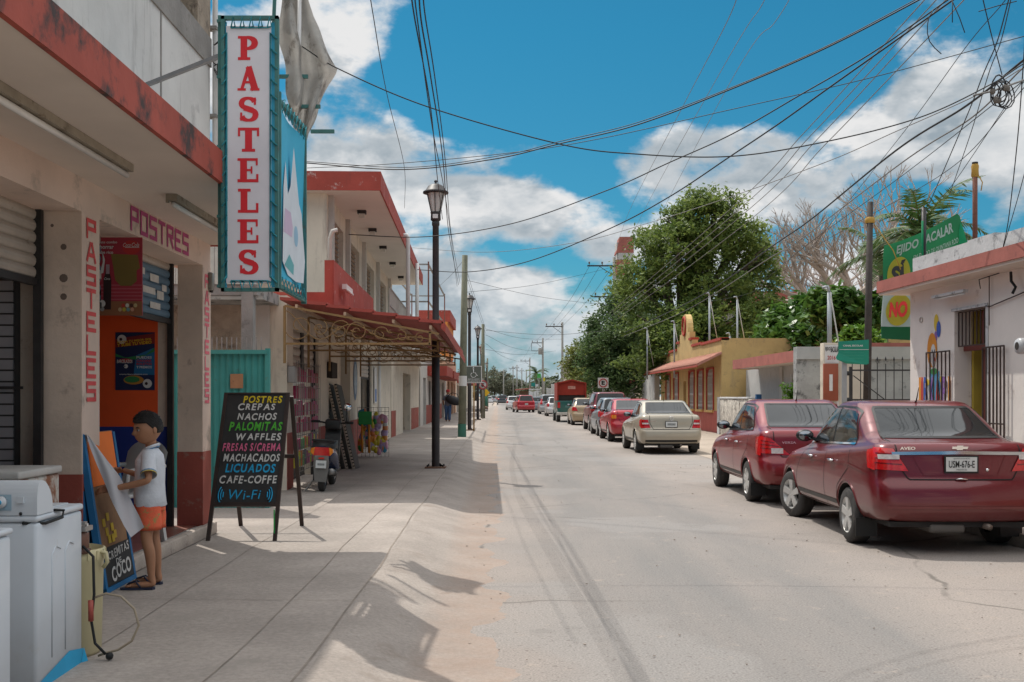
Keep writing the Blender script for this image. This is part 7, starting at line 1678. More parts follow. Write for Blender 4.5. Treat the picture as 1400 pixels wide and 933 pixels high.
def make_head(body, t, centre, rot, H_, skin, hair=True):
    M_ = Matrix.Translation(centre) @ rot
    vs, fs = head_pts(H_); body.add([M_ @ v for v in vs], fs, skin, True)
    for sx_ in (-1,1):
        e = MB(); e.ball((0,0,0), (H_*.035,H_*.075,H_*.12), skin, 10); body.add([M_ @ (Vector(v)+Vector((sx_*.395*H_,-.02*H_,-.03*H_))) for v in e.v], e.f, skin, True)
    g = MB()
    for sx_ in (-1,1):
        e = MB(); e.ball((0,0,0), (.058*H_,.035*H_,.030*H_), eyew, 10); g.add([M_ @ (Vector(v)+Vector((sx_*.135*H_,.405*H_,.012*H_))) for v in e.v], e.f, eyew, True)
        e = MB(); e.ball((0,0,0), (.026*H_,.020*H_,.028*H_), eyed, 10); g.add([M_ @ (Vector(v)+Vector((sx_*.130*H_,.430*H_,.012*H_))) for v in e.v], e.f, eyed, True)
    if t: t.part('eyes', g, world=True)
    g = MB()
    for sx_ in (-1,1): g.tube([M_ @ (Vector((sx_*a,b,c))*H_) for a,b,c in ((.06,.445,.085),(.13,.440,.105),(.20,.395,.085))], [.008*H_*2,.012*H_*2,.006*H_*2], hairm, 6)
    g.tube([M_ @ (Vector((a,b,-.255))*H_) for a,b in ((-.07,.435),(0,.462),(.07,.435))], [.004*H_,.009*H_,.004*H_], skin_l, 6)
    if t: t.part('brows_and_mouth', g, world=True)
    if hair:
        nu, nv = 48, 26; vs = []; fs = []
        for j in range(nv+1):
            for i in range(nu):
                lo = 2*PI*i/nu; fr_ = math.cos(lo)
                lim = -.30 if fr_ < -.3 else lerp(-.30, .34, min(1,(fr_+.3)/.8))
                if -.15 < fr_ < .45: lim = max(lim, .02)
                la = lerp(math.asin(max(-.99,lim)), PI/2, (j/nv)); z = math.sin(la); c = math.cos(la)
                k = 1.055+.04*max(0,z)+.02*math.sin(lo*9+z*7)+.02*math.sin(lo*23+z*31)
                kk = k if j > 0 else .98
                tx = 1-.12*max(0,-z)
                p = Vector((c*math.sin(lo)*.40*kk*tx, c*fr_*.465*kk*(1 if fr_ > 0 or z > -.2 else .93), z*.5*kk+(.045 if z > .3 else .045*max(0,z)/.3)*(1+fr_*.4)))*H_
                vs.append(M_ @ p)
        for j in range(nv):
            for i in range(nu): fs.append((j*nu+i, j*nu+(i+1)%nu, (j+1)*nu+(i+1)%nu, (j+1)*nu+i))
        g = MB(); g.add(vs, fs, hairm, True)
        random.seed(4)
        for k in range(700):   # short tufts
            lo = random.uniform(0,2*PI); z = random.uniform(.12 if math.cos(lo) < -.1 else .56,1); c = math.sqrt(1-z*z); p = Vector((c*math.sin(lo)*.43, c*math.cos(lo)*.5, z*.54+.04))*H_; q_ = p*1.0+Vector((random.uniform(-.03,.03),random.uniform(.0,.05),random.uniform(.01,.07)))*H_
            g.tube([M_ @ (p*.95), M_ @ q_], [.014*H_,.002*H_], hairm, 4)
        if t: t.part('hair', g, world=True)
def hand(body, wrist, direction, palmn, scale, skin, curl=.6, thumb_side=1):
    d = Vector(direction).normalized(); n = Vector(palmn).normalized(); s_ = d.cross(n).normalized(); wv = Vector(wrist)
    L_ = .075*scale; W_ = .030*scale
    body.obox(wv+d*L_*.5, d*L_*.52, s_*W_, n*.010*scale, skin)
    for k in range(4):
        b = wv+d*L_*.95+s_*W_*(-.78+.52*k); l = (.062,.070,.066,.052)[k]*scale; p = [b]; a = 0
        for j in range(3):
            a += curl*(.7+.2*j); dd = d*math.cos(a)+n*math.sin(a); p.append(p[-1]+dd*l*(.45,.32,.25)[j])
        body.tube([b-d*L_*.3]+p, [.0085*scale]*3+[.0075*scale,.006*scale], skin, 6)
    b = wv+d*L_*.35+s_*W_*.9*thumb_side; body.tube([b-s_*thumb_side*.01, b+(d*.6+s_*thumb_side*.6+n*.3)*.03*scale, b+(d*1.1+s_*thumb_side*.55+n*.9)*.038*scale], [.011*scale,.010*scale,.007*scale], skin, 6)
def tube_rings(g, rings, m, n=24, inner=False):
    vs = []
    for (cx,cy,z,rx,ry) in rings:
        for i in range(n): a = 2*PI*i/n; vs.append((cx+rx*math.cos(a), cy+ry*math.sin(a), z))
    fs = [(r*n+i, r*n+(i+1)%n, (r+1)*n+(i+1)%n, (r+1)*n+i) for r in range(len(rings)-1) for i in range(n)]
    g.add(vs, fs, m, True)
Z0 = .15
t = T('person', 'boy in white polo shirt and coral shorts, peeling a sheet off the folding board', 'person', (-2.64,7.9,Z0))
S = []
def J(x, y, h, r, r2=None): S.append(((x,y,h+Z0), r, r2 or r)); return len(S)-1
pel = J(-2.66,7.90,.655,.095,.085); sp1 = J(-2.662,7.90,.76,.085,.080); che = J(-2.66,7.90,.90,.085,.095); nk = J(-2.65,7.90,1.005,.040); hb = J(-2.655,7.895,1.10,.045)
ls = J(-2.645,7.795,.955,.040); le = J(-2.60,7.70,.795,.027); lm = J(-2.74,7.69,.76,.027); lw = J(-2.885,7.68,.735,.018)
rs = J(-2.66,8.005,.955,.040); re = J(-2.765,8.06,.80,.027); rw = J(-2.905,8.00,.853,.018)
lh = J(-2.645,7.835,.58,.070); lk = J(-2.655,7.80,.37,.043); lc = J(-2.625,7.80,.26,.043); la = J(-2.615,7.80,.085,.026); lf = J(-2.60,7.80,.035,.026); lt_ = J(-2.70,7.79,.032,.024); lt2 = J(-2.775,7.785,.026,.018)
rh = J(-2.655,7.965,.58,.070); rk = J(-2.665,7.99,.37,.043); rc_ = J(-2.645,7.99,.26,.043); ra_ = J(-2.635,8.0,.085,.026); rf = J(-2.62,8.0,.035,.026); rt_ = J(-2.72,8.01,.032,.024); rt2 = J(-2.80,8.015,.026,.018)
E = [(pel,sp1),(sp1,che),(che,nk),(nk,hb),(che,ls),(ls,le),(le,lm),(lm,lw),(che,rs),(rs,re),(re,rw),(pel,lh),(lh,lk),(lk,lc),(lc,la),(la,lf),(lf,lt_),(lt_,lt2),(pel,rh),(rh,rk),(rk,rc_),(rc_,ra_),(ra_,rf),(rf,rt_),(rt_,rt2)]
vs, fs = skinmesh(S, E, pel); body = MB(); body.add(vs, fs, skin_b, True)
hand(body, (-2.885,7.68,.735+Z0), (-1,.02,-.15), (0,.5,-.4), .80, skin_b, .55, -1)
hand(body, (-2.905,8.00,.853+Z0), (-1,-.05,-.12), (0,-.5,-.5), .80, skin_b, .6, 1)
for (fx, fy_) in ((-2.775,7.785),(-2.80,8.015)):
    for k in range(5): body.tube([(fx+.02,fy_-.024+k*.012,.030+Z0),(fx-.022+abs(k-1.2)*.005,fy_-.026+k*.013,.024+Z0)], [.009,.007], skin_b, 6)
rot = Matrix.Rotation(math.radians(137), 4, 'Z') @ Matrix.Rotation(math.radians(-6), 4, 'X')
make_head(body, t, Vector((-2.668,7.882,1.160+Z0)), rot, .226, skin_b)
t.part('body', body, world=True)
shirt = mat('white_polo_cloth', (.60,.62,.66), .85, .08, 6, .5, bscale=14); strp = mat('yellow_trim_cloth', (.55,.42,.08), .8); bnv = mat('blue_trim_cloth', (.10,.22,.38), .8)
g = MB(); cy0 = 7.90
R1 = [(-2.655,cy0,.595,.108,.128),(-2.657,cy0,.60,.112,.132),(-2.66,cy0,.68,.110,.130),(-2.662,cy0,.76,.104,.128),(-2.66,cy0,.86,.104,.134),(-2.657,cy0,.93,.098,.138),(-2.655,cy0,.97,.084,.122),(-2.652,cy0,1.0,.062,.085),(-2.650,cy0,1.02,.050,.058)]
R1 = [(a+.004*math.sin(i*2.3),b,c+Z0,d+.003*math.sin(i*3.1),e) for i,(a,b,c,d,e) in enumerate(R1)]
vs = []; n = 36
for r_ in R1:
    for i in range(n):
        a = 2*PI*i/n; w_ = 1+.025*math.sin(a*7+r_[2]*30)*max(0,min(1,(1.10-r_[2])*3)); vs.append((r_[0]+r_[3]*math.cos(a)*w_, r_[1]+r_[4]*math.sin(a)*w_, r_[2]))
g.add(vs, [(r*n+i, r*n+(i+1)%n, (r+1)*n+(i+1)%n, (r+1)*n+i) for r in range(len(R1)-1) for i in range(n)], shirt, True)
for (p0, p1) in (((-2.645,7.815,.965),(-2.607,7.715,.835)),((-2.66,7.985,.965),(-2.715,8.045,.86))):
    a = Vector(p0)+Vector((0,0,Z0)); b = Vector(p1)+Vector((0,0,Z0)); g.tube([a+(a-b)*.15,a,a.lerp(b,.5),b], [.035,.052,.052,.056], shirt, 16, cap=False)
sh_ = t.part('polo_shirt', g, world=True)
g = MB()
for (p0, p1) in (((-2.645,7.815,.965),(-2.607,7.715,.835)),((-2.66,7.985,.965),(-2.715,8.045,.86))):
    a = Vector(p0)+Vector((0,0,Z0)); b = Vector(p1)+Vector((0,0,Z0)); d = (b-a).normalized(); g.tube([b-d*.018,b-d*.008], [.0572,.0575], bnv, 16, cap=False); g.tube([b-d*.006,b+d*.002], [.0576,.0578], strp, 16, cap=False)
t.part('sleeve_stripe', g, world=True, parent=sh_)
g = MB(); cpts = [(-2.650+.052*math.cos(a)*(1.0),cy0+.058*math.sin(a),1.025+Z0-.022*(-math.cos(a))) for a in [2*PI*i/20 for i in range(21)]]
g.tube(cpts, .012, shirt, 6); g.tube([(x*1.0-.0,y,z-.012) for x,y,z in cpts], .008, bnv, 6); t.part('collar', g, world=True, parent=sh_)
cor = mat('coral_print_cloth', (.72,.13,.06), .85, .06, 10, .2, spots=((.22,.30,.10), .46, 22), bscale=40)
g = MB(); 
tube_rings(g, [(-2.66,cy0,.675+Z0,.100,.120),(-2.66,cy0,.62+Z0,.106,.128),(-2.66,cy0,.57+Z0,.108,.132)], cor, 28)
for cy_, cx_ in ((7.838,-2.652),(7.968,-2.662)): tube_rings(g, [(cx_,cy_,.60+Z0,.090,.068),(cx_,cy_,.52+Z0,.096,.076),(cx_-.005,cy_,.46+Z0,.099,.079),(cx_-.005,cy_,.428+Z0,.101,.081),(cx_-.005,cy_,.432+Z0,.092,.074)], cor, 24)
t.part('shorts', g, world=True)
fl = mat('navy_rubber_sandal', (.02,.025,.05), .6)
for cy_, dx in ((7.79,0),(8.01,-.015)):
    g = MB(); pr = [(-2.585+dx,.0),(-2.595+dx,.033),(-2.66+dx,.030),(-2.74+dx,.045),(-2.82+dx,.036),(-2.84+dx,0),(-2.82+dx,-.036),(-2.74+dx,-.042),(-2.66+dx,-.028),(-2.595+dx,-.033)]
    g.prism([(a,cy_+b) for a,b in pr], Z0+.001, Z0+.016, fl); g.tube([(-2.68+dx,cy_-.035,Z0+.02),(-2.72+dx,cy_-.02,Z0+.062),(-2.775+dx,cy_+.0,Z0+.045),(-2.80+dx,cy_,Z0+.015)], .007, fl, 6); g.tube([(-2.68+dx,cy_+.035,Z0+.02),(-2.72+dx,cy_+.02,Z0+.062),(-2.775+dx,cy_,Z0+.045)], .007, fl, 6); t.part('flip_flop', g, world=True)
# man walking away with a big black bag
t = T('person', 'man in red cap and blue jeans walking away with a large black bag', 'person', (-3.52,59,Z0))
S = []
def J2(x, y, h, r, r2=None): S.append(((-3.52+x,59+y,h+Z0), r, r2 or r)); return len(S)-1
pe = J2(0,0,.90,.15,.11); s1 = J2(0,0,1.10,.14,.10); ch_ = J2(0,.02,1.32,.17,.11); n_ = J2(0,.03,1.48,.06); h_ = J2(0,.03,1.56,.06)
a1 = J2(-.20,.02,1.38,.06); a2 = J2(-.26,.0,1.12,.05); a3 = J2(-.22,.12,.90,.035); b1 = J2(.20,.02,1.38,.06); b2 = J2(.27,-.04,1.14,.05); b3 = J2(.24,-.12,1.0,.035)
l1 = J2(-.09,0,.80,.09); l2 = J2(-.09,.10,.46,.065); l3 = J2(-.09,.02,.08,.045); l4 = J2(-.09,.16,.04,.045); r1 = J2(.09,0,.80,.09); r2 = J2(.09,.0,.46,.065); r3 = J2(.09,-.16,.10,.045); r4 = J2(.09,-.04,.04,.045)
vs, fs = skinmesh(S, [(pe,s1),(s1,ch_),(ch_,n_),(n_,h_),(ch_,a1),(a1,a2),(a2,a3),(ch_,b1),(b1,b2),(b2,b3),(pe,l1),(l1,l2),(l2,l3),(l3,l4),(pe,r1),(r1,r2),(r2,r3),(r3,r4)], pe, 2)
body = MB(); body.add(vs, fs, skin_b, True); make_head(body, None, Vector((-3.52,59.04,1.62+Z0)), Matrix.Identity(4), .23, skin_b, False)
t.part('body', body, world=True)
jean = mat('blue_jeans_cloth', (.06,.12,.24), .9, .1, 9); tee = mat('grey_tee_cloth', (.14,.15,.18), .9, .1, 6)
g = MB(); q_ = lambda x,y,h: (-3.52+x,59+y,h+Z0)
for sx_, yk, yf_ in ((-.09,.10,.02),(.09,.0,-.16)): g.tube([q_(sx_*.9,0,.92),q_(sx_,0,.78),q_(sx_,yk,.46),q_(sx_,yf_,.10)], [.125,.115,.085,.072], jean, 14)
t.part('jeans', g, world=True); g = MB(); tube_rings(g, [(-3.52,59.,.86+Z0,.18,.14),(-3.52,59.,1.1+Z0,.18,.13),(-3.52,59.02,1.35+Z0,.21,.14),(-3.52,59.02,1.45+Z0,.12,.1),(-3.52,59.02,1.5+Z0,.07,.07)], tee, 20)
for sx_ in (-1,1): g.tube([q_(sx_*.17,.02,1.40),q_(sx_*.25,0,1.18)], [.085,.075], tee, 12)
t.part('shirt', g, world=True); g = MB(); g.lathe((-3.52,59.04,1.66+Z0), [(.108,-.02),(.112,.03),(.09,.09),(.04,.115),(0,.12)], mat('red_cap_cloth', (.40,.03,.03), .8), 18); g.box((-3.58,59.1,1.66+Z0),(-3.46,59.24,1.68+Z0), mat('red_cap_cloth', (.40,.03,.03))); t.part('cap', g, world=True)
g = MB(); g.ball((0,0,0),(.46,.20,.24), mat('black_bag_nylon', (.02,.02,.022), .6, .3, 6, .3), 18); g.tube([(-.35,-.05,.15),(-.2,.05,.38),(.1,.05,.4),(.35,-.05,.12)], .02, rub_, 6)
o_ = solo('bag', g, 'large black bag carried by the man walking away', 'bag'); o_.location = (-3.22,58.82,1.17+Z0); o_.rotation_euler = (0,.35,0)
# ---------------------------------------------------------------- trees
def leafmat(name, c0, c1, tr=.35, rough=.55):
    m = bpy.data.materials.new(name); m.use_nodes = True; nt = m.node_tree; N = nt.nodes; L = nt.links; b = N['Principled BSDF']; b.inputs['Roughness'].default_value = rough; b.inputs['Specular IOR Level'].default_value = .3
    g = N.new('ShaderNodeNewGeometry'); n = N.new('ShaderNodeTexNoise'); n.inputs['Scale'].default_value = .7; n.inputs['Detail'].default_value = 4; L.new(g.outputs['Position'], n.inputs[0])
    ad = N.new('ShaderNodeMath'); ad.operation = 'MULTIPLY_ADD'; L.new(g.outputs['Random Per Island'], ad.inputs[0]); ad.inputs[1].default_value = .6; 
    mr = N.new('ShaderNodeMapRange'); L.new(n.outputs[0], mr.inputs[0]); mr.inputs[1].default_value = .3; mr.inputs[2].default_value = .7; mr.inputs[3].default_value = -.1; mr.inputs[4].default_value = .5
    L.new(mr.outputs[0], ad.inputs[2]); x = N.new('ShaderNodeMix'); x.data_type = 'RGBA'; L.new(ad.outputs[0], x.inputs[0]); x.inputs[6].default_value = (*c0,1); x.inputs[7].default_value = (*c1,1)
    L.new(x.outputs[2], b.inputs['Base Color']); t_ = N.new('ShaderNodeBsdfTranslucent'); L.new(x.outputs[2], t_.inputs[0]); ms = N.new('ShaderNodeMixShader'); ms.inputs[0].default_value = tr
    L.new(b.outputs[0], ms.inputs[1]); L.new(t_.outputs[0], ms.inputs[2]); L.new(ms.outputs[0], N['Material Output'].inputs[0]); return m
def leaves(name, blobs, n, size, m, rng, clump=.9, per=60, droop=0., origin=(0,0,0), aspect=.45):
    """blobs (x,y,z,rx,ry,rz): leaves gathered in twig clumps through the outer volume of each lobe"""
    W_ = np.array([b[3]*b[4]+b[4]*b[5]+b[3]*b[5] for b in blobs]); W_ = W_/W_.sum(); nc = max(1, n//per); ctr = []
    for b, w_ in zip(blobs, W_):
        k = max(1, int(nc*w_)); d = rng.normal(size=(k,3)); d /= np.linalg.norm(d,axis=1)[:,None]; r = rng.uniform(.45,1.02,size=(k,1))**.6
        r *= 1+.10*np.sin(d[:,:1]*9+b[0])+.08*np.sin(d[:,1:2]*11+b[2]*2)
        ctr.append(np.array(b[:3])+d*r*np.array(b[3:6]))
    ctr = np.concatenate(ctr); k = len(ctr); cs = rng.uniform(.45,1.25,size=(k,1))*clump
    idx = np.repeat(np.arange(k), per); nn = len(idx)
    off = rng.normal(size=(nn,3))*np.array([.42,.42,.26]); p = ctr[idx]+off*cs[idx]
    p[:,2] -= droop*(off[:,0]**2+off[:,1]**2)*cs[idx][:,0]
    s = size*rng.uniform(.6,1.4,size=(nn,1)); a = rng.normal(size=(nn,3)); a /= np.linalg.norm(a,axis=1)[:,None]
    up = rng.normal(size=(nn,3))*.7+np.array([0,0,1.]); up /= np.linalg.norm(up,axis=1)[:,None]
    e1 = np.cross(a, up); e1 /= np.linalg.norm(e1,axis=1)[:,None]; e2 = np.cross(up, e1)
    v = np.stack([p-e1*s, p-e2*s*aspect, p+e1*s, p+e2*s*aspect], 1).reshape(-1,3)-np.array(origin)
    me = bpy.data.meshes.new(name); me.vertices.add(len(v)); me.vertices.foreach_set('co', v.astype(np.float32).ravel())
    me.loops.add(nn*4); me.loops.foreach_set('vertex_index', np.arange(nn*4, dtype=np.int32)); me.polygons.add(nn); me.polygons.foreach_set('loop_start', np.arange(0,nn*4,4,dtype=np.int32))
    me.materials.append(m); me.update(calc_edges=True); o = bpy.data.objects.new(name, me); C.objects.link(o); return o
rng = np.random.default_rng(5)
bark = mat('brown_bark', (.11,.085,.065), .95, .2, 5, .4); barkg = mat('pale_grey_bark', (.40,.34,.30), .95, .15, 5, .3)
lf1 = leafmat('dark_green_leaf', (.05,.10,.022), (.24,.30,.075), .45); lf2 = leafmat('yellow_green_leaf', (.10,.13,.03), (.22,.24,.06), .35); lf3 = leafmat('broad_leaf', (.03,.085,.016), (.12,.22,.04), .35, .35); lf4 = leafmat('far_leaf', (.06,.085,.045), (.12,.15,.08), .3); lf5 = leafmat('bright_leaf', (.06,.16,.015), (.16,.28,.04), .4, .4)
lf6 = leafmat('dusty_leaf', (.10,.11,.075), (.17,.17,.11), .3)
def tree(name, label, cat, base, blobs, n, size, lm, bm_=None, trunks=(), clump=.9, group=None, per=60, droop=0.):
    t = T(name, label, cat, base, 0, group); b = Vector(base)
    o = leaves('crown', blobs, n, size, lm, rng, clump, per, droop, base); o.parent = t.o
    g = MB(); 
    top = Vector((b.x, b.y, b.z+(min(q_[2] for q_ in blobs)-b.z)*.8)); r0 = trunks or .3
    g.tube([b, b.lerp(top,.5)+Vector((.1*r0,0,0)), top], [r0*1.3,r0,r0*.8], bm_ or bark, 10)
    for q_ in blobs:
        c_ = Vector(q_[:3]); mid = top.lerp(c_,.5)+Vector((0,0,.15*(c_-top).length)); g.tube([top, mid, c_+Vector((0,0,q_[5]*.3))], [r0*.55,r0*.3,r0*.1], bm_ or bark, 6)
        for k in range(4): 
            e_ = c_+Vector((random.uniform(-1,1)*q_[3],random.uniform(-1,1)*q_[4],random.uniform(-.2,1)*q_[5]))*.8; g.tube([mid, mid.lerp(e_,.6)+Vector((0,0,.2)), e_], [r0*.2,r0*.12,r0*.04], bm_ or bark, 5)
    t.part('trunk', g, world=True); return t
def bl(lst, Y, dep=.9, dy=0):
    out = []
    for i,(px,py,r,*rest) in enumerate(lst):
        yy = Y+(rest[0] if rest else 0); p = P(px,py,yy); s = yy/F*r; out.append((p.x,yy,p.z,s,s*dep,s*.9))
    return out
big = bl([(962,318,62),(1002,352,58,2),(925,345,52,-1),(905,410,62),(990,430,66,-2),(950,480,72,-3),(1035,400,38,1),(1040,450,36),(893,470,52,-2),(872,385,36,2),(968,298,40),(1018,325,30),(925,300,22),(1042,352,22),(888,330,24,2),(985,275,22),(1050,425,20),(950,278,16)], 64)
tree('big_tree', 'huge dark green tree rising behind the yellow house', 'tree', (10.5,66,0), big, 56000, .13, lf1, trunks=.7, clump=.85)
tree('big_tree', 'feathery dark tree leaning over the column fence left of the huge tree', 'tree', (7.9,73,0), bl([(862,412,32),(838,445,42),(832,490,38,-3),(870,455,42,-4),(868,512,34,-5),(822,520,20,-4)], 74), 26000, .13, leafmat('blue_green_leaf', (.04,.085,.03), (.14,.20,.07), .42), trunks=.35, clump=1.0, droop=.5)
tree('roadside_tree', 'pale yellow green tree with a sparse crown beyond the column fence', 'tree', (6.2,92,0), bl([(800,492,27),(782,505,20),(820,474,20,4),(798,520,20,-2),(812,508,22)], 92), 9000, .14, lf2, trunks=.22, clump=.9)
# leafless tree
def bare(base, fork_h, size, seed, label):
    random.seed(seed); t = T('bare_tree', label, 'tree', base); g = MB()
    def br(p, d, l, r, dep):
        pts = [p]; dd = d.copy()
        for i in range(3):
            dd = (dd+Vector((random.uniform(-.22,.22),random.uniform(-.22,.22),random.uniform(-.08,.16)))).normalized(); pts.append(pts[-1]+dd*l/3)
        g.tube(pts, [r,r*.86,r*.74,r*.62], barkg, 6 if dep < 3 else 4 if dep < 5 else 3, cap=False)
        if dep >= 7: return
        for k in range(3 if dep < 4 else 2 if dep < 6 else 3):
            s_ = pts[-1] if k < 2 else pts[2]
            nd = (dd+Vector((random.uniform(-1,1),random.uniform(-1,1),random.uniform(-.35,.75)))*.75).normalized()
            br(s_, nd, l*random.uniform(.62,.82), r*.66 if k < 2 else r*.5, dep+1)
    b = Vector((0,0,0)); f_ = Vector((0,0,fork_h)); g.tube([b,f_], [.75,.55], barkg, 12)
    for k in range(10):
        a = 2*PI*k/10+random.uniform(-.3,.3); el = random.uniform(.05,.80); br(f_, Vector((math.cos(a)*math.cos(el),math.sin(a)*math.cos(el),math.sin(el))), size*random.uniform(.8,1.1), .30, 1)
    t.part('branches', g); return t
bare((22.3,73,0), 7.2, 3.2, 12, 'wide leafless grey tree behind the low white house')
# palms
palmm = leafmat('palm_leaflet', (.035,.080,.020), (.10,.16,.045), .25, .4); rach = mat('palm_rachis', (.20,.22,.08), .7)
def palm(base, h, fr_len, nfr, seed, label, trunk_r=.16, name='palm_tree'):
    random.seed(seed); t = T(name, label, 'palm', base); g = MB(); g.tube([(0,0,0),(.1,0,h*.5),(0,0,h)], [trunk_r*1.3,trunk_r,trunk_r*.8], bark, 10); t.part('trunk', g)
    for k in range(nfr):
        g = MB(); a = 2*PI*k/nfr*1.618*2+random.uniform(-.2,.2); el = random.uniform(.1,1.25); L_ = fr_len*random.uniform(.85,1.1); p = Vector((0,0,h)); d = Vector((math.cos(a)*math.cos(el),math.sin(a)*math.cos(el),math.sin(el))); pts = [p]
        for i in range(10): d = (d+Vector((0,0,-.16))).normalized(); pts.append(pts[-1]+d*L_/10)
        g.tube(pts, [.03*(1-.08*i) for i in range(11)], rach, 4)
        for i in range(1,40):
            u = i/40*10; j = min(int(u),9); q_ = pts[j].lerp(pts[j+1],u-j); dd = (pts[j+1]-pts[j]).normalized(); side = dd.cross(Vector((0,0,1))).normalized(); ll = L_*.26*math.sin(PI*min(1,.12+i/44))**.7
            for s_ in (-1,1):
                e_ = q_+(side*s_*.8+dd*.55+Vector((0,0,random.uniform(-.45,.05)))).normalized()*ll; w_ = dd*.022*fr_len/2
                g.add([q_-w_, q_+w_, (q_+e_)/2+w_*1.1, e_, (q_+e_)/2-w_*1.1], [(0,1,2,3,4)], palmm)
        t.part('frond', g)
    return t
p_ = P(1258,318,39); palm((p_.x,39,0), p_.z, 2.9, 20, 3, 'tall palm whose fronds stick out above the green banner')
p_ = P(1206,352,44); palm((p_.x,44,0), p_.z, 2.6, 16, 9, 'shorter palm left of the green banner behind the dark slim pole')
p_ = P(733,510,160); palm((p_.x,160,0), p_.z, 2.2, 14, 5, 'tiny distant palm beyond the shop boards')
tree('fruit_tree', 'glossy broadleaf tree with drooping leaves left of the gate pillar', 'tree', (12.6,46,0), bl([(1075,445,30),(1098,428,26,1),(1062,462,22,-1),(1100,460,26,-2),(1122,452,22)], 47), 9000, .20, lf3, trunks=.16, clump=.7, per=40, droop=.6)
tree('fruit_tree', 'broadleaf tree with fan of long leaves right behind the gate pillar', 'tree', (12.6,39,0), bl([(1150,420,26),(1172,440,26),(1130,415,20),(1190,425,22,1)], 39.5), 6500, .19, lf3, trunks=.13, clump=.65, per=40, droop=.6)
tree('shrub', 'yellow green sunlit shrub behind the yard wall near the dark slim pole', 'shrub', (11.2,34,0), bl([(1172,462,15),(1190,468,14),(1160,470,10)], 34.5), 2500, .10, lf5, trunks=.06, clump=.35, per=30)
tree('shrub', 'bright green bush over the stone garden wall behind the crimson sedan', 'shrub', (8.95,31.5,0), bl([(1100,536,17),(1082,532,12),(1115,540,14),(1092,545,15)], 31.6, .7), 2600, .055, lf5, trunks=.05, clump=.25, per=25)
# trees down the street
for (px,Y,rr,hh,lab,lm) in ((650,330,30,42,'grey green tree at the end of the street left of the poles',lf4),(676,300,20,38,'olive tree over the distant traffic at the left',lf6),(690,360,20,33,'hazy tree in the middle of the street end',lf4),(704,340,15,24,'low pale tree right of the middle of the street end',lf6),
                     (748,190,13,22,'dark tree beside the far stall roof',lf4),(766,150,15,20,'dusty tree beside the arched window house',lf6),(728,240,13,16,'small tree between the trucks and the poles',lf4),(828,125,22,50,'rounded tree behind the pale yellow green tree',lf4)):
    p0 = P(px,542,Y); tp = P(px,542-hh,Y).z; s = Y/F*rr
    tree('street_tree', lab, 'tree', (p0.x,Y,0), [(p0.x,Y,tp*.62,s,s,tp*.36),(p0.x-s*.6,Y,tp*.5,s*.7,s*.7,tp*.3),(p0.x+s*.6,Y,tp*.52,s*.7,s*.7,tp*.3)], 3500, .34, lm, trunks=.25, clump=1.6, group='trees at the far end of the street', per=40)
wb_ = []
for k in range(60):
    x = -210+k*7+rng.uniform(-2,2); wb_.append((x, 430+rng.uniform(-20,20), 3.5+rng.uniform(-1,1.), 7,5,4+rng.uniform(0,3.5)))
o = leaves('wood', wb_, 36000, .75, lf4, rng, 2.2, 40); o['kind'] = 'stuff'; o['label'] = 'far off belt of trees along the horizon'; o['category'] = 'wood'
# ---------------------------------------------------------------- more poles
upole(7.6,80,0,11.9,'utility pole whose crossarm shows left of the feathery tree', .14, (-2.0,.3,11.2), (-1.5,.2,8.9), m=pgrey)
upole(5.2,111,0,9.2,'tall thin utility pole in front of the arched window house', .13, (-1.75,.1,8.7), m=pgrey)
upole(4.1,143,0,9.3,'utility pole with a bracket frame right of the middle of the street', .14, (-1.5,.1,8.6), m=pgrey, tf=True, bracket=1.0)
upole(3.4,205,0,8.9,'distant utility pole with one crossarm left of the bracket pole', .14, (-1.8,.1,8.2), m=pgrey)
for (x,Y,h,lab) in ((1.2,262,9.2,'distant pole nearest the middle of the street'),(.3,300,10,'second distant pole of the far cluster'),(2.6,285,9,'third distant pole of the far cluster'),(-2.2,280,8.5,'distant pole left of the street middle'),(3.2,240,7.5,'distant pole without crossarm right of the cluster')):
    upole(x,Y,0,h,lab,.15,(-1.2,.6,h-.8) if 'without' not in lab else None, m=pgrey)
upole(-3.2,140,0,6.5,'wooden pole just behind the farthest lamp',.12)
# ---------------------------------------------------------------- cables
cab = mat('black_cable', (.012,.012,.013), .6, .1, 5); cabl = mat('pale_cable', (.20,.19,.18), .7, .1, 5)
def cable(pts, r, label, m=None, group='overhead cables across the street'):
    W_ = [P(*p) for p in pts]; k = len(W_)-1; out = []
    n = 14 if k > 1 else 1
    for i in range(k):
        p0 = W_[max(i-1,0)]; p1 = W_[i]; p2 = W_[i+1]; p3 = W_[min(i+2,k)]
        if i == 0: p0 = 2*p1-p2
        if i == k-1: p3 = 2*p2-p1
        for j in range(n):
            u = j/n; out.append(.5*((2*p1)+(p2-p0)*u+(2*p0-5*p1+4*p2-p3)*u*u+(3*p1-p0-3*p2+p3)*u**3))
    out.append(W_[-1]); g = MB(); g.tube(out, r*.58, m or cab, 5); return solo('overhead_cable', g, label, 'cable', group)
def yz(lst, Y0, Y1):
    x0, x1 = lst[0][0], lst[-1][0]; d0 = sum(abs(b[0]-a[0])+abs(b[1]-a[1]) for a,b in zip(lst, lst[1:])); acc = 0; o = [(lst[0][0],lst[0][1],Y0)]
    for a, b in zip(lst, lst[1:]): acc += abs(b[0]-a[0])+abs(b[1]-a[1]); o.append((b[0],b[1],1/lerp(1/Y0,1/Y1,acc/d0)))
    return o
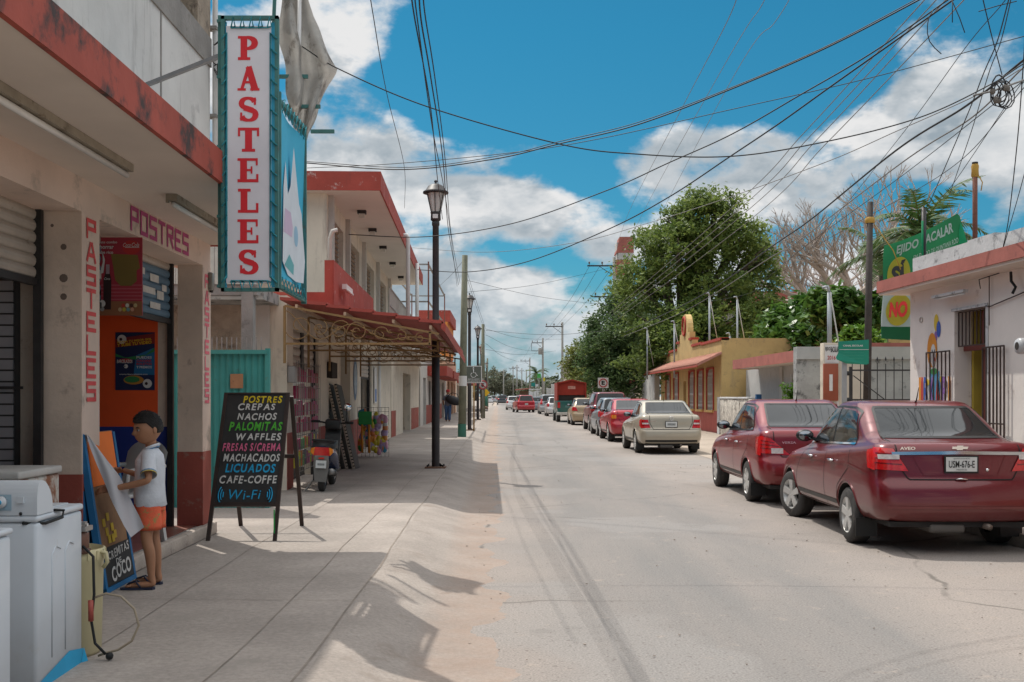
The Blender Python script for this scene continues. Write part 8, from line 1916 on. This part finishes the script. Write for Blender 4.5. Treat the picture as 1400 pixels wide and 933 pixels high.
K = [
 ([(417,223),(550,232),(674,218),(764,197),(871,171),(1000,122),(1129,66),(1257,0),(1330,-40)],17,11,.016,'thick cable from the red roof slab to the top right corner'),
 ([(417,221),(560,229),(690,212),(764,194),(871,168),(1000,120),(1129,64),(1257,-3),(1330,-44)],17,11.2,.010,'thin cable running along the thick one from the red roof slab to the top right'),
 ([(420,230),(540,224),(700,209),(820,190),(1000,150),(1193,106),(1400,50),(1460,36)],18,13,.010,'thin cable rising gently from the red roof slab to the right edge'),
 ([(413,64),(464,95),(584,146),(764,197),(871,211),(1000,214),(1129,194),(1257,161),(1354,116),(1400,87),(1450,60)],11,10,.011,'sagging cable from the torn canvas across the whole street to the right edge'),
 ([(477,321),(580,324),(700,306),(829,261),(914,223),(1000,184),(1096,129),(1193,72),(1296,0),(1340,-30)],22,11,.015,'black cable from under the roof slab crossing behind the lamp to the top right'),
 ([(571,369),(640,372),(721,358),(829,315),(914,270),(1000,213),(1064,170),(1145,112),(1299,3),(1345,-30)],30,11,.015,'black cable passing over the leaning wooden pole to the top right'),
 ([(563,339),(666,345),(786,332),(884,306),(991,272),(1129,222),(1225,180),(1338,129),(1400,92),(1450,66)],34,12,.009,'pale thin cable in front of the huge tree to the right edge'),
 ([(832,430),(993,291),(1100,181),(1264,0),(1300,-40)],62,14,.012,'first of four parallel pale wires fanning over the huge tree, leftmost'),
 ([(836,432),(1002,294),(1108,186),(1280,0),(1316,-40)],62,14,.012,'second of four parallel pale wires fanning over the huge tree'),
 ([(840,434),(1008,300),(1118,190),(1293,0),(1330,-40)],62,14,.012,'third of four parallel pale wires fanning over the huge tree'),
 ([(842,438),(1014,310),(1130,196),(1318,0),(1355,-40)],62,14,.012,'fourth of four parallel pale wires fanning over the huge tree, rightmost'),
 ([(856,454),(954,407),(1057,336),(1109,300),(1225,206),(1321,145),(1400,82),(1450,45)],56,11,.020,'thick twisted service cable from the yellow house up to the right edge'),
 ([(853,460),(935,426),(1054,352),(1086,334),(1234,222),(1330,160),(1400,92),(1450,58)],56,11.3,.014,'lower pale service cable running beside the thick twisted one'),
 ([(974,412),(1025,401),(1048,381),(1110,330),(1234,240),(1400,110)],50,12,.008,'thin wire from the roof masts of the yellow house to the right edge'),
 ([(1270,280),(1321,161),(1345,100),(1363,58),(1379,0),(1388,-40)],16.6,10,.011,'black drop wire from the roof post curving up to the top right, left one'),
 ([(1299,264),(1328,180),(1352,100),(1368,58),(1382,0),(1390,-40)],16.4,10,.009,'black drop wire beside the roof post wire, right one'),
 ([(1344,0),(1356,50),(1370,103)],10,11,.009,'short straight wire from the top edge to the cable splice'),
 ([(1109,340),(1167,267),(1244,170),(1321,64),(1370,6),(1395,-30)],29,10,.008,'steep thin wire from the bare tree to the top right corner'),
 ([(1370,345),(1379,299),(1391,193),(1399,90),(1402,40)],13.5,10,.010,'loose wire hanging down to the roof at the right edge'),
 ([(1370,345),(1400,240),(1420,150)],13.5,11,.008,'loose wire bending off the roof to the right edge'),
 ([(1275,275),(1299,257),(1386,129),(1400,112),(1440,60)],16.6,11,.008,'thin wire from the roof post to the right edge below the splice'),
 ([(1100,345),(1180,300),(1300,230),(1400,120)],34,11,.007,'fine wire passing in front of the bare tree crown'),
 ([(504,-20),(510,20),(529,129),(553,231),(553,285)],9,26,.008,'thin wire dropping from the top edge to the white drain pipe'),
 ([(562,-20),(566,20),(589,150),(598,244),(605,300)],7,20,.010,'wire from the top edge passing just left of the street lamp lantern'),
 ([(572,-20),(576,30),(589,107),(606,223),(614,321),(627,390)],7,36,.011,'first of three bundled wires from the top edge to the leaning wooden pole'),
 ([(578,-20),(581,20),(595,110),(609,223),(617,321),(629,388)],7,36,.009,'second of three bundled wires from the top edge to the leaning wooden pole'),
 ([(566,-20),(571,30),(592,180),(612,290),(625,392)],7,36,.009,'third of three bundled wires from the top edge to the leaning wooden pole'),
 ([(1003,-20),(1000,17),(936,141),(863,283),(845,330)],14,60,.010,'faint wire descending from the top edge to the tower, left of two'),
 ([(1090,-20),(1060,30),(1000,110),(905,290),(880,340)],14,62,.009,'faint wire descending from the top edge behind the huge tree, middle one'),
 ([(1052,-20),(1040,10),(990,90),(890,270),(850,350)],14,62,.009,'faint wire descending from the top edge to the tower, right of two'),
]
for pts, Y0, Y1, r, lab in K: cable(yz(pts, Y0, Y1), r*(1.0 if Y0 < 30 else 1.25), lab, cabl if 'pale' in lab or 'faint' in lab else cab)
# spans along and across the street far away
for i,(a,b,lab) in enumerate((((664,450,68),(768,464,111),'upper span from the second wooden pole to the tall thin pole'),((664,452,68),(835,452,62),'long flat span from the second wooden pole towards the feathery tree'),((664,458,68),(742,482,143),'lower span from the second wooden pole to the bracket pole'),
    ((634,357,37),(664,450,68.6),'span between the two left wooden poles, upper'),((634,366,37),(664,456,68.6),'span between the two left wooden poles, lower'),((636,400,37),(840,365,62),'span from the leaning wooden pole to the crossarm pole'),((600,392,58),(634,356,37),'short span from the two crossarm pole to the leaning pole'),
    ((768,447,111),(838,364,62),'span from the tall thin pole to the crossarm pole, first'),((751,447,111),(806,364,62),'span from the tall thin pole to the crossarm pole, second'),((760,447,111),(820,364,62),'span from the tall thin pole to the crossarm pole, third'),
    ((742,468,143),(768,447,111),'span from the bracket pole to the tall thin pole, first'),((730,468,143),(750,447,111),'span from the bracket pole to the tall thin pole, second'),((723,492,205),(742,468,143),'span from the distant pole to the bracket pole, first'),((713,493,205),(728,468,143),'span from the distant pole to the bracket pole, second'),
    ((705,500,262),(723,493,205),'span between the two farthest crossarms'),((664,470,68),(723,498,205),'low far span from the second wooden pole to a distant pole'),((640,384,37),(860,420,66),'slack span behind the lamp towards the feathery tree'),((664,478,68),(760,480,111),'lowest far span across the street'))):
    m = ((a[0]+b[0])/2, (a[1]+b[1])/2+ (6 if abs(a[0]-b[0]) > 40 else 2), 2/(1/a[2]+1/b[2])); cable([a,m,b], .018 if a[2] > 60 else .012, lab)
# splice cluster and cut ends
g = MB(); random.seed(6)
c_ = P(1370,128,10.5)
for k in range(7): rr = random.uniform(.05,.16); o_ = c_+Vector((random.uniform(-.06,.06),0,random.uniform(-.1,.08))); g.tube([o_+Vector((rr*.6*math.cos(a),.02*math.sin(2*a),rr*math.sin(a))) for a in [2*PI*i/12 for i in range(13)]], .006, cab, 5)
for k in range(5): g.ball(c_+Vector((random.uniform(-.14,.1),0,random.uniform(-.08,.08))), (.03,.02,.035), mat('splice_plastic', (.14,.12,.10), .6), 7)
g.tube([c_+Vector((-.28,0,-.02)),c_+Vector((-.1,0,.02)),c_+Vector((.3,0,.16))], .010, cabl, 5); solo('cable_splice', g, 'knotted cable splice with coiled wires near the right edge of the sky', 'cable splice')
g = MB()
for pts in ([(1302,0),(1302,31)],[(1302,2),(1312,25),(1319,45)],[(1276,14),(1270,24),(1268,35),(1268,46),(1271,57),(1278,66),(1287,74)],[(1338,16),(1365,8),(1390,2)]): g.tube([P(x,y,10.6) for x,y in pts], .005, cab, 5)
solo('cut_wires', g, 'curled loose wire ends hanging at the top right of the sky', 'wires')
